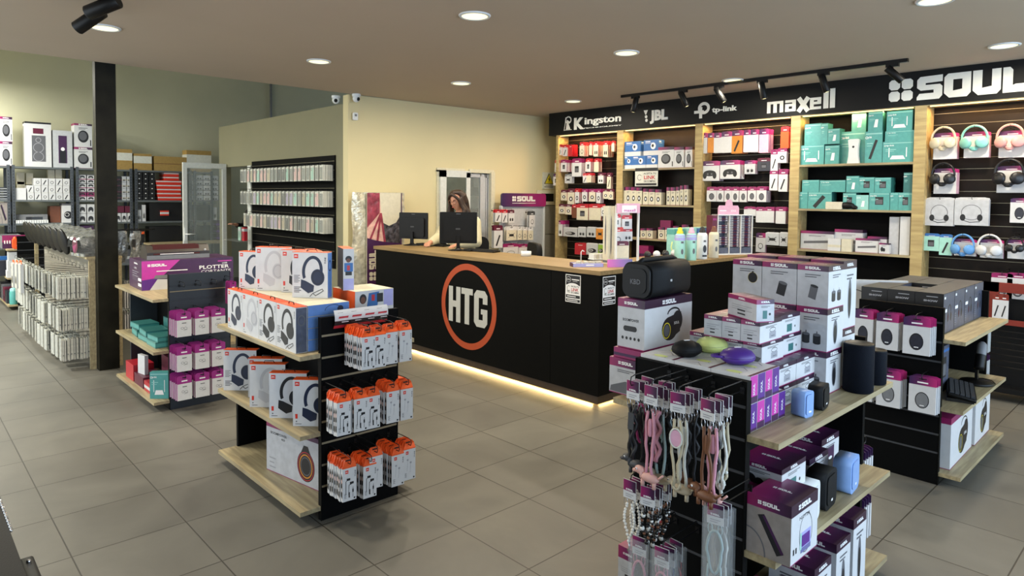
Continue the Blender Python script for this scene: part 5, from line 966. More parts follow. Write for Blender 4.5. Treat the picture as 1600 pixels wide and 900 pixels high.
for c in range(4):
    for r_ in range(3):
        if r_ == 1 and c in (1,): continue
        put(('headset_box', headset_box()), (4.675+.1225+.248*c, 1.13+.0775+.157*r_, .87), 0, 'black and slate headset box, %s row, %s on the right gondola top' % (('front', 'middle', 'back')[r_], nth(c+1)), 'box', 'headset boxes on the right gondola')
b = MB(); w, d, h = .46, .02, .2; b.mat('light_grey').box(-w/2, -d/2, 0, w/2, d/2, h); f = boxframes(w, d, h)['F']; b.mat('ink_grey').ring(f, w*.25, h*.35, w*.17, h*.32, .006, 1, a0=0, a1=180).mat('ink').dq(f, w*.04, h*.85, w*.18, h*.95, 1).dq(f, w*.55, h*.8, w*.68, h*.9, 1)
put(('speaker_box', b.mesh('box')), (4.99, 1.64, .93), R(-52), 'pale grey display card with curved cable print behind the headset boxes', 'box')
put(('speaker_box', plain_box(.3, .1, .06, 'light_grey', None, None, (.2, .7), 'ink_grey')), (4.85, 1.622, .87), R(0), 'low pale box lying behind the headset boxes', 'box')
# keyboard
g = inst('keyboard', None, None, (4.90, 1.075, .487), R(14)); tag(g, 'black mechanical keyboard on a box on the middle shelf of the right gondola', 'keyboard'); g.rotation_euler = (R(10), 0, R(14))
b = MB().mat('black_plastic').rbox(-.2, -.075, 0, .2, .075, .022, .008, 'z'); part('case', b, g)
for r_ in range(5):
    b = MB().mat('dark_grey')
    for k in range(14): x = -.188+.027*k; b.prism([(x, -.066+.027*r_), (x+.022, -.066+.027*r_), (x+.022, -.044+.027*r_), (x, -.044+.027*r_)], .022, .032)
    part('key_row', b, g)
put(('keyboard_box', mk(.38, .14, .02, 'black_card')), (4.90, 1.08, .465), R(14), 'thin black box under the keyboard', 'box')
put(('headset_box', plain_box(.2, .12, .29, 'slate_card', 'square', None, (.86, .92), 'blue_card')), (4.93, 1.235, .465), 0, 'slate blue box standing behind the keyboard', 'box')
g = inst('microphone', None, None, (5.30, 1.075, .466)); tag(g, 'black desk microphone with grey head on a round base', 'microphone')
b = MB().mat('black_plastic').lathe([(.0, 0), (.095, 0), (.1, .006), (.092, .018), (.03, .024), (.016, .03), (0, .03)], 28, caps=False); part('base', b, g)
b = MB().mat('black_plastic').box(-.018, -.008, .02, .018, .008, .17).box(-.03, -.012, .15, .03, .012, .17); part('stand', b, g)
b = MB(); b.M = Matrix.Translation((-.02, -.02, .16)) @ Matrix.Rotation(R(24), 4, 'Y'); b.mat('black_plastic').lathe([(.0, -.06), (.028, -.06), (.03, -.04), (.03, .04)], 20, caps=False); part('body', b, g)
b = MB(); b.M = Matrix.Translation((-.02, -.02, .16)) @ Matrix.Rotation(R(24), 4, 'Y'); b.mat('mid_grey').lathe([(.029, .04), (.03, .09), (.026, .115), (.012, .128), (0, .13)], 20, caps=False); part('head', b, g)
b = MB().mat('wire_black').tube([(.06, 0, .006), (.12, .04, .005), (.16, .0, .005), (.14, -.06, .005), (.05, -.095, .005)], .003, 6); part('cable', b, g)
for i, (x0, x1) in enumerate(((4.60, 5.15), (5.19, 5.63))):
    w = x1-x0; h = .31 if i == 0 else .32; put(('speaker_box', soul_box(w, .2, h, 'boom', None, .12, False, 'white_card')), ((x0+x1)/2, 1.055+.1, .075), R(1), 'large white box with black oval speaker print, %s on the bottom shelf' % ('nearer' if i == 0 else 'farther'), 'box')
def mouse_stack(G, cx, x0, x1, y0, y1, n, kd, lab, X=4.40, dirn=1):
    a = onX(x0, y0, X); c = onX(x1, y1, X); w, h = round(a.y-c.y, 2), round(a.z-c.z, 2); y = (a.y+c.y)/2
    me = pack(w, h, .2, 'header_grad', 'white_card', kd, t=.014)
    inst('hook', hook_mesh(G.location.x-X+.02), G, (G.location.y-y, 0, a.z-.004))
    for k in range(n+1): put(('mouse_pack', me), (X+.024*k, y-.003*k, a.z-.002*(k % 2)), MX+random.uniform(-.05, .05)+R(4), lab if k == 0 else 'pack behind the front %s' % lab.replace('half hidden ', '').replace(' print', '').replace('white ', '').replace(' of the right gondola end', ''), 'pack', None if k == 0 else 'behind '+lab)
mouse_stack(G4, 0, 1413, 1452, 496, 556, 3, 'ovalblack', 'white pack with black oval mouse print, upper row nearest the panel corner')
mouse_stack(G4, 0, 1370, 1403, 490, 550, 3, 'ovalblack', 'white mouse pack, second in the upper row of the right gondola end')
mouse_stack(G4, 0, 1335, 1363, 485, 545, 3, 'ovalblack', 'half hidden white mouse pack, upper row behind the cylinder speakers')
mouse_stack(G4, 0, 1422, 1461, 588, 648, 2, 'ovalgrey', 'white pack with grey oval mouse print, lower row nearest the corner')
mouse_stack(G4, 0, 1371, 1406, 578, 640, 3, 'ovalgrey', 'white pack with grey oval mouse print, lower row second')
mouse_stack(G4, 0, 1332, 1362, 572, 628, 2, 'ovalgrey', 'half hidden white mouse pack, lower row behind the cylinder speakers')
for i, (x, z) in enumerate(((5.68, .80), (5.68, .58), (5.68, .36))):
    inst('hook', hook_mesh(.2), G4, (1.32-1.14, GL, z-.004), R(180))
    for k in range(3): put(('hanging_pack', pack(.1, .19, .15, 'plum' if i else 'teal_dark', 'teal_light' if i == 0 else 'white_card', None, t=.01)), (x+.03*k, 1.14, z), R(90), 'pale pack hanging at the far end of the right gondola, %s' % ('upper', 'middle', 'lower')[i], 'pack', 'packs on the far end %d' % i)
# ---- G3
SB = 'small white speaker boxes piled on the near gondola'
put(('speaker_box', soul_box(.33, .155, .185, 'boom', 'tall', .16)), (2.245, 1.655, .87), MX, 'white and magenta box under the large speaker box, at the back of the near gondola', 'box') if False else None
w, d = .165, .30
put(('speaker_box', soul_box(w, d, .148, 'grey_corner', 'boom', .24)), (2.205+d/2, 1.558+.01+w/2, .87), MX, 'white and magenta box carrying the big speaker box, left of the end panel', 'box')
put(('speaker_box', plain_box(.15, .30, .04, 'magenta', None, None, (.2, .5), 'plum')), (2.215+.15, 1.57+.075, 1.019), MX, 'flat magenta box between the two large speaker boxes', 'box')
wY, wX, hC = .135, .35, .205
put(('speaker_box', soul_box(wY, wX, hC, 'boomfront', 'boom', .17)), (2.225+wX/2, 1.575+wY/2, 1.061), MX, 'wide white and magenta box with carry speaker print, below the big speaker', 'box')
# the big speaker
g = inst('portable_speaker', None, None, (2.405, 1.645, 1.267)); tag(g, 'large black boombox speaker lying on the wide white box', 'speaker')
b = MB(); b.M = Matrix.Rotation(R(3), 4, 'Z'); b.mat('soft_black').rbox(-.17, -.085, 0, .19, .085, .16, .045, 'x', 8); part('body', b, g)
b = MB(); b.M = Matrix.Rotation(R(3), 4, 'Z'); b.mat('black_plastic').rbox(-.185, -.078, .007, -.17, .078, .153, .04, 'x', 8).rbox(-.19, -.06, .025, -.185, .06, .135, .03, 'x', 8); f = Frame((-.1902, .06, .025), (0, -1, 0), (0, 0, 1)); b.mat('ink_grey').text(f, 'KBD', .06, .04, .022, l=1); part('end_cap', b, g)
b = MB(); b.M = Matrix.Rotation(R(3), 4, 'Z'); b.mat('black_plastic').rbox(.19, -.078, .007, .2, .078, .153, .04, 'x', 8); part('end_cap', b, g)
b = MB(); b.M = Matrix.Rotation(R(3), 4, 'Z'); b.mat('white_ink').text(Frame((0, -.0853, .07), (1, 0, 0), (0, 0, 1)), 'KB', 0, 0, .01, l=1); part('badge', b, g)
b = MB(); b.M = Matrix.Rotation(R(3), 4, 'Z'); b.mat('soft_black').tube([(-.16, 0, .155), (-.13, 0, .168), (.14, 0, .168), (.18, 0, .155)], .012, 8); part('handle', b, g)
for ch in g.children: ch.scale = (.86, .84, .93)
# flat thin boxes with magenta spines
def spine_box(alt):
    k = ('sp', alt)
    if k not in _bx:
        w, d, h = .054, .152, .0985; b = MB().mat('white_card').box(-w/2, -d/2, 0, w/2, d/2, h); f = boxframes(w, d, h)['F']; b.mat('bright_magenta' if alt else 'purple').dq(f, .001, .001, w-.001, h-.001, 1).mat('plum').dq(f, .001, .001, w-.001, h*.25 if alt else h*.1, 2).mat('white_ink').text(f, 'SOUL', w*.62, h*.5, w*.26, w=h*.42, l=3, vert=True)
        T_ = boxframes(w, d, h)['T']; b.mat('wine').dq(T_, 0, d*.0, w, d*.08, 1).mat('ink_grey').stroke(T_, [(w*.2, d*.3), (w*.8, d*.5), (w*.3, d*.7)], .002, 1); 
        if alt: b.mat('lime_plastic').disc(T_, w*.5, d*.5, w*.3, d*.2, 1)
        _bx[k] = b.mesh('box')
    return _bx[k]
for l in range(2):
    for r_ in range(3):
        for c in range(5):
            if l == 1 and c == 4: continue
            put(('speaker_sleeve_box', spine_box((c+l+r_) % 2)), (2.168+.0275+.0555*c, 1.09+.077+.1535*r_ - .0, .87+.099*l), 0, 'slim box, %s spine, %s, %s layer, %s rank' % (('magenta', 'purple')[(c+l+r_) % 2 == 0], nth(c+1), ('lower', 'upper')[l], ('front', 'middle', 'rear')[r_]), 'box', 'slim spined boxes on the near gondola')
# clam shaped speakers
def clam(col, px, py, rad, rz, lab, handle=True):
    p = onZ(px, py, 1.069); g = inst('oval_speaker', None, None, (p.x, p.y, 1.069), rz); g.scale = (1, 1, .86); tag(g, lab, 'speaker', 'three oval strap speakers')
    b = MB().mat(col).lathe([(0, 0), (rad*.6, .002), (rad*.93, .018), (rad, .030), (rad*.985, .0315)], 32, caps=False, sy=.82); part('lower_shell', b, g)
    b = MB().mat(col).lathe([(rad*.985, .0325), (rad*.97, .040), (rad*.8, .056), (rad*.45, .067), (0, .071)], 32, caps=False, sy=.82); part('upper_shell', b, g)
    if handle:
      b = MB().mat(col); pts = [(-rad*.9-.035*math.sin(R(t)), .018*math.cos(R(t)), .034) for t in range(0, 181, 20)]; b.tube(pts, .006, 8); part('strap', b, g)
    b = MB().mat('white_ink').box(-.012, -.002, .0705, .012, .004, .0725); part('badge', b, g)
clam('soft_black', 1073, 556, .062, R(-25), 'black oval speaker, left of three on the white boxes', False); clam('lime_plastic', 1112, 549, .068, R(160), 'pale lime oval speaker behind the other two', False); clam('purple_plastic', 1152, 568, .066, R(-42), 'purple oval speaker with strap, right of three on the white boxes')
# small boxes piled behind
hB = .086
def sbox(kd, sd): return soul_box(.077, .185, hB, kd, sd, .2)
lay = [(2.47, .87, 4), (2.46, .957, 4), (2.44, 1.044, 4), (2.40, 1.131, 3)]
nm_ = ('lowest', 'second', 'third', 'fourth')
for l, (x, z, n) in enumerate(lay):
    for c in range(n):
        y = (1.185 if l == 2 else 1.175)+.0385+.079*c
        if l < 2: y = 1.14+.0385+.079*c
        put(('small_speaker_box', sbox(('grey_corner', 'grey_corner', 'grey_corner', 'list')[l], 'bag')), (x+.0925, y, z), MX, 'small white wine-banded speaker box, %s from the right in the %s layer' % (('first', 'second', 'third', 'fourth')[c], nm_[l]), 'box', SB)
        if l in (2, 3) and c == 0 : put(('small_speaker_box', sbox('green_dev', 'green_dev')), (x+.28, y+.01, z), MX, 'small box with green print behind the %s layer' % nm_[l], 'box', SB)
    if l < 2:
        for c in range(3): put(('small_speaker_box', sbox('green_dev', 'bag')), (x+.28, 1.14+.0385+.079*c, z), MX, 'small white box in the second rank, %s layer, %s from the right' % (nm_[l], ('first', 'second', 'third')[c]), 'box', SB)
put(('small_speaker_box', sbox('green_dev', 'list')), (2.40+.05, 1.24, 1.218), R(-28), 'single small white box turned on top of the small box pile', 'box', SB)
# big speaker boxes tower
TB = 'large white speaker boxes stacked in the tower'
ys = [(1.092, 1.222), (1.224, 1.378), (1.38, 1.518)]; kinds = [['two', 'two', 'greycyl'], ['cyl', 'cyl', 'cyl'], ['ball', 'ball', 'ball']]
for c, (y0, y1) in enumerate(ys):
    for l in range(3):
        kd = kinds[c][l]
        put(('speaker_box', soul_box(round(y1-y0-.001, 3), .165, .179, kd, 'tall' if l < 2 else 'two', .13)), (2.822+.083, (y0+y1)/2, .87+.1795*l), MX, 'white and magenta speaker box, %s column from the right, %s level of the tower front' % (('first', 'second', 'third')[c], ('bottom', 'middle', 'top')[l]), 'box', TB)
for c, y0 in enumerate((1.10, 1.25, 1.40)):
    for l, hh in enumerate((.25, .30)):
        put(('speaker_box', soul_box(.14, .15, hh-.002, 'tall', 'tall', .12)), (3.075, y0+.07, .87+(.25 if l else 0)), MX, 'tall white speaker box in the rear of the tower, %s column, %s level' % (('first', 'second', 'third')[c], ('lower', 'upper')[l]), 'box', TB)
# cylinder speakers
def cyl(x, y, r_, h, lab, z=.87):
    g = inst('cylinder_speaker', None, None, (x, y, z)); tag(g, lab, 'speaker', 'black cylinder speakers')
    b = MB().mat('navy_grille').lathe([(r_*.9, 0), (r_, .006), (r_, h-.008), (r_*.97, h-.002)], 40, caps=True); part('body', b, g)
    b = MB().mat('black_plastic').lathe([(r_*.97, h-.002), (r_*.95, h+.002), (r_*.9, h-.001), (0, h-.002)], 40, caps=False); part('top', b, g)
    b = MB().mat('light_grey').box(-.006, -.001, 0, .006, 0, .006); o = part('badge', b, g); a = R(-60); o.location = (r_*math.cos(a)*.99, r_*math.sin(a)*.99-.001, .02); o.rotation_euler = (0, 0, R(30))
cyl(3.005, 1.03, .060, .205, 'taller black cylinder speaker at the end of the near gondola top shelf'); cyl(3.19, 1.025, .047, .150, 'shorter black cylinder speaker behind the taller one')
def mini(x, y, z, w, d, h, col, rz, lab, strap=True, dark='ink'):
    g = inst('mini_speaker', None, None, (x, y, z), rz); tag(g, lab, 'speaker', 'small block speakers on the near gondola')
    b = MB().mat(col).rbox(-w/2, -d/2, 0, w/2, d/2, h, min(w, h)*.22, 'y', 6); part('body', b, g)
    b = MB().mat(col).rbox(-w*.38, -d/2-.004, h*.12, w*.38, -d/2, h*.88, min(w, h)*.16, 'y', 6); b.mat('white_ink').box(-.008, -d/2-.0045, h*.2, .008, -d/2-.004, h*.26); part('grille', b, g)
    if strap: b = MB().mat(col).tube([(w*.5, 0, h*.8), (w*.5+.012, 0, h*.6), (w*.5+.01, 0, h*.3), (w*.5-.002, 0, h*.22)], .006, 8); part('strap', b, g)
mini(2.50, 1.05, .87, .06, .055, .098, 'blue_speaker', R(-8), 'pale blue block speaker on the top shelf beside the slim boxes'); mini(2.645, 1.05, .87, .1, .055, .095, 'soft_black', R(8), 'black block speaker on the top shelf beside the pale blue one')
mini(2.93, 1.04, .465, .135, .07, .145, 'blue_speaker', R(6), 'larger pale blue block speaker on the middle shelf', False); mini(2.70, 1.05, .465, .135, .075, .15, 'soft_black', R(4), 'black block speaker on the middle shelf'); mini(2.53, 1.045, .465, .12, .075, .15, 'white_plastic', R(4), 'white block speaker with strap on the middle shelf')
# boxes on the middle shelf
put(('speaker_box', soul_box(.155, .21, .205, 'diagdev', 'lantern', .2)), (2.155+.105, .93+.0775, .465), MX, 'large magenta box with glowing lantern print at the front of the middle shelf', 'box')
MBX = [(2.165, 1.145, .465, .075, .2, .17, 'grey_corner', 'lantern', 'upright box with lantern print behind the large one, next to the end panel'), (2.30, 1.15, .465, .14, .15, .13, 'list', 'bag', 'purple-topped box behind the large lantern box'), (2.50, 1.15, .465, .14, .16, .13, 'green_dev', 'green_dev', 'magenta-topped box with green-black device print in the middle'), (2.32, 1.09, .597, .17, .2, .115, 'webcam', 'green_dev', 'white box with black device print, upper layer below the shelf'),
       (2.74, 1.165, .465, .18, .19, .15, 'green_dev', 'green_dev', 'purple-topped box behind the black speaker'), (2.95, 1.2, .465, .16, .19, .17, 'green_dev', 'window', 'purple-topped box behind the pale blue speaker')]
for x, y, z, w, d, h, k1, k2, l in MBX: put(('speaker_box', soul_box(w, d, h, k1, k2, .16)), (x+d/2, y+w/2-.05, z), MX, l, 'box')
# bottom shelf
for i, (x0, w, d, h, k) in enumerate(((2.42, .15, .17, .27, 'tall'), (2.62, .14, .16, .29, 'tall'), (2.79, .14, .16, .33, 'tall'))):
    put(('speaker_box', soul_box(.17, w, h, 'window', k, .12)), (x0+w/2, .955+.085, .075), MX, 'tall white purple-topped speaker box, %s on the bottom shelf' % ('nearest', 'middle', 'farthest')[i], 'box', 'tall boxes on the bottom shelf')
put(('speaker_box', soul_box(.16, .18, .2, 'hp', 'hp', .12)), (2.17+.09, 1.06, .075), MX, 'white box with headphone print at the near end of the bottom shelf', 'box')
put(('speaker_box', soul_box(.10, .3, .17, 'list', None, .3)), (2.19+.15, 1.61, .075), MX, 'white box with magenta lid low at the left side of the near gondola', 'box')
# packs on the far end panel, seen edge-on
b = hook_mesh(.2)
for z, y in ((.50, 1.15), (.27, 1.15), (.80, 1.2)):
    inst('hook', hook_mesh(.2), G3, (1.32-y, GL, z-.004), R(180))
    for k in range(4): put(('hanging_pack', pack(.12, .19, .17, 'header_grad', 'white_card', 'ovalgrey', t=.016)), (3.31+.03*k, y, z), R(90), 'white pack seen edge-on at the far end of the near gondola, %s hook' % ({.5: 'middle', .27: 'lower', .8: 'upper'}[z]), 'pack', 'edge-on packs %s' % z)
# ---- lanyards and charms on the near end panel
def lanyard(kind, cord, charm=None, L=.22):
    L = L*((1.32 if charm else 1.15) if kind != 'beads' else 1.25)
    k = ('lan', kind, cord, charm, L)
    if k in _bx: return _bx[k]
    c = MB().mat('white_card').prism([(-.027, -.055), (.027, -.055), (.027, .012), (-.027, .012)], -.001, .001, 'y'); f = Frame((-.027, -.0012, -.055), (1, 0, 0), (0, 0, 1))
    c.mat('soul_band').dq(f, .001, .027, .053, .066, 1); soul_logo(c, f, .012, .030, .03, .006, 2); c.mat('light_ink').dq(f, .01, .014, .044, .017, 1).dq(f, .01, .007, .036, .010, 1)
    parts = [('card', c.mesh('card'))]
    r_ = MB().mat('chrome' if charm != 'none' else cord)
    for s in (-1, 1): r_.tube([(s*.016+.007*math.cos(R(t)), 0, -.070+.017*math.sin(R(t))) for t in range(0, 360, 30)], .0016, 5, closed=True)
    parts.append(('clip_ring', r_.mesh('clip_ring')))
    rnd = random.Random(hash(str(k)) % 1000 if False else len(_bx)); o = MB().mat(cord if cord in MATS else 'bead_black')
    if kind == 'cord':
        for s in (-1, 1):
            pts = [(s*(.013+.005*math.sin(t*1.1+len(_bx))+rnd.uniform(-.004, .004)), rnd.uniform(-.004, .004), -.08-(L-.08)*t/6) for t in range(7)]; o.tube(pts, .0052, 6)
        o.tube([(.014*math.cos(R(t)), .0, -L+.01+.022*math.sin(R(t))) for t in range(180, 361, 20)], .0052, 6); o.lathe([(.006, -.03), (.008, -.02), (.008, .02), (.006, .03)], 8, o=(0, 0, -.135))
    elif kind == 'braid':
        for s in (-1, 0, 1):
            pts = [(s*.010+.006*math.sin(t*1.3+s*2), .005*math.cos(t*1.3+s), -.075-(L-.075)*t/12) for t in range(13)]; o.tube(pts, .0065, 6)
    elif kind == 'beads':
        for s in (-1, 1):
            for i in range(13):
                t = i/12; x = s*(.020*math.sin(math.pi*min(1, t*.9+.15))); z = -.075-(L-.08)*t; m_ = 'bead_pearl' if cord == 'pearl' else ('bead_black', 'bead_pearl', 'bead_brown', 'bead_black', 'bead_red' if cord == 'redmix' else 'bead_black')[(i*3+(s+1)) % 5]; o.mat(m_).ball((x, rnd.uniform(-.003, .003), z), .0058+(.003 if (i % 5 == 2 and cord != 'pearl') else 0), 8)
    elif kind == 'loop':
        pts = [(.026*math.cos(R(t))*(1 if math.sin(R(t)) > 0 else .8), 0, -.145+.07*math.sin(R(t))) for t in range(0, 360, 15)]; o.tube(pts, .0045, 6, closed=True); o.tube([(-.02, 0, -.19), (-.024, 0, -L)], .004, 6); o.tube([(.02, 0, -.19), (.022, 0, -L)], .004, 6)
    parts.append(('cord', o.mesh('cord')))
    if charm and charm != 'none':
        ch = MB(); z = -L
        if charm == 'tag': ch.mat('dark_grey').prism([(-.012, -.16), (.012, -.16), (.014, -.10), (-.010, -.10)], -.012, -.009, 'y')
        elif charm in ('dog_pink', 'dog_cream', 'dog_brown', 'dog_black'):
            ch.mat({'dog_pink': 'pink_skin', 'dog_cream': 'cream_skin', 'dog_brown': 'leather_brown', 'dog_black': 'dark_grey'}[charm])
            ch.ball((0, 0, z), .016, 12, 1.9, .8, .8).ball((-.030, 0, z+.012), .013, 12, 1.25, .8, .85).ball((-.046, 0, z+.006), .006, 8, 1.5, .9, .8).ball((-.022, -.006, z+.004), .007, 8, .7, .6, 1.7)
            for x in (-.018, .018): ch.tube([(x, -.004, z-.008), (x, -.004, z-.024)], .005, 6)
            ch.tube([(.028, 0, z+.004), (.042, 0, z+.018)], .003, 6); ch.mat('white_ink').ball((-.034, -.010, z+.016), .003, 6); ch.mat('ink').ball((-.034, -.0125, z+.016), .0016, 6)
        elif charm == 'oval': ch.mat('pink_card').prism([(.02*math.cos(R(t)), -.14+.028*math.sin(R(t))) for t in range(0, 360, 24)], -.01, -.007, 'y').mat('cord_white').tube([(.022*math.cos(R(t)), -.009, -.14+.032*math.sin(R(t))) for t in range(0, 360, 24)], .003, 6, closed=True)
        elif charm == 'bone': ch.mat('cord_white').ball((0, 0, z), .008, 8).ball((.012, 0, z+.016), .007, 8).tube([(0, 0, z), (.006, 0, z-.03)], .006, 6)
        elif charm == 'claw': ch.mat('chrome').tube([(0, 0, z), (.004, 0, z-.02), (-.004, 0, z-.032)], .004, 6)
        ch.v = [(x*1.35, y*1.35, z+(zz-z)*1.35) for x, y, zz in ch.v] if 'dog' in charm else ch.v; parts.append(('charm', ch.mesh('charm')))
    _bx[k] = ('phone_lanyard', parts); return _bx[k]
def lan_row(px, py, X, L, items, hname):
    X = X+.0
    """one hook: items from front to back"""
    p = onX(px, py, X); inst('hook', hook_mesh(L), G3, (1.32-p.y, 0, p.z-.003))
    for k, (sp_, lab) in enumerate(items):
        put(sp_, (X+.012+.026*k, p.y-.006*(k % 2), p.z-.004*(k % 3)), MX+random.uniform(-.18, .18), lab, 'lanyard', 'lanyards on the '+hname)
X0 = 1.93
R1 = 'upper row'
lan_row(986, 601, X0-.03, .24, [(lanyard('braid', 'cord_black', 'tag', .20), 'black braided lanyard with grey tag, front of the leftmost hook'), (lanyard('cord', 'cord_black', 'dog_black', .22), 'black cord lanyard with black dog charm on the leftmost hook'), (lanyard('loop', 'magenta', None, .14), 'magenta looped lanyard behind on the leftmost hook'), (lanyard('braid', 'cord_black', None, .21), 'black braid behind the magenta loop on the leftmost hook')], 'leftmost hook')
lan_row(1014, 609, X0-.03, .22, [(lanyard('cord', 'cord_pink', 'dog_pink', .235), 'pink cord lanyard with pink dog charm, front of the second hook'), (lanyard('braid', 'cord_pink', None, .22), 'pink braided lanyard second on the second hook'), (lanyard('braid', 'cord_black', 'tag', .2), 'black braid with grey tag on the second hook'), (lanyard('cord', 'cord_black', None, .21), 'black cord lanyard at the back of the second hook'), (lanyard('cord', 'cord_teal', None, .2), 'pale teal cord lanyard at the back of the second hook')], 'second hook')
lan_row(1031, 613, X0+.02, .17, [(lanyard('cord', 'cord_teal', 'dog_cream', .235), 'white and teal cord lanyard with cream dog charm'), (lanyard('braid', 'cord_black', None, .2), 'black braid behind the cream dog lanyard')], 'narrow middle hook')
lan_row(1056, 620, X0-.03, .22, [(lanyard('cord', 'cord_cream', 'oval', .23), 'cream cord lanyard with pink oval charm, front of the third hook'), (lanyard('cord', 'cord_white', 'dog_cream', .24), 'white cord lanyard with cream dog charm on the third hook'), (lanyard('braid', 'cord_black', 'tag', .19), 'black braid with tag behind on the third hook'), (lanyard('cord', 'cord_black', 'dog_brown', .24), 'black cord lanyard with brown dog charm on the third hook'), (lanyard('braid', 'cord_black', None, .2), 'plain black braid at the back of the third hook')], 'third hook')
lan_row(1103, 631, X0-.03, .22, [(lanyard('cord', 'leather_brown', 'dog_brown', .23), 'brown cord lanyard with brown dog charm, front of the fourth hook'), (lanyard('cord', 'cord_pink', 'dog_pink', .235), 'pink cord lanyard with pale pink dog charm on the fourth hook'), (lanyard('braid', 'cord_black', None, .21), 'black braid on the fourth hook'), (lanyard('cord', 'cord_white', 'bone', .22), 'white cord lanyard with bone charm on the fourth hook'), (lanyard('cord', 'cord_cream', 'bone', .20), 'cream cord lanyard at the back of the fourth hook')], 'fourth hook')
lan_row(981, 757, X0-.03, .22, [(lanyard('beads', 'pearl', 'claw', .17), 'pearl bead strap, front of the lower left hook'), (lanyard('beads', 'pearl', None, .17), 'pearl bead strap behind the front one'), (lanyard('beads', 'pearl', None, .16), 'pearl bead strap at the back of the lower left hook')], 'lower left hook')
lan_row(1009, 768, X0-.03, .22, [(lanyard('beads', 'mix', None, .15), 'black and white bead strap, front of the bead hook'), (lanyard('beads', 'mix2', None, .16), 'second black and white bead strap on the bead hook'), (lanyard('beads', 'redmix', None, .15), 'brown and red bead strap on the bead hook'), (lanyard('beads', 'mix3', None, .16), 'fourth bead strap on the bead hook'), (lanyard('beads', 'redmix2', None, .14), 'rearmost bead strap on the bead hook')], 'bead hook')
def bagged(cord, k_=0):
    k = ('bag', cord)
    if k not in _bx:
        n_, ps = lanyard('loop', cord, 'none', .18); bg = MB().mat('clear_plastic').box(-.04, -.007, -.30, .04, -.0065, .0).box(-.04, .0065, -.30, .04, .007, .0); _bx[k] = ('phone_lanyard', list(ps)+[('clear_bag', bg.mesh('clear_bag'))])
    return _bx[k]
lan_row(1115, 795, X0-.03, .22, [(bagged('cord_teal'), 'pale braided lanyard in a clear bag, front of the right lower hook'), (bagged('cord_white'), 'white braided lanyard in a clear bag behind the pale one'), (bagged('cord_black'), 'black lanyard in a clear bag at the back of the right lower hook')], 'right lower hook')
lan_row(996, 846, X0-.03, .22, [(bagged('cord_pink'), 'pink lanyard in a clear bag, bottom left hook')], 'bottom left hook')
lan_row(1031, 863, X0-.03, .22, [(bagged('cord_pink'), 'pink and white lanyard in a clear bag, front of the bottom middle hook'), (bagged('cord_blue'), 'navy lanyard in a clear bag on the bottom middle hook'), (bagged('cord_teal'), 'pale lanyard in a clear bag on the bottom middle hook'), (bagged('bead_red'), 'red lanyard in a clear bag at the back of the bottom middle hook')], 'bottom middle hook')
# ================================================================ things on the counter (top at 1.10)
CT = 1.10
def monitor(px, py, rz, lab, sc=1.0, logo='dark_grey'):
    p = onZ(px, py, CT); g = inst('monitor', None, None, (p.x, p.y, CT), rz); tag(g, lab, 'monitor', 'monitors seen from behind on the counter')
    W_, H_ = .37*sc, .31*sc; z0 = .075
    b = MB().mat('black_plastic').rbox(-W_/2, -.008, z0, W_/2, .016, z0+H_, .01, 'y'); b.rbox(-W_*.40, -.028, z0+H_*.08, W_*.40, -.008, z0+H_*.80, .02, 'y'); b.mat(logo).box(-W_*.07, -.029, z0+H_*.44, W_*.05, -.028, z0+H_*.49); b.mat('ink_grey').box(-W_*.06, -.009, z0+H_*.93, W_*.06, -.0082, z0+H_*.95); part('screen_housing', b, g)
    b = MB().mat('dark_card').box(-W_/2+.012, .016, z0+.012, W_/2-.012, .0172, z0+H_-.012); part('screen', b, g)
    b = MB().mat('black_plastic').prism([(-.02, .02), (.02, .02), (.014, .16), (-.014, .16)], -.05, -.028, 'y'); part('stand_neck', b, g)
    b = MB().mat('black_plastic').lathe([(0, 0), (.10, 0), (.10, .006), (.03, .018), (.02, .03)], 28, o=(0, -.035, 0), sx=1.1, sy=.75); part('stand_base', b, g)
monitor(646, 383, R(-62), 'black monitor seen from behind, left end of the counter', 1.0); monitor(716, 391, R(-40), 'larger black monitor seen from behind, in front of the woman', 1.09)
def kb(px, py, rz, lab, w=.42):
    p = onZ(px, py, CT); g = inst('keyboard', None, None, (p.x, p.y, CT), rz); tag(g, lab, 'keyboard')
    b = MB().mat('black_plastic').rbox(-w/2, -.07, 0, w/2, .07, .018, .01, 'z'); part('case', b, g)
    b = MB().mat('soft_black')
    for r_ in range(5):
        for k in range(14): x = -w/2+.012+(w-.03)/14*k; b.box(x, -.062+.025*r_, .018, x+(w-.03)/14-.004, -.042+.025*r_, .024)
    part('keys', b, g)
kb(676, 384, R(-75), 'black keyboard behind the left monitor'); kb(752, 393, R(-75), 'black keyboard right of the front monitor', .40)
b = MB().mat('wire_black'); rnd = random.Random(3); base = onZ(733, 393, CT)
for k in range(5):
    pts = [(base.x-.12+.05*i+rnd.uniform(-.03, .03), base.y+.12-.05*i+rnd.uniform(-.05, .05), CT+.006+.014*math.sin(i*1.3+k)**2) for i in range(7)]; b.tube(pts, .004, 5)
tag(inst('cable_tangle', b.mesh('c')), 'tangle of black cables beside the front monitor stand', 'cables')
b = MB().mat('clear_plastic').lathe([(.045, 0), (.052, .0), (.052, .048), (.045, .048), (.038, .048), (.038, 0)], 28, caps=False); p = onZ(822, 400, CT)
o = MB().mat('white_plastic').lathe([(.036, 0), (.0515, 0), (.0515, .047), (.036, .047), (.036, 0)], 28, caps=False); put(('tape_roll', o.mesh('t')), (p.x, p.y, CT), 0, 'white roll of tape on the counter', 'tape')
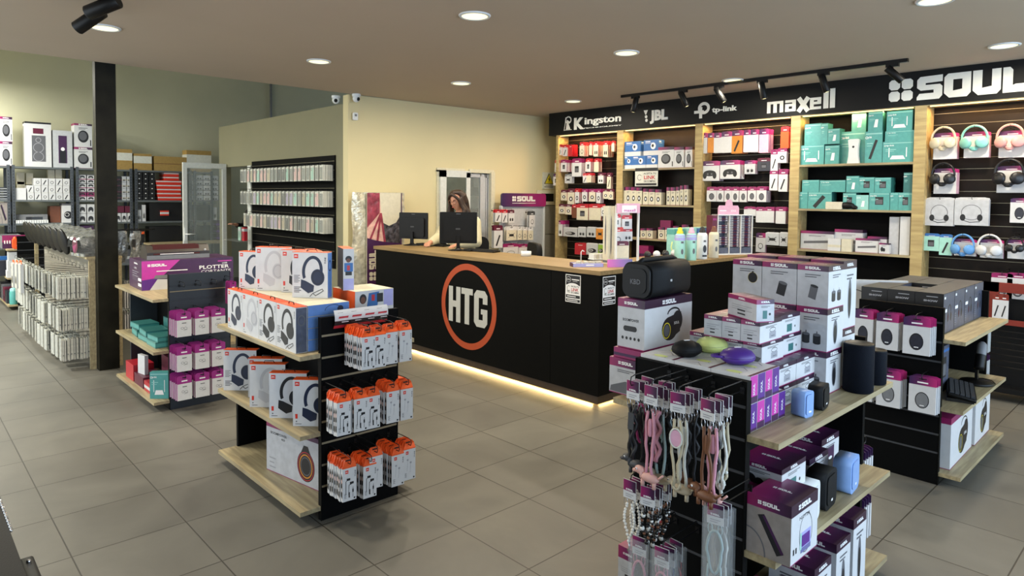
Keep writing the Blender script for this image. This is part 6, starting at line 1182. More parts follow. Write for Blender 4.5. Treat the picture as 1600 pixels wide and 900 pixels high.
# small trays near the corner
p = onZ(893, 416, CT); g = inst('accessory_tray', None, None, (p.x+.10, p.y-.08, CT), R(-35)); tag(g, 'low open tray of small white packets at the counter corner', 'tray')
b = MB().mat('lilac').box(-.13, -.06, 0, .13, .06, .004).box(-.13, -.062, 0, .13, -.058, .03).box(-.13, .058, 0, .13, .062, .03).mat('plum').box(-.132, -.06, 0, -.128, .06, .03).mat('bright_magenta').box(.128, -.06, 0, .132, .06, .03); b.mat('white_ink').box(-.02, -.0626, .01, .05, -.062, .02); part('tray', b, g)
for k in range(9): put(('small_packet', plain_box(.05, .03, .02, 'cream_card')), tuple(g.matrix_basis @ Vector((-.1+.028*k, .02*(-1)**k, .005+.021*(k % 2)))), R(20*k), 'small cream packet in the low open tray', 'packet', 'cream packets in the tray')
b = MB().mat('white_plastic').tube([(0, 0, 0), (.0, 0, .10), (.012, 0, .115), (.028, 0, .105)], .005, 6); put(('bent_stick', b.mesh('s')), tuple(onZ(903, 412, CT+.005)+Vector((.04, .0, 0))), R(-50), 'thin white hooked stand rising from the tray', 'stand')
p = onZ(950, 418, CT); p2 = onZ(988, 417, CT); d_ = (p2-p); th = math.atan2(d_.y, d_.x)
put(('display_tray', plain_box(round(d_.length, 2), .012, .065, 'pinkviolet', None, None, (.45, .52), 'pinkviolet')), tuple((p+p2)/2+Vector((.01, .012, 0))), th, 'pink and lilac card front of a display tray at the counter corner', 'tray')
mw = MB().mat('white_ink').box(-.02, 0, 0, .02, .001, .008)
p3 = onZ(928, 405, CT); g = inst('packet_box', None, None, (p3.x+.08, p3.y-.06, CT), th+R(8)); tag(g, 'shallow white box of clear packets behind the pink card', 'box')
b = MB().mat('white_plastic').box(-.15, -.05, 0, .15, .05, .01); 
for k in range(10): b.mat('frost_case' if k % 2 else 'white_plastic').box(-.145+.029*k, -.045, .01, -.120+.029*k, .045, .055)
part('packets', b, g)
# clear-sided display stand with white and pink header
a = onZ(962, 413, CT); c = onZ(998, 411, CT); g = inst('counter_display', None, None, ((a.x+c.x)/2, (a.y+c.y)/2, CT), math.atan2(c.y-a.y, c.x-a.x)); tag(g, 'tall white counter display with red-topped packs and pink header', 'display stand')
w = (c-a).length; h = onX(980, 320, g.location.x).z-CT
b = MB().mat('white_plastic').box(-w/2, 0, 0, -w/2+.012, .02, h).box(w/2-.012, 0, 0, w/2, .02, h).box(-w/2, 0, 0, w/2, .14, .012).box(-w/2, 0, h-.012, w/2, .02, h); part('frame', b, g)
b = MB().mat('light_grey').box(-w/2+.012, .12, .012, w/2-.012, .13, h-.02); part('back_panel', b, g)
b = MB().mat('pink_card').box(-w/2, -.004, h*.86, w/2, .006, h+.012); f = Frame((-w/2, -.0045, h*.86), (1, 0, 0), (0, 0, 1)); b.mat('white_ink').dq(f, w*.22, .005, w*.85, h*.13, 1).mat('bright_magenta').text(f, 'maxell', w*.55, .012, h*.05, w=w*.5, l=3); part('header', b, g)
fr_ = g.matrix_basis
for i, (u, v, hh, m_, kd, ww) in enumerate(((.05, .82, .17, 'red', 'square', .3), (.45, .80, .18, 'red', 'square', .38), (.06, .60, .24, 'logo_red', 'cable', .40), (.52, .58, .17, 'red', 'two', .34), (.1, .36, .22, 'wine', None, .5))):
    put(('hanging_pack', pack(round(w*ww, 3), round(h*hh*1.2, 3), .2, m_, 'white_card' if i < 4 else 'cream_card', kd, blister=False)), tuple(fr_ @ Vector((-w/2+w*(u+ww/2), .06-.03*(i == 4), h*v))), th, '%s in the tall counter display' % ('red-topped square pack upper left', 'red-topped square pack upper right', 'white pack with pink lettering middle left', 'red-topped pack middle right', 'cream pouch at the bottom')[i], 'pack')
for k in range(2):
    a = onZ(951+9*k, 413, CT); put(('tall_carton', plain_box(.055, .05, round(h*.98, 2), 'cream_card', 'tall', None, (.02, .06), 'ink_grey')), (a.x+.05, a.y+.06, CT), MX, 'tall narrow cream carton, %s beside the counter display' % ('left' if k == 0 else 'right'), 'box', None)
# little tray of black and white balls
a = onZ(1010, 411, CT); c = onZ(1066, 407, CT); th2 = math.atan2(c.y-a.y, c.x-a.x); w = (c-a).length
for k in range(4):
    q = a+(c-a)*((k+.5)/4)+Vector((0, .04, 0)); hh = .035
    put(('ball_tray', soul_box(round(w/4-.004, 3), .075, hh, None, None, .95, True)), (q.x, q.y, CT), th2, 'small magenta tray, %s of four in the row on the counter' % nth(k+1), 'tray', 'small magenta trays')
    put(('ball_speaker', MB().mat('hp_black' if k in (0, 2) else 'hp_white').ball((0, 0, .034), .034, 16).mesh('b')), (q.x+.0, q.y+.0, CT+hh), 0, '%s ball in the %s small magenta tray' % ('black' if k in (0, 2) else 'white', nth(k+1)), 'ball', 'balls in the small trays')
# bottle display: teal backing box with four bottles in front
a = onZ(1049, 402, CT); c = onZ(1122, 399, CT)
yb = a.y+.05
for k in range(4):
    put(('bottle_carton', plain_box(.19, .09, .28, 'mint', None, None, (.78, .97), ('teal_light', 'teal_light', 'sky_blue', 'teal_card')[k], None)) if k else ('bottle_carton', plain_box(.19, .09, .28, 'teal_light', None, None, (.78, .97), 'teal_card')), (onY(1058+18.5*k, 400, 3.78).x, 3.80, CT), 0, 'pale turquoise bottle carton, %s behind the bottles' % nth(k+1), 'box', 'turquoise cartons behind the bottles')
BT = [(1066, 408, 'lime_plastic', 'yellow_ink', 'yellow', 'mint'), (1084, 407, 'pink_card', 'pink_card', 'pink', 'mint'), (1101, 405, 'ink', 'ink', 'black', 'white_plastic'), (1119, 403, 'brown_card', 'brown_card', 'brown', 'cream_card')]
def bottle(capm, bodym, ink):
    b = MB().mat(bodym).lathe([(0, 0), (.036, 0), (.038, .006), (.038, .175), (.034, .192), (.022, .20)], 24, caps=False)
    f = Frame((-.02, -.0385, 0), (1, 0, 0), (0, 0, 1)); b.mat('ink_grey').dq(f, .01, .13, .03, .145, 2).disc(f, .02, .07, .009, .02, 2)
    if ink == 'black': b.mat('ink').dq(f, .002, .02, .038, .034, 2).disc(f, .02, .08, .014, .028, 2)
    if ink in ('yellow', 'pink'): b.mat('lilac').lathe([(.0384, .15), (.0384, .172), (.035, .19)], 24, caps=False)
    c_ = MB().mat(capm).lathe([(.023, .20), (.023, .212), (.016, .222), (.016, .235), (.010, .243), (0, .245)], 18, caps=False); return [('bottle_body', b.mesh('bottle_body')), ('cap', c_.mesh('cap'))]
for px, py, cm, _, nm, bm in BT:
    p = onZ(px, py, CT); o = put(('drink_bottle', bottle('yellow_ink' if nm == 'yellow' else cm, bm, nm)), (p.x, p.y+.03, CT), R(-30), 'white drink bottle with %s cap on the counter' % nm, 'bottle', 'row of four drink bottles'); o.scale = (1.3, 1.3, 1.28)
b = MB().mat('lime_plastic').tube([(0, 0, 0), (.01, 0, .06), (-.005, 0, .11), (.005, 0, .16)], .005, 6); p = onZ(1056, 404, CT); put(('bottle_strap', b.mesh('s')), (p.x, p.y+.05, CT), R(-40), 'pale wavy strap hanging left of the yellow-capped bottle', 'strap')
# cabinet with three columns of charger slots, pink rounded header
a = onZ(1131, 400, CT); c = onZ(1183, 397, CT); w = .44; g = inst('charger_cabinet', None, None, (a.x+w*.5+.03, a.y+.02, CT), R(-24)); tag(g, 'white framed cabinet with three columns of slim cards and pink rounded header', 'cabinet')
h = .42
b = MB().mat('white_plastic')
for k in range(4): x = -w/2+(w-.008)/3*k; b.box(x, -.01, 0, x+.008, .10, h)
b.box(-w/2, -.01, 0, w/2, .10, .012).box(-w/2, -.01, h-.01, w/2, .10, h); part('frame', b, g)
b = MB().mat('slate_card').box(-w/2+.008, .07, .012, w/2-.008, .09, h-.01)
for k in range(3): b.box(-w/2+.01+(w-.008)/3*k, .0, .012, -w/2+(w-.008)/3*(k+1)-.002, .07, .075)
part('interior', b, g)
for k in range(3):
    for r_ in range(19):
        if k == 0 and r_ in (3, 4, 10, 11): continue
        if r_ > 17-(k == 0) : continue
        z = h-.032-.0178*r_
        if z < .085: continue
        x = -w/2+.012+(w-.008)/3*k
        o = put(('slim_card', plain_box(.12, .05, .010, ('plum', 'wine')[r_ % 2 if k < 2 else 0], None, None, None, None)) if False else ('slim_card', _bx.get('slim%d' % (r_ % 2)) or _bx.setdefault('slim%d' % (r_ % 2), (lambda b_: b_.mesh('slim'))(MB().mat(('plum', 'wine')[r_ % 2]).box(-.06, -.025, 0, .06, .03, .010).mat('white_card').box(-.058, -.0262, .001, -.02, -.025, .009).box(.03, -.0262, .001, .052, -.025, .009)))), tuple(g.matrix_basis @ Vector((x+.064, .03, z))), R(-24), 'slim purple and white card in the %s column of the charger cabinet' % ('left', 'middle', 'right')[k], 'card', 'slim cards, %s column' % ('left', 'middle', 'right')[k])
hdr = [(-.16, 0), (.10, 0), (.10, .07), (.085, .095), (.02, .095), (.015, .13), (-.005, .155), (-.045, .155), (-.065, .13), (-.07, .095), (-.145, .095), (-.16, .07)]
b = MB(); b.M = Matrix.Translation((-.04, .02, h)); b.mat('pink_card').prism(hdr, -.004, .004, 'y'); f = Frame((-.16, -.0045, 0), (1, 0, 0), (0, 0, 1)); b.mat('white_ink').text(f, 'SOUL', .19, .03, .02, l=2).dq(f, .02, .035, .10, .045, 1); part('header', b, g)
b = MB(); b.mat('wine').box(-w/2-.06, .0, 0, -w/2-.003, .1, h*.98); f = Frame((-w/2-.06, -.001, 0), (1, 0, 0), (0, 0, 1)); b.mat('bright_magenta').text(f, 'SOUL', .03, h*.86, .02, w=.045, l=1); part('side_box', b, g)
# black chair back behind the counter
def office_chair(x, y, rz, lab):
    g = inst('office_chair', None, None, (x, y, 0), rz); tag(g, lab, 'chair')
    b = MB().mat('soft_black').rbox(-.22, -.03, .70, .22, .03, 1.17, .09, 'y', 6); part('backrest', b, g)
    b = MB().mat('soft_black').rbox(-.24, -.48, .48, .24, -.02, .56, .03, 'y'); part('seat', b, g)
    b = MB().mat('wire_black').tube([(0, -.25, .1), (0, -.25, .48)], .025, 10).box(-.03, -.02, .5, .03, .0, .9); part('column', b, g)
    for k in range(5): a_ = R(72*k); b = MB().mat('wire_black').tube([(0, -.25, .1), (.28*math.cos(a_), -.25+.28*math.sin(a_), .07)], .018, 8).ball((.28*math.cos(a_), -.25+.28*math.sin(a_), .03), .03, 10); part('leg', b, g)
p = onY(836, 384, 4.85+.0); office_chair(5.30, 5.25, R(60), 'black office chair, only its top showing beyond the counter'); office_chair(5.45, 6.52, R(160), 'black office chair below the service window')
# standing display rack against the cream wall
g = inst('pegboard_rack', None, None, (6.75, 6.93, 0)); tag(g, 'free standing pegboard rack with purple and magenta header against the cream wall', 'display stand')
b = MB().mat('light_grey').box(-.42, .0, .1, .42, .02, 1.56); b.mat('white_plastic').box(-.44, -.02, .05, -.42, .03, 1.56).box(.42, -.02, .05, .44, .03, 1.56); part('pegboard', b, g)
b = MB().mat('header_grad').rbox(-.445, -.03, 1.545, .445, .0, 1.735, .04, 'y', 5); f = Frame((-.445, -.0303, 1.545), (1, 0, 0), (0, 0, 1)); b.mat('sign_white'); soul_letters(b, f, .2, .075, .47, .075, 1); b.dq(f, .2, .045, .67, .052, 1); part('header', b, g)
b = MB().mat('steel').box(-.44, -.28, 0, .44, .06, .05); part('base', b, g)
cR = lambda x, y: (540+x/4.444, 250+y/4.444)
for i, (x0, x1, yt, yb, hc, kd, bd) in enumerate(((1038,1080,350,432,'red','stick','white_card'), (1084,1124,350,432,'red','stick','white_card'), (1128,1172,352,434,'wine','two','white_card'), (1275,1314,362,460,'dark_grey','cable','white_card'), (1030,1088,460,610,'wine','stick','white_card'), (1115,1185,470,556,'white_card','drone','cream_card'), (1192,1222,472,554,'white_card','cable','cream_card'), (1230,1258,472,552,'white_card','cable','cream_card'), (1266,1300,474,552,'white_card','cable','cream_card'), (1096,1195,590,665,'magenta','cable','white_card'), (1200,1268,592,665,'magenta','cable','white_card'))):
    a = onY(*cR(x0, yt), 6.80); c = onY(*cR(x1, yb), 6.80); inst('hook', hook_mesh(.14), g, ((a.x+c.x)/2-6.75, 0, a.z-.006))
    for k in range(2): put(('hanging_pack', pack(round(c.x-a.x, 2), round(a.z-c.z, 2), .2, hc, bd, kd)), ((a.x+c.x)/2, 6.80+.04*k, a.z), random.uniform(-.05, .05), ('%s-topped pack, %s on the pegboard rack' % (hc.replace('_card', '').replace('dark_', ''), nth(i+1))) if k == 0 else 'pack behind the %s one on the pegboard rack' % nth(i+1), 'pack')
# wrapped poster with vertical lettering by the wall corner
g = inst('wrapped_poster', None, None, (4.20, 7.10, 0), R(-3)); tag(g, 'tall plastic-wrapped poster with pink rays and a pale globe by the wall corner', 'poster')
b = MB().mat('foil')
nx, nz = 14, 26; rnd = random.Random(5); vs = []; 
for j in range(nz+1):
    for i in range(nx+1): vs.append((-.14+.72*i/nx, -.02+.012*rnd.uniform(-1, 1)+.01*math.sin(i*1.7+j*.6), .05+1.67*j/nz))
b.add(vs, [(j*(nx+1)+i, j*(nx+1)+i+1, (j+1)*(nx+1)+i+1, (j+1)*(nx+1)+i) for j in range(nz) for i in range(nx)], True); part('plastic_wrap', b, g)
b = MB().mat('cream_card').box(.04, -.055, .05, .52, -.04, 1.715); f = Frame((.04, -.056, .05), (1, 0, 0), (0, 0, 1))
b.mat('poster_pink').dp(f, [(0, 1.05), (.25, 1.05), (.19, 1.40), (.17, 1.665), (0, 1.665)], 1).mat('poster_rose').dp(f, [(0, 1.24), (.17, 1.42), (.17, 1.665), (0, 1.665)], 4)
b.mat('poster_rose')
for x0, x1 in ((.0, .03), (.12, .15), (.23, .26)): b.dp(f, [(.17, 1.42), (.20, 1.42), (x1, 1.04), (x0, 1.04)], 7)
b.mat('foil_dark').dp(f, [(.26, 1.03), (.48, 1.03), (.48, 1.42), (.40, 1.30), (.30, 1.26), (.215, 1.30)], 5).mat('plum').dp(f, [(0, 0), (.48, 0), (.48, 1.04), (.26, 1.06), (.10, 1.09), (0, 1.12)], 9).dp(f, [(.46, 1.0), (.48, 1.0), (.48, 1.665), (.468, 1.665)], 9)
b.mat('cream_card'); soul_letters(b, Frame((.175, -.0615, .65), (0, 0, 1), (-1, 0, 0)), 0, 0, .37, .11, 1); part('poster', b, g)
# ================================================================ people
def skin_figure(joints, edges, root=0, sub=2):
    me = bpy.data.meshes.new('fig'); me.from_pydata([j[:3] for j in joints], edges, []); o = bpy.data.objects.new('fig', me); C.objects.link(o)
    mod = o.modifiers.new('s', 'SKIN'); mod.use_smooth_shade = True
    for i, j in enumerate(joints): v = me.skin_vertices[0].data[i]; v.radius = (j[3], j[4] if len(j) > 4 else j[3]); v.use_root = (i == root)
    o.modifiers.new('u', 'SUBSURF').levels = sub
    dg = bpy.context.evaluated_depsgraph_get(); m2 = bpy.data.meshes.new_from_object(o.evaluated_get(dg)); bpy.data.objects.remove(o); return m2
def head_mb(mb, c, M_):
    """face looks along local -Y; height about .23"""
    mb.M = Matrix.Translation(c) @ M_; n, k = 32, 24; vs = []
    for i in range(k+1):
        ph = math.pi*i/k; z = -math.cos(ph); a = math.sin(ph)
        for j in range(n):
            th = 2*math.pi*j/n; x = a*math.cos(th); y = a*math.sin(th); X, Y, Z = x*.073, y*.094, z*.118
            if z < -.2: X *= 1-.38*(-z-.2); Y = Y*(1-.18*(-z-.2)) - .012*(-z-.2)
            if y < -.3 and abs(x) < .5:                       # face relief
                fx = math.exp(-(x/.13)**2); Y -= .024*fx*math.exp(-((z+.16)/.13)**2)+.012*fx*math.exp(-((z-.02)/.2)**2)   # nose
                Y -= .009*math.exp(-(x/.22)**2)*math.exp(-((z+.45)/.07)**2)+.007*math.exp(-(x/.25)**2)*math.exp(-((z+.80)/.12)**2)  # lips, chin
                for s in (-1, 1): Y += .010*math.exp(-((x-s*.36)/.15)**2)*math.exp(-((z-.08)/.11)**2)   # eye sockets
                Y -= .006*math.exp(-((z-.28)/.12)**2)*math.exp(-(x/.5)**2)
            vs.append((X, Y, Z))
    mb.add(vs, [(i*n+j, i*n+(j+1) % n, (i+1)*n+(j+1) % n, (i+1)*n+j) for i in range(k) for j in range(n)], True)
    for s in (-1, 1): mb.ball((s*.074, .008, -.005), .026, 10, .35, .7, 1.15)
    mb.M = None
def remesh(me, vox):
    o = bpy.data.objects.new('r', me); C.objects.link(o); m_ = o.modifiers.new('r', 'REMESH'); m_.mode = 'VOXEL'; m_.voxel_size = vox; m_.use_smooth_shade = True
    s_ = o.modifiers.new('s', 'SMOOTH'); s_.iterations = 2; s_.factor = .4
    dg = bpy.context.evaluated_depsgraph_get(); m2 = bpy.data.meshes.new_from_object(o.evaluated_get(dg)); bpy.data.objects.remove(o); return m2
def hand_edges(J, E_, wrist, d, side, up_, s=1.0):
    """palm and five bent fingers: d forward, side across, up_ back of hand"""
    w = Vector(J[wrist][:3]); d, side, up_ = Vector(d).normalized(), Vector(side).normalized(), Vector(up_).normalized()
    J.append(tuple(w+d*.045*s)+(.026*s, .014*s)); palm = len(J)-1; E_.append((wrist, palm)); 
    for k, (off, L) in enumerate(((-.028, .062), (-.010, .072), (.009, .068), (.027, .052))):
        prev = palm
        for t, (f_, dn) in enumerate(((.045, 0), (.045+L*.45, -.006), (.045+L*.8, -.018), (.045+L, -.032))):
            J.append(tuple(w+d*(.045+f_-.01)*s+side*off*s*(1+.05*t)+up_*dn*s)+((.0095, .009, .0085, .0065)[t]*s,)); E_.append((prev, len(J)-1)); prev = len(J)-1
    prev = wrist
    for t, (f_, sd, dn) in enumerate(((.03, -.030, -.004), (.055, -.050, -.010), (.08, -.058, -.018))): J.append(tuple(w+d*f_*s+side*sd*s+up_*dn*s)+((.013, .011, .008)[t]*s,)); E_.append((prev if t else palm-0, len(J)-1)); prev = len(J)-1
def join_meshes(ms, mats_=None):
    bm = bmesh.new()
    for m_ in ms: bm.from_mesh(m_)
    me = bpy.data.meshes.new('j'); bm.to_mesh(me); bm.free(); return me
# the woman behind the counter, looking down towards the counter
WX, WY = 4.98, 6.16
g = inst('person', None, None, (WX, WY, 0), R(-72)); tag(g, 'woman with long brown hair, glasses and cream fleece standing behind the counter monitors', 'person')
# local frame: she faces -Y; picture left is her right... (+X local is to her left hand)
J = [(0, .02, .95, .15, .11), (0, .02, 1.12, .13, .10), (0, .01, 1.30, .15, .10), (0, -.01, 1.42, .12, .085), (0, -.03, 1.49, .052), (0, -.05, 1.55, .045),
     (-.17, -.01, 1.395, .06), (-.24, -.10, 1.20, .042), (-.20, -.33, 1.15, .030), (.17, -.01, 1.395, .06), (.24, -.06, 1.16, .042), (.14, -.27, 1.13, .030),
     (-.09, .02, .88, .09), (-.10, .0, .48, .058), (-.10, .03, .09, .04), (-.10, -.12, .035, .035, .03), (.09, .02, .88, .09), (.10, .0, .48, .058), (.10, .03, .09, .04), (.10, -.12, .035, .035, .03)]
E_ = [(0,1),(1,2),(2,3),(3,4),(4,5),(3,6),(6,7),(7,8),(3,9),(9,10),(10,11),(0,12),(12,13),(13,14),(14,15),(0,16),(16,17),(17,18),(18,19)]
hand_edges(J, E_, 8, (.25, -1, -.12), (1, .2, 0), (0, 0, 1)); hand_edges(J, E_, 11, (-.2, -1, -.1), (-1, .1, 0), (0, 0, 1))
fig = skin_figure(J, E_)
hd = MB().mat('skin'); HC = Vector((0, -.085, 1.635)); HM = Matrix.Rotation(R(18), 4, 'X') @ Matrix.Rotation(R(-6), 4, 'Z'); head_mb(hd, HC, HM)
body = remesh(join_meshes([fig, hd.mesh('h')]), .0065); body.materials.clear(); body.materials.append(MATS['skin']); o = inst('body', body, g)
# clothing shells: tapered limbs merged into one surface
def capsules(J_, E_, vox, smooth=4):
    b = MB().mat('fleece')
    for a_, c_ in E_:
        p, q = Vector(J_[a_][:3]), Vector(J_[c_][:3]); ra, rc = J_[a_][3], J_[c_][3]; ya, yc_ = (J_[a_] + (1,))[4], (J_[c_] + (1,))[4]; n_ = max(2, int((q-p).length/(min(ra, rc)*.15)))
        for i in range(n_+1): t = i/n_; c3 = p.lerp(q, t); r_ = ra+(rc-ra)*t; k_ = ya+(yc_-ya)*t; b.ball(tuple(c3), r_, 16, 1, k_, 1)
    me = b.mesh('c'); o = bpy.data.objects.new('r', me); C.objects.link(o); m_ = o.modifiers.new('r', 'REMESH'); m_.mode = 'VOXEL'; m_.voxel_size = vox; m_.use_smooth_shade = True
    s_ = o.modifiers.new('s', 'SMOOTH'); s_.iterations = smooth; s_.factor = .5; dg = bpy.context.evaluated_depsgraph_get(); m2 = bpy.data.meshes.new_from_object(o.evaluated_get(dg)); bpy.data.objects.remove(o); return m2
def wear(par, J_, E_, mt, name, vox=.010, smooth=4):
    m_ = capsules(J_, E_, vox, smooth); m_.materials.clear(); m_.materials.append(MATS[mt]); return inst(name, m_, par)
TOP = [(0, .01, .92, .185, .72), (0, .01, 1.15, .175, .75), (0, .0, 1.35, .17, .80), (-.075, .0, 1.40, .085, .9), (.075, 0, 1.40, .085, .9), (0, -.005, 1.475, .070), (-.18, 0, 1.375, .082), (-.245, -.10, 1.19, .070), (-.205, -.30, 1.152, .050), (.18, 0, 1.375, .082), (.245, -.06, 1.155, .070), (.145, -.25, 1.135, .050)]
TE = [(0,1),(1,2),(2,3),(2,4),(3,5),(4,5),(3,6),(6,7),(7,8),(4,9),(9,10),(10,11)]
wear(g, TOP, TE, 'fleece', 'fleece_jacket')
LEG = [(0, .02, .93, .15, .75), (-.09, .02, .85, .10), (-.10, 0, .48, .075), (-.10, .03, .12, .06), (.09, .02, .85, .10), (.10, 0, .48, .075), (.10, .03, .12, .06)]
LE = [(0,1),(1,2),(2,3),(0,4),(4,5),(5,6)]
wear(g, LEG, LE, 'denim', 'trousers', .013)
# hair: a cap over the skull and locks falling to the chest, merged
hj = []; he = []
def lock(pts):
    i0 = len(hj); hj.extend(pts); he.extend([(i0+i, i0+i+1) for i in range(len(pts)-1)])
def hp_(x, y, z): v = HC + HM @ Vector((x, y, z)); return (v.x, v.y, v.z)
for k in range(11):
    th = R(-8)+R(196)*k/10; x, y = .070*math.cos(th), .02+.088*math.sin(th)
    lock([hp_(0, -.045, .108)+(.020,), hp_(x*.75, y*.6-.02, .098)+(.024,), hp_(x*1.05, y, .045)+(.024,), hp_(x*1.1, y*1.02, -.03)+(.022,)])
for s_ in (-1, 1):
    lock([hp_(0, -.080, .098)+(.016,), hp_(s_*.040, -.080, .078)+(.017,), hp_(s_*.072, -.060, .035)+(.018,), hp_(s_*.085, -.045, -.04)+(.020,), (s_*.105, -.10, 1.52, .024), (s_*.115, -.125, 1.42, .026), (s_*.11, -.145, 1.33, .018)])
    lock([hp_(s_*.072, -.02, .03)+(.022,), hp_(s_*.085, -.01, -.05)+(.026,), (s_*.115, -.04, 1.50, .034), (s_*.125, -.075, 1.40, .034), (s_*.12, -.11, 1.31, .018)])
lock([hp_(0, .10, .02)+(.05,), hp_(0, .11, -.06)+(.06,), (0, .07, 1.48, .075), (0, .10, 1.36, .065), (0, .11, 1.27, .035)])
m_ = capsules(hj, he, .006, 3); m_.materials.clear(); m_.materials.append(MATS['hair']); inst('hair', m_, g)
hj, he = [], []
for s_ in (-1, 1): lock([(s_*.112, -.118, 1.50, .010), (s_*.122, -.140, 1.41, .013), (s_*.118, -.153, 1.32, .012)]); lock([(s_*.10, -.110, 1.50, .010), (s_*.104, -.138, 1.41, .013), (s_*.108, -.152, 1.32, .012)])
m_ = capsules(hj, he, .006, 2); m_.materials.clear(); m_.materials.append(MATS['hair_tip']); o = inst('hair_ends', m_, g); o['label'] = 'lighter hair ends'
b = MB(); b.M = Matrix.Translation(HC) @ HM; b.mat('bead_brown')
for s in (-1, 1): b.tube([(s*.033+.026*math.cos(R(t)), -.100, .006+.021*math.sin(R(t))) for t in range(0, 360, 24)], .002, 5, closed=True); b.tube([(s*.059, -.099, .012), (s*.074, -.06, .01), (s*.076, .0, .006)], .0018, 5)
b.tube([(-.008, -.102, .01), (.008, -.102, .01)], .002, 5); part('glasses', b, g)
b = MB(); b.M = Matrix.Translation(HC) @ HM
for s in (-1, 1): b.mat('white_ink').ball((s*.029, -.079, .006), .010, 10, 1.25, .5, .42).mat('ink').ball((s*.028, -.0835, .004), .0042, 8, 1, .6, .9).mat('skin').ball((s*.029, -.0805, .0105), .0105, 10, 1.3, .5, .35); b.mat('hair').tube([(s*.014, -.096, .030), (s*.03, -.095, .036), (s*.046, -.086, .032)], .003, 5)
b.mat('lips').ball((0, -.098, -.053), .016, 10, 1.2, .35, .4); part('facial_features', b, g)
# person half hidden in the doorway: dark sleeve and hand holding a phone
g2 = inst('person', None, None, (4.36, 10.62, 0), R(-75)); tag(g2, 'person in black in the far doorway, mostly hidden, one hand holding a card', 'person')
J = [(0, 0, .95, .13, .10), (0, 0, 1.15, .12, .1), (0, 0, 1.35, .15, .1), (0, 0, 1.44, .1, .08), (0, -.01, 1.52, .045), (-.17, 0, 1.38, .055), (-.22, -.06, 1.15, .042), (-.12, -.28, 1.20, .028), (.17, 0, 1.38, .055), (.2, -.02, 1.12, .04), (.16, -.15, .95, .028), (-.09, 0, .88, .085), (-.1, 0, .48, .055), (-.1, .02, .08, .04), (.09, 0, .88, .085), (.1, 0, .48, .055), (.1, .02, .08, .04)]
E_ = [(0,1),(1,2),(2,3),(3,4),(3,5),(5,6),(6,7),(3,8),(8,9),(9,10),(0,11),(11,12),(12,13),(0,14),(14,15),(15,16)]
hand_edges(J, E_, 7, (.1, -1, .25), (1, 0, 0), (0, .2, 1)); hand_edges(J, E_, 10, (0, -.5, -.8), (-1, 0, 0), (0, -.8, .5))
hd = MB().mat('skin'); head_mb(hd, Vector((0, -.02, 1.65)), Matrix.Identity(4)); body = remesh(join_meshes([skin_figure(J, E_), hd.mesh('h')]), .0075); body.materials.clear(); body.materials.append(MATS['skin']); inst('body', body, g2)
wear(g2, [(0, 0, .85, .165, .75), (0, 0, 1.15, .155, .78), (0, 0, 1.33, .15, .78), (-.075, 0, 1.39, .08, .9), (.075, 0, 1.39, .08, .9), (-.175, 0, 1.375, .072), (-.225, -.06, 1.15, .060), (-.14, -.25, 1.19, .040), (.175, 0, 1.375, .072), (.205, -.02, 1.12, .06), (.165, -.13, .97, .040)], [(0,1),(1,2),(2,3),(2,4),(3,5),(5,6),(6,7),(4,8),(8,9),(9,10)], 'cloth_dark', 'jacket', .011)
wear(g2, LEG, LE, 'cloth_dark', 'trousers', .013)
b = MB().mat('hair'); b.M = Matrix.Translation((0, .012, 1.67)); b.add([(math.sin(math.pi*.55*i/8)*math.cos(2*math.pi*j/20)*.082, math.sin(math.pi*.55*i/8)*math.sin(2*math.pi*j/20)*.10, math.cos(math.pi*.55*i/8)*.115) for i in range(9) for j in range(20)], [(i*20+j, i*20+(j+1) % 20, (i+1)*20+(j+1) % 20, (i+1)*20+j) for i in range(8) for j in range(20)], True); part('hair', b, g2)
# ================================================================ left part: case wall, clear-pack gondola, stock shelving
# black panel with phone cases on the partition
g = inst('slat_panel', None, None, (4.08, 10.06, .77)); tag(g, 'black slatted panel covered with rows of phone cases on the pale partition', 'display panel')
b = MB().mat('slat_black').box(-.018, -2.55, 0, -.001, 0, 1.405); b.mat('aluminium')
for k in range(12): b.box(-.0185, -2.54, .1+.112*k, -.018, -.01, .104+.112*k)
part('board', b, g)
CC = ['case_pink', 'case_mint', 'case_sand', 'case_grey', 'case_lilac', 'smoke_case']
def case_pack(c, clear=False):
    k = ('case', c, clear)
    if k not in _bx:
        w, h = .092, .195; b = MB().mat('case_edge' if clear else 'pale_case').box(-w/2, -.004, -h, w/2, .004, 0)
        f = Frame((-w/2, -.0042, -h), (1, 0, 0), (0, 0, 1)); b.mat(c).dp(f, [(.012, .014), (w-.012, .014), (w-.009, .02), (w-.009, h-.035), (w-.014, h-.03), (.014, h-.03), (.009, h-.035), (.009, .02)], 1).mat('ink_grey').dq(f, .014, h-.070, .040, h-.036, 2).mat('clear_bag').dq(f, .016, h-.066, .038, h-.040, 3)
        _bx[k] = b.mesh('case')
    return _bx[k]
rnd = random.Random(21)
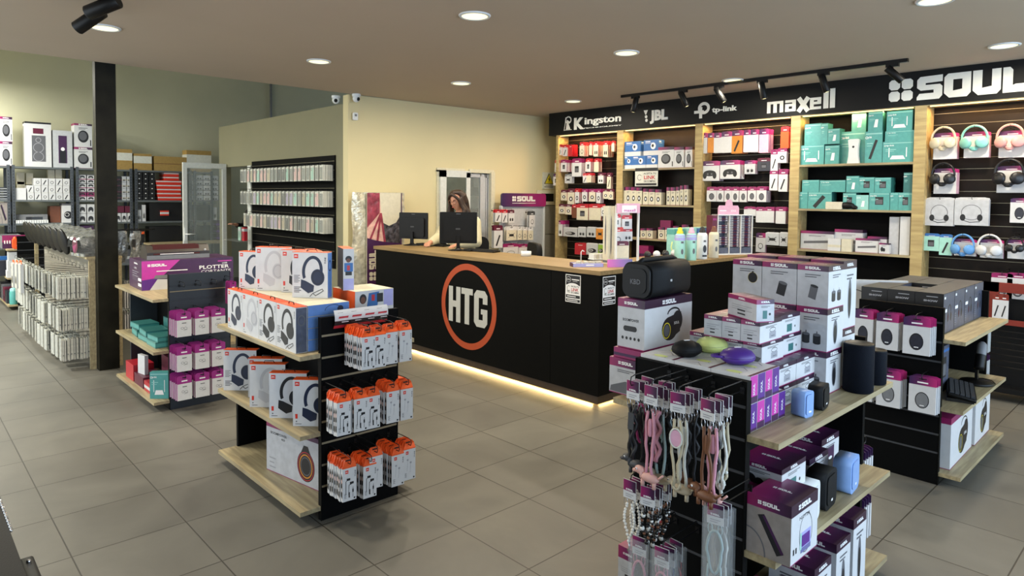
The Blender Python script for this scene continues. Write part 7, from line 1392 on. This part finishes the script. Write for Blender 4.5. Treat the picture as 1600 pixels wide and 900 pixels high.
for r_, (zt, y_end) in enumerate(((2.055, 10.10), (1.73, 10.12), (1.40, 10.0))):
    rn = ('top', 'middle', 'bottom')[r_]; n = 22 if r_ < 2 else 21
    for i in range(n):
        y = 7.60+(y_end-7.60)*i/(n-1); Lh = .15; fr0 = 4.07-Lh
        inst('hook', hook_mesh(Lh), g, (-.018, y-10.06, zt-.77-.004), R(-90)) if (r_*22+i) < 64 else None
        if i == 0: cnt, st = 12, .0115
        else: cnt, st = 3, .024
        c = rnd.choice(CC)
        for k in range(cnt):
            lab = ('phone case pack, %s hook from right, %s row, black panel' % (('nearest' if i == 0 else nth(i+1).replace(' from left', '')), rn)) if k == 0 else 'phone case behind the front pack, %s row, %s hook from right' % (rn, ('nearest' if i == 0 else nth(i+1).replace(' from left', '')))
            put(('phone_case_pack', case_pack(c if i else 'case_grey', i == 0)), (fr0+.012+st*k, y, zt-.003*(k % 2)), MX+rnd.uniform(-.06, .06), {'case_pink': 'pink', 'case_mint': 'mint', 'case_sand': 'sand', 'case_grey': 'grey', 'case_lilac': 'lilac', 'smoke_case': 'smoky'}[c]+' '+lab if k == 0 else lab, 'phone case', 'front phone cases' if False else None if k == 0 else 'cases behind %s %d' % (rn, i))
g_acr = MB().mat('clear_plastic').box(3.80, 9.9, .98, 4.06, 10.6, .985); tag(inst('clear_shelf', g_acr.mesh('s')), 'thin clear shelf beside the bottom row of phone cases', 'shelf')
p = onX(378, 380, 3.92)
for i, (dy, c, l) in enumerate(((.0, 'case_mint', 'mint bottle-shaped pack standing on the clear shelf'), (-.14, 'red', 'red and grey pack beside the mint one'))): put(('small_pack', plain_box(.09, .05, .20, c, 'tall', None, (.7, .9), 'light_grey')), (3.93, 10.15+dy, .986), MX, l, 'pack')
# clear pack gondola beyond the pillar
g = inst('case_gondola', None, None, (1.40, 7.31, 0)); tag(g, 'oak framed gondola hung with clear packaged cases beside the black pillar', 'display stand')
for x in (0, .235):
    b = MB().mat('oak').box(x, 0, 0, x+.05, .03, 1.05) if x == 0 else MB().mat('oak').box(x, 0, 0, x+.04, .03, 1.05); part('end_post', b, g)
    b = MB().mat('oak').box(x, 3.1, 0, x+.04, 3.13, 1.05); part('end_post', b, g)
b = MB().mat('door_grey').box(.05, .004, .02, .235, .026, 1.04).box(.10, .03, .05, .12, 3.1, 1.05); part('back_board', b, g)
b = MB().mat('oak').box(-.02, -.005, 1.05, .28, 3.14, 1.07); part('top_board', b, g)
def clear_pack(i):
    k = ('clr', i)
    if k not in _bx:
        w, h = .105, .21; b = MB().mat('frost_case').box(-w/2, -.0055, -h, w/2, .0055, -.012).mat('clear_bag').box(-w/2-.004, -.0065, -h-.004, w/2+.004, -.0058, 0); f = Frame((-w/2, -.0066, -h), (1, 0, 0), (0, 0, 1)); b.mat('light_grey').ring(f, w/2, h*.45, w*.36, h*.36, .004, 1, n=20)
        if i == 1: b.mat('ink_grey').dq(Frame((w/2, -.0035, -h), (0, 1, 0), (0, 0, 1)), 0, .05, .007, .06, 1)
        _bx[k] = b.mesh('clear')
    return _bx[k]
rnd = random.Random(4)
for r_, zt in enumerate((.895, .60, .315)):
    rn = ('top', 'middle', 'bottom')[r_]
    for i in range(13):
        y = 7.45+.2*i; cnt = 19 if i == 0 else (12 if i < 3 else 5); st = .0145 if i == 0 else .016
        if r_ == 2 and i == 0: cnt = 17
        X_ = 1.16+(.02 if r_ == 2 else 0)-(.03 if i > 2 else 0); Lh = 1.50-X_; hm = hook_mesh(round(Lh, 2)); inst('hook', hm, g, (.10, y-7.31, zt-.004), R(-90))
        for k in range(cnt):
            put(('clear_case_pack', clear_pack(k % 2)), (X_+.01+st*k, y+rnd.uniform(-.004, .004), zt-rnd.uniform(0, .012)), MX+rnd.uniform(-.10, .10), 'clear packaged case on the %s hook of the %s row, oak framed gondola' % (('nearest' if i == 0 else nth(i+1).replace(' from left', '')), rn), 'case pack', 'clear packs, %s row, hook %d' % (rn, i+1))
# right side of the same gondola: white packs, silver bags behind the pillar
for r_, zt in enumerate((.80, .50)):
    for k in range(5): put(('hanging_pack', pack(.1, .26, .1, 'white_card', 'light_grey', None)), (1.72+.022*k, 7.44, zt), R(90), 'pale pack hanging right of the black pillar, %s row' % ('upper', 'lower')[r_], 'pack', 'pale packs right of the pillar, %d' % r_)
    inst('hook', hook_mesh(.2), g, (.28, 7.44-7.31, zt-.004), R(90))
# shrink wrapped black lids on top
for i in range(9):
    y = 7.55+.318*i; g3 = inst('wrapped_lid_pack', None, None, (1.50, y, 1.071), MX+R(12)); tag(g3, 'shrink-wrapped pack with black round lid, %s on the oak framed gondola' % ('nearest' if i == 0 else nth(i+1).replace(' from left', ' from the near end')), 'pack')
    b = MB(); vs = []; rr = random.Random(i); nx, ny = 10, 8
    for j in range(ny+1):
        for k in range(nx+1):
            u, v = k/nx*2-1, j/ny; rad = .155; X_ = u*rad; Z_ = .02+.135*math.sin(math.pi*min(1, .12+.5*(1-abs(u)**3)))*(.75+.25*v)+rr.uniform(-.008, .008); vs.append((X_, -.16+.27*v, Z_ if 0 < j else Z_*.92))
    b.mat('silver').add(vs, [(j*(nx+1)+k, j*(nx+1)+k+1, (j+1)*(nx+1)+k+1, (j+1)*(nx+1)+k) for j in range(ny) for k in range(nx)], True).box(-.14, -.14, 0, .14, .10, .02); part('silver_wrap', b, g3); g3.scale = (1.0, 1.15, 1.45)
    if i > 0:
        b = MB(); b.M = Matrix.Translation((0, -.19, .085)) @ Matrix.Rotation(R(18), 4, 'X'); b.mat('black_plastic').lathe([(0, -.012), (.085, -.012), (.098, -.004), (.098, .006), (.08, .01)], 28, axis='y', sx=1.0, sy=.95); part('black_lid', b, g3)
    else:
        b = MB(); b.M = Matrix.Translation((.03, -.165, .075)); f = Frame((0, 0, 0), (1, 0, 0), (0, 0, 1)); b.mat('wine').disc(f, 0, 0, .055, .055, 1).mat('magenta').dp(f, [(-.05, -.01), (.04, .01), (-.02, -.05)], 2); soul_logo(b, f, -.03, .02, .06, .012, 3); part('round_sticker', b, g3)
# fifth gondola, far left
G5 = gondola((1.60, 11.70, 0), 0, 'far gondola with oak shelves at the left edge of the picture', 'slat_black', 'dark_grey', sides=(1, 0))
g = inst('storage_basket', None, None, (1.33, 12.22, .871)); tag(g, 'grey basket with magenta and purple front on the far left gondola', 'basket')
b = MB().mat('mid_grey').box(-.10, -.32, 0, .16, .45, .01).box(-.11, -.32, 0, -.10, .45, .17).box(.15, -.32, 0, .16, .45, .17).box(-.11, .44, 0, .16, .45, .17); part('basket', b, g)
b = MB().mat('plum').box(-.11, -.33, 0, .16, -.32, .09).mat('magenta').box(-.11, -.33, .09, .16, -.32, .19); f = Frame((-.11, -.331, 0), (1, 0, 0), (0, 0, 1)); b.mat('white_ink')
for k in range(8): b.dq(f, .02+.03*k, .07, .035+.03*k, .115, 2)
part('front_card', b, g)
b = MB().mat('orange').rbox(-.08, -.05, 0, .08, .05, .15, .03, 'y'); f = Frame((-.08, -.051, 0), (1, 0, 0), (0, 0, 1)); b.mat('white_ink').disc(f, .08, .05, .035, .025, 1).mat('ink').disc(f, .08, .055, .012, .01, 2).disc(f, .05, .09, .006, .006, 1).disc(f, .11, .09, .006, .006, 1).mat('orange').ball((-.05, 0, .15), .025, 8).ball((.05, 0, .15), .025, 8)
put(('toy_box', b.mesh('t')), (1.40, 11.76, .871), 0, 'orange box with small ears and white muzzle print on the far gondola', 'box')
for i, (px, z, w, h, m_, kd) in enumerate(((18, .70, .10, .12, 'light_grey', None), (28, .68, .09, .15, 'white_card', 'two'), (20, .52, .14, .15, 'white_card', 'watch'), (24, .466, .14, .08, 'white_card', None))):
    if z > .47: pass
for i, (x, y, z, w, h, m_, kd, l) in enumerate(((1.33, 11.80, .466, .16, .10, 'white_card', None, 'plain white box with red corner, front of the far gondola middle shelf'), (1.34, 11.80, .567, .16, .14, 'white_card', 'two', 'white box with device print stacked above the plain white box'), (1.34, 11.80, .708, .14, .12, 'light_grey', None, 'pale grey box at the top of the far gondola middle shelf'), (1.34, 12.1, .466, .3, .22, 'dark_card', None, 'dark box behind on the far gondola middle shelf'), (1.34, 12.5, .466, .3, .25, 'blue_card', 'square', 'blue box farthest on the far gondola middle shelf'))):
    put(('stock_box', plain_box(w, .15, h, m_, kd)), (x, y, z), 0, l, 'box')
for i in range(2): put(('drink_bottle', [('bottle_body', MB().mat('teal_card').lathe([(0, 0), (.05, 0), (.052, .01), (.052, .17), (.045, .19)], 18, caps=False).mesh('b')), ('cap', MB().mat('teal_light').lathe([(.046, .19), (.046, .22), (.03, .235), (0, .24)], 18, caps=False).mesh('c'))]), (1.33+.13*i, 11.80, .076), 0, 'green bottle, %s of two on the lowest shelf of the far gondola' % ('left', 'right')[i], 'bottle')
for i in range(4): put(('stock_box', plain_box(.2, .2, .18+.02*i, ('dark_card', 'wine', 'ink_grey', 'black_card')[i], 'two' if i % 2 else None)), (1.36, 12.0+.22*i, .076), MX, '%s box on the lowest shelf of the far gondola' % ('dark', 'wine red', 'grey', 'black')[i], 'box')
# hanging silver bags and orange box packs left of the clear packs
for i in range(3): put(('orange_pack', pack(.15, .30 if i else .34, .08, 'orange', 'frost_case', 'two' if i else None, t=.03)), (1.07, 8.9+.28*i, .93-.02*i), MX, 'clear pack with orange animal print, %s' % ('nearest', 'middle', 'farthest')[i], 'pack')
# ---------------------------------------------------------------- metal stock shelving along the far wall
YF = 13.1
def fx(px): return onY(px, 300, YF).x
units = [(-60, 17), (20, 114), (119, 207), (211, 290), (290, 346)]
Ux = [(-.9, fx(16)), (fx(19), fx(115)), (fx(119), fx(207)), (fx(211), fx(300)+.0), (fx(303), 4.55)]
UL = ['at the left edge', 'holding small white key boxes', 'behind the black pillar', 'beside the glass door', 'seen through the glass door']
SZ = [2.075, 1.555, 1.225, .84, .40]
SZ = [onY(100, 262, YF).z, onY(100, 312.5, YF).z, onY(100, 348, YF).z, onY(100, 384, YF).z, .45]
for i, (x0, x1) in enumerate(Ux):
    g = inst('metal_shelving', None, None, (x0, YF, 0)); tag(g, 'grey metal stock shelving unit along the back wall, '+UL[i], 'shelving', 'metal shelving along the back wall'); w = x1-x0
    for (x, y) in ((0, 0), (w-.04, 0), (0, .38), (w-.04, .38)):
        b = MB().mat('uprights').box(x, y, 0, x+.04, y+.04, SZ[0]+.02)
        if y == 0:
            b.mat('black_card')
            for k in range(40): b.box(x+.014, y-.0008, .05+.05*k, x+.026, y, .075+.05*k)
        part('upright', b, g)
    for z in SZ: b = MB().mat('shelf_steel').box(0.001, .001, z-.03, w-.001, .419, z); part('shelf', b, g)
SN = ['top board', 'first shelf', 'second shelf', 'third shelf', 'lowest shelf']
cnt = {}
def fbox(u, s, px0, px1, yt, yb, mk_, nm, z=None, dep=.25, yoff=0, cat='box', grp=None, name='stock_box', hh=None):
    a = onY(px0, yt, YF+.02+yoff); c = onY(px1, yb, YF+.02+yoff); zb = SZ[s] if z is None else z; w = max(.03, c.x-a.x-.003); h = max(.03, a.z-zb-.001)
    if hh: h = hh
    w, h = round(w, 3), round(h, 3); k = (u, s, nm); cnt[k] = cnt.get(k, 0)+1
    lab = '%s, %s, %s, shelving %s' % (nm, nth(cnt[k]), SN[s], ('at left edge', 'left of pillar', 'behind pillar', 'by glass door', 'behind door glass')[u])
    put((name, mk_(w, dep, h)), ((a.x+c.x)/2, YF+.02+yoff+dep/2, zb), 0, lab, cat, grp); return zb+h
pb = lambda body, kd=None, strip=None, sc=None, lb=None: (lambda w, d, h: plain_box(w, d, h, body, kd, None, strip, sc, lb))
cF = lambda x, y: (x/5.627, 170+y/5.627)
def ff(u, s, x0, x1, yt, yb, mk_, nm, **k): a = cF(x0, yt); c = cF(x1, yb); return fbox(u, s, a[0], c[0], a[1], c[1], mk_, nm, **k)
sbx = lambda kd, band=.1: (lambda w, d, h: soul_box(w, d, h, kd, None, band, True, 'white_card'))
z = ff(0, 0, -5, 112, 285, 490, sbx('tvbox'), 'white box with square speaker print, lower', z=SZ[0]); ff(0, 0, -5, 112, 65, 282, sbx('tvbox'), 'white box with square speaker print, upper', z=z)
ff(1, 0, 216, 456, 108, 490, pb('white_card', 'tower', (.96, 1), 'ink'), 'tall white box with tower speaker print'); ff(1, 0, 462, 640, 185, 490, pb('light_grey', 'window', None, None), 'white box with narrow speaker print')
z = ff(2, 0, 650, 815, 335, 505, sbx('tvbox'), 'white box with black speaker print, lower'); ff(2, 0, 650, 812, 125, 312, sbx('tvbox', .08), 'white box with black speaker print, upper', z=z)
cG = lambda x, y: (180+x/4.737, 230+y/4.737)
def gg(u, s, x0, x1, yt, yb, mk_, nm, **k): a = cG(x0, yt); c = cG(x1, yb); return fbox(u, s, a[0], c[0], a[1], c[1], mk_, nm, **k)
gg(2, 0, -10, 128, 10, 160, pb('kraft', None, (.45, .82), 'paper'), 'kraft carton with white label'); gg(3, 0, 138, 272, 45, 165, pb('kraft', None, (.42, .85), 'paper'), 'kraft carton with white label'); gg(3, 0, 288, 556, 65, 172, pb('kraft', None, (.48, .51), 'brown_card'), 'wide kraft carton'); gg(4, 0, 528, 712, 20, 112, pb('kraft', None, (.15, .8), 'paper'), 'kraft carton with white paper label', z=None)
# small white key boxes
for (x0, n, yt, yb, s_) in ((240, 6, 722, 785, 0), (236, 6, 648, 710, 1), (300, 5, 575, 640, 2)):
    for k in range(n): ff(1, 1, x0+63*k, x0+63*k+60, yt, yb, pb('white_card', 'stick' if (k+s_) % 2 else 'cable'), 'white key box, %s row' % ('bottom', 'middle', 'top')[s_], z=SZ[1]+.118*s_, hh=.115, grp='small white key boxes')
z_ = ff(1, 1, 130, 232, 695, 785, pb('white_card'), 'plain white box')
for k, (x0, x1, yt) in enumerate(((145, 215, 560), (228, 292, 565), (420, 482, 535), (486, 545, 535), (150, 220, 640))): ff(1, 1, x0, x1, yt, yt+40, pb('cream_card'), 'plain beige box at back', z=SZ[1]+(.25 if k < 2 else .35 if k < 4 else .165), yoff=.27, dep=.1)
g = inst('toy_piano', None, None, (fx(22), YF+.03, SZ[2])); tag(g, 'pale toy keyboard piano lying on the second shelf left of the pillar', 'toy'); w = fx(75)-fx(22)
b = MB().mat('mid_grey').box(0, 0.05, 0, w, .3, .14); b.mat('black_card').box(w*.35, .048, .05, w*.85, .05, .10); part('body', b, g); b = MB().mat('white_plastic'); [b.box(w/14*k+.003, -.03, 0, w/14*(k+1)-.003, .05, .05) for k in range(14)]; part('keys', b, g)
fbox(1, 2, 97, 116, 318, 348, pb('white_card', 'mask', (.9, 1), 'ink_grey'), 'white box with black mask print')
fbox(1, 2, 78, 95, 322, 348, pb('brown_card', None), 'dark cluster box', yoff=.1)
fbox(0, 2, -4, 13, 316, 347, pb('cream_card', 'diagdev'), 'pale box with tablet print'); 
for k in range(5): fbox(0, 1, -5, 13, 287+5*k, 312, pb('black_card', None, (.3, .5), 'light_grey'), 'thin black tray, layer %d' % (k+1), z=SZ[1]+.04*(4-k), dep=.2, hh=.036, grp='thin black trays')
# behind the pillar
for r_ in range(6):
    for k in range(2): fbox(2, 1, 123+13*k, 135+13*k, 273+6.6*r_, 312, pb('white_card' if r_ != 4 else 'magenta', 'gamepad', (.8, .98), 'magenta' if r_ % 2 else 'ink_grey'), 'white and magenta box, row %d' % (r_+1), z=SZ[1]+.072*(5-r_), hh=.07, grp='small boxes behind the pillar')
for r_ in range(2):
    for k in range(2): fbox(2, 2, 123+13*k, 135+13*k, 322+12*r_, 346, pb('white_card', 'gamepad'), 'gamepad box, %s row' % ('upper', 'lower')[r_], z=SZ[2]+.155*(1-r_), hh=.15, grp='gamepad boxes behind the pillar')
for r_ in range(3): fbox(2, 3, 123, 147, 352+9*r_, 384, pb('plum', None, (.3, .4), 'magenta'), 'flat plum box', z=SZ[3]+.11*(2-r_), hh=.105)
for k in range(3): fbox(2, 2, 181+9*k, 189+9*k, 333, 345, pb('white_card', 'gamepad'), 'white gamepad box')
for k in range(2): fbox(2, 2, 182+13*k, 194+13*k, 322, 332, pb('wine', None), 'wine red box', z=SZ[2]+.16)
for r_ in range(4):
    for k in range(3): fbox(2, 1, 183+7.5*k, 190+7.5*k, 278+9*r_, 312, pb('black_card' if k == 0 else 'light_grey', 'two', (.3, .5), 'wine' if k == 0 else 'cream_card'), 'small patterned box, row %d' % (r_+1), z=SZ[1]+.105*(3-r_), hh=.10, grp='patterned boxes right of the pillar')
# beside the glass door
for r_ in range(6):
    for k in range(3): fbox(3, 1, 213+10*k, 222.5+10*k, 270+7*r_, 312, pb('black_card', 'watch'), 'black lens box, row %d' % (r_+1), z=SZ[1]+.086*(5-r_), hh=.083, grp='small black lens boxes')
for r_, (x0, x1) in enumerate(((247, 284), (246, 283), (246, 283), (245, 283), (244, 284), (257, 280), (257, 280))): fbox(3, 1, x0, x1, 300, 312, pb('logo_red', None, (.55, .85), 'white_card'), 'flat red and white box, layer %d' % (r_+1), z=SZ[1]+.073*r_, hh=.07, grp='pile of flat red boxes', dep=.3) if True else None

fbox(3, 2, 222, 228, 320, 346, pb('white_card', 'two'), 'white patterned box'); fbox(3, 2, 214, 221, 328, 346, pb('light_grey', 'two'), 'grey patterned box')
fbox(3, 2, 233, 284, 317, 346, pb('black_card'), 'large black printer carton', yoff=.05); fbox(3, 2, 251, 264, 329, 335, pb('logo_red', None, (.3, .7), 'white_card'), 'small red label box', z=SZ[2]+.1, dep=.04)
fbox(3, 3, 233, 283, 354, 384, pb('black_card'), 'large black case', yoff=.02); fbox(3, 3, 214, 226, 360, 384, pb('black_card', None, (.7, .9), 'orange'), 'black box with orange label')
for k in range(3):
    for r_ in range(5): fbox(4, 1, 306+12*k, 317+12*k, 300, 312, pb('white_card' if k else 'light_grey', 'two', (.0, .1), 'plum'), 'small white box, layer %d' % (r_+1), z=SZ[1]+.095*r_, hh=.09, grp='small white boxes behind the door glass')
fbox(4, 2, 306, 331, 320, 346, pb('black_card'), 'large black box', yoff=.02); fbox(4, 2, 333, 339, 324, 346, pb('white_card', 'two'), 'white box'); fbox(4, 3, 304, 333, 353, 384, pb('black_card'), 'large black box', yoff=.02)
for k in range(3): fbox(4, 3, 338, 346, 350, 384, pb('plum', None, (.2, .5), 'purple'), 'purple pack', z=SZ[3]+.13*k, hh=.12)
fbox(4, 4, 326, 346, 398, 410, pb('kraft'), 'open kraft carton', yoff=-.0)
for u, pxs in ((0, (-30, 10)), (1, (22, 112)), (2, (122, 205)), (3, (214, 288))):
    for s_ in (3, 4):
        x = pxs[0]; k = 0
        while x < pxs[1]-14 and not (u == 3 and s_ == 3) and not (u == 2 and s_ == 3):
            w_ = 12+8*((k*7+u*3+s_) % 3); fbox(u, s_, x, min(x+w_, pxs[1]), 0, 0, pb(('black_card', 'ink_grey', 'dark_card', 'light_grey')[(k+u) % 4], None, (.3, .5), ('wine', 'light_grey')[k % 2]), 'dark stock box', hh=.14+.05*((k+u) % 3), yoff=.05); x += w_+1; k += 1
# oak worktop strip in front of the stock shelving
b = MB().mat('oak').box(fx(222), 12.55, .78, fx(335), 13.05, .81); b.mat('dark_card').box(fx(224), 12.6, 0, fx(226), 13.0, .78).box(fx(331), 12.6, 0, fx(333), 13.0, .78); tag(inst('side_table', b.mesh('t')), 'narrow oak table before the stock shelving beside the door', 'table')
# hanging silver foil bags right of the pillar
rnd = random.Random(9)
for k in range(6):
    b = MB().mat('foil'); vs = []
    for j in range(7):
        for i in range(4): vs.append((-.05+.033*i+rnd.uniform(-.006, .006), rnd.uniform(-.015, .015), -.05*j))
    b.mat('silver').add(vs, [(j*4+i, j*4+i+1, (j+1)*4+i+1, (j+1)*4+i) for j in range(6) for i in range(3)], True).mat('ink').box(-.03, -.018, -.14, .0, -.012, -.06)
    put(('foil_bag', b.mesh('f')), (1.70+.055*k, 7.62+.12*(k % 3), 1.29-.02*(k % 2)), R(20*k-40), 'crumpled silver bag hanging right of the black pillar', 'bag', 'silver bags right of the pillar')
b = MB().mat('wire_black').tube([(1.67, 7.6, 1.07), (1.67, 7.6, 1.33)], .01, 8).tube([(1.67, 7.6, 1.31), (2.05, 7.6, 1.31)], .006, 6).tube([(1.67, 7.72, 1.30), (2.05, 7.72, 1.30)], .006, 6).tube([(1.67, 7.84, 1.30), (2.05, 7.84, 1.30)], .006, 6).tube([(1.67, 7.58, 1.30), (1.67, 7.86, 1.30)], .008, 6); tag(inst('hanging_bar', b.mesh('h')), 'thin black bar rack carrying silver bags behind the pillar', 'rack')
# dark stand at the lower left corner with chain trim and handle
g = inst('dark_cabinet', None, None, (.235, 1.9, 0)); tag(g, 'black cabinet cut by the lower left corner of the picture', 'cabinet')
b = MB().mat('soft_black').box(-.9, -.9, 0, 0, 1.0, .745); part('body', b, g)
b = MB().mat('chrome')
for k in range(30): y = 1.0-.022*k; b.ball((.003, y, .745), .006, 8, .7, 1.6, .9)
part('beaded_trim', b, g)
b = MB().mat('black_plastic').rbox(.002, -.30, .70, .035, .22, .72, .008, 'y'); b.mat('chrome').ball((.02, .19, .721), .006, 8).ball((.02, .04, .721), .005, 8).ball((.02, -.06, .721), .005, 8); part('handle', b, g)
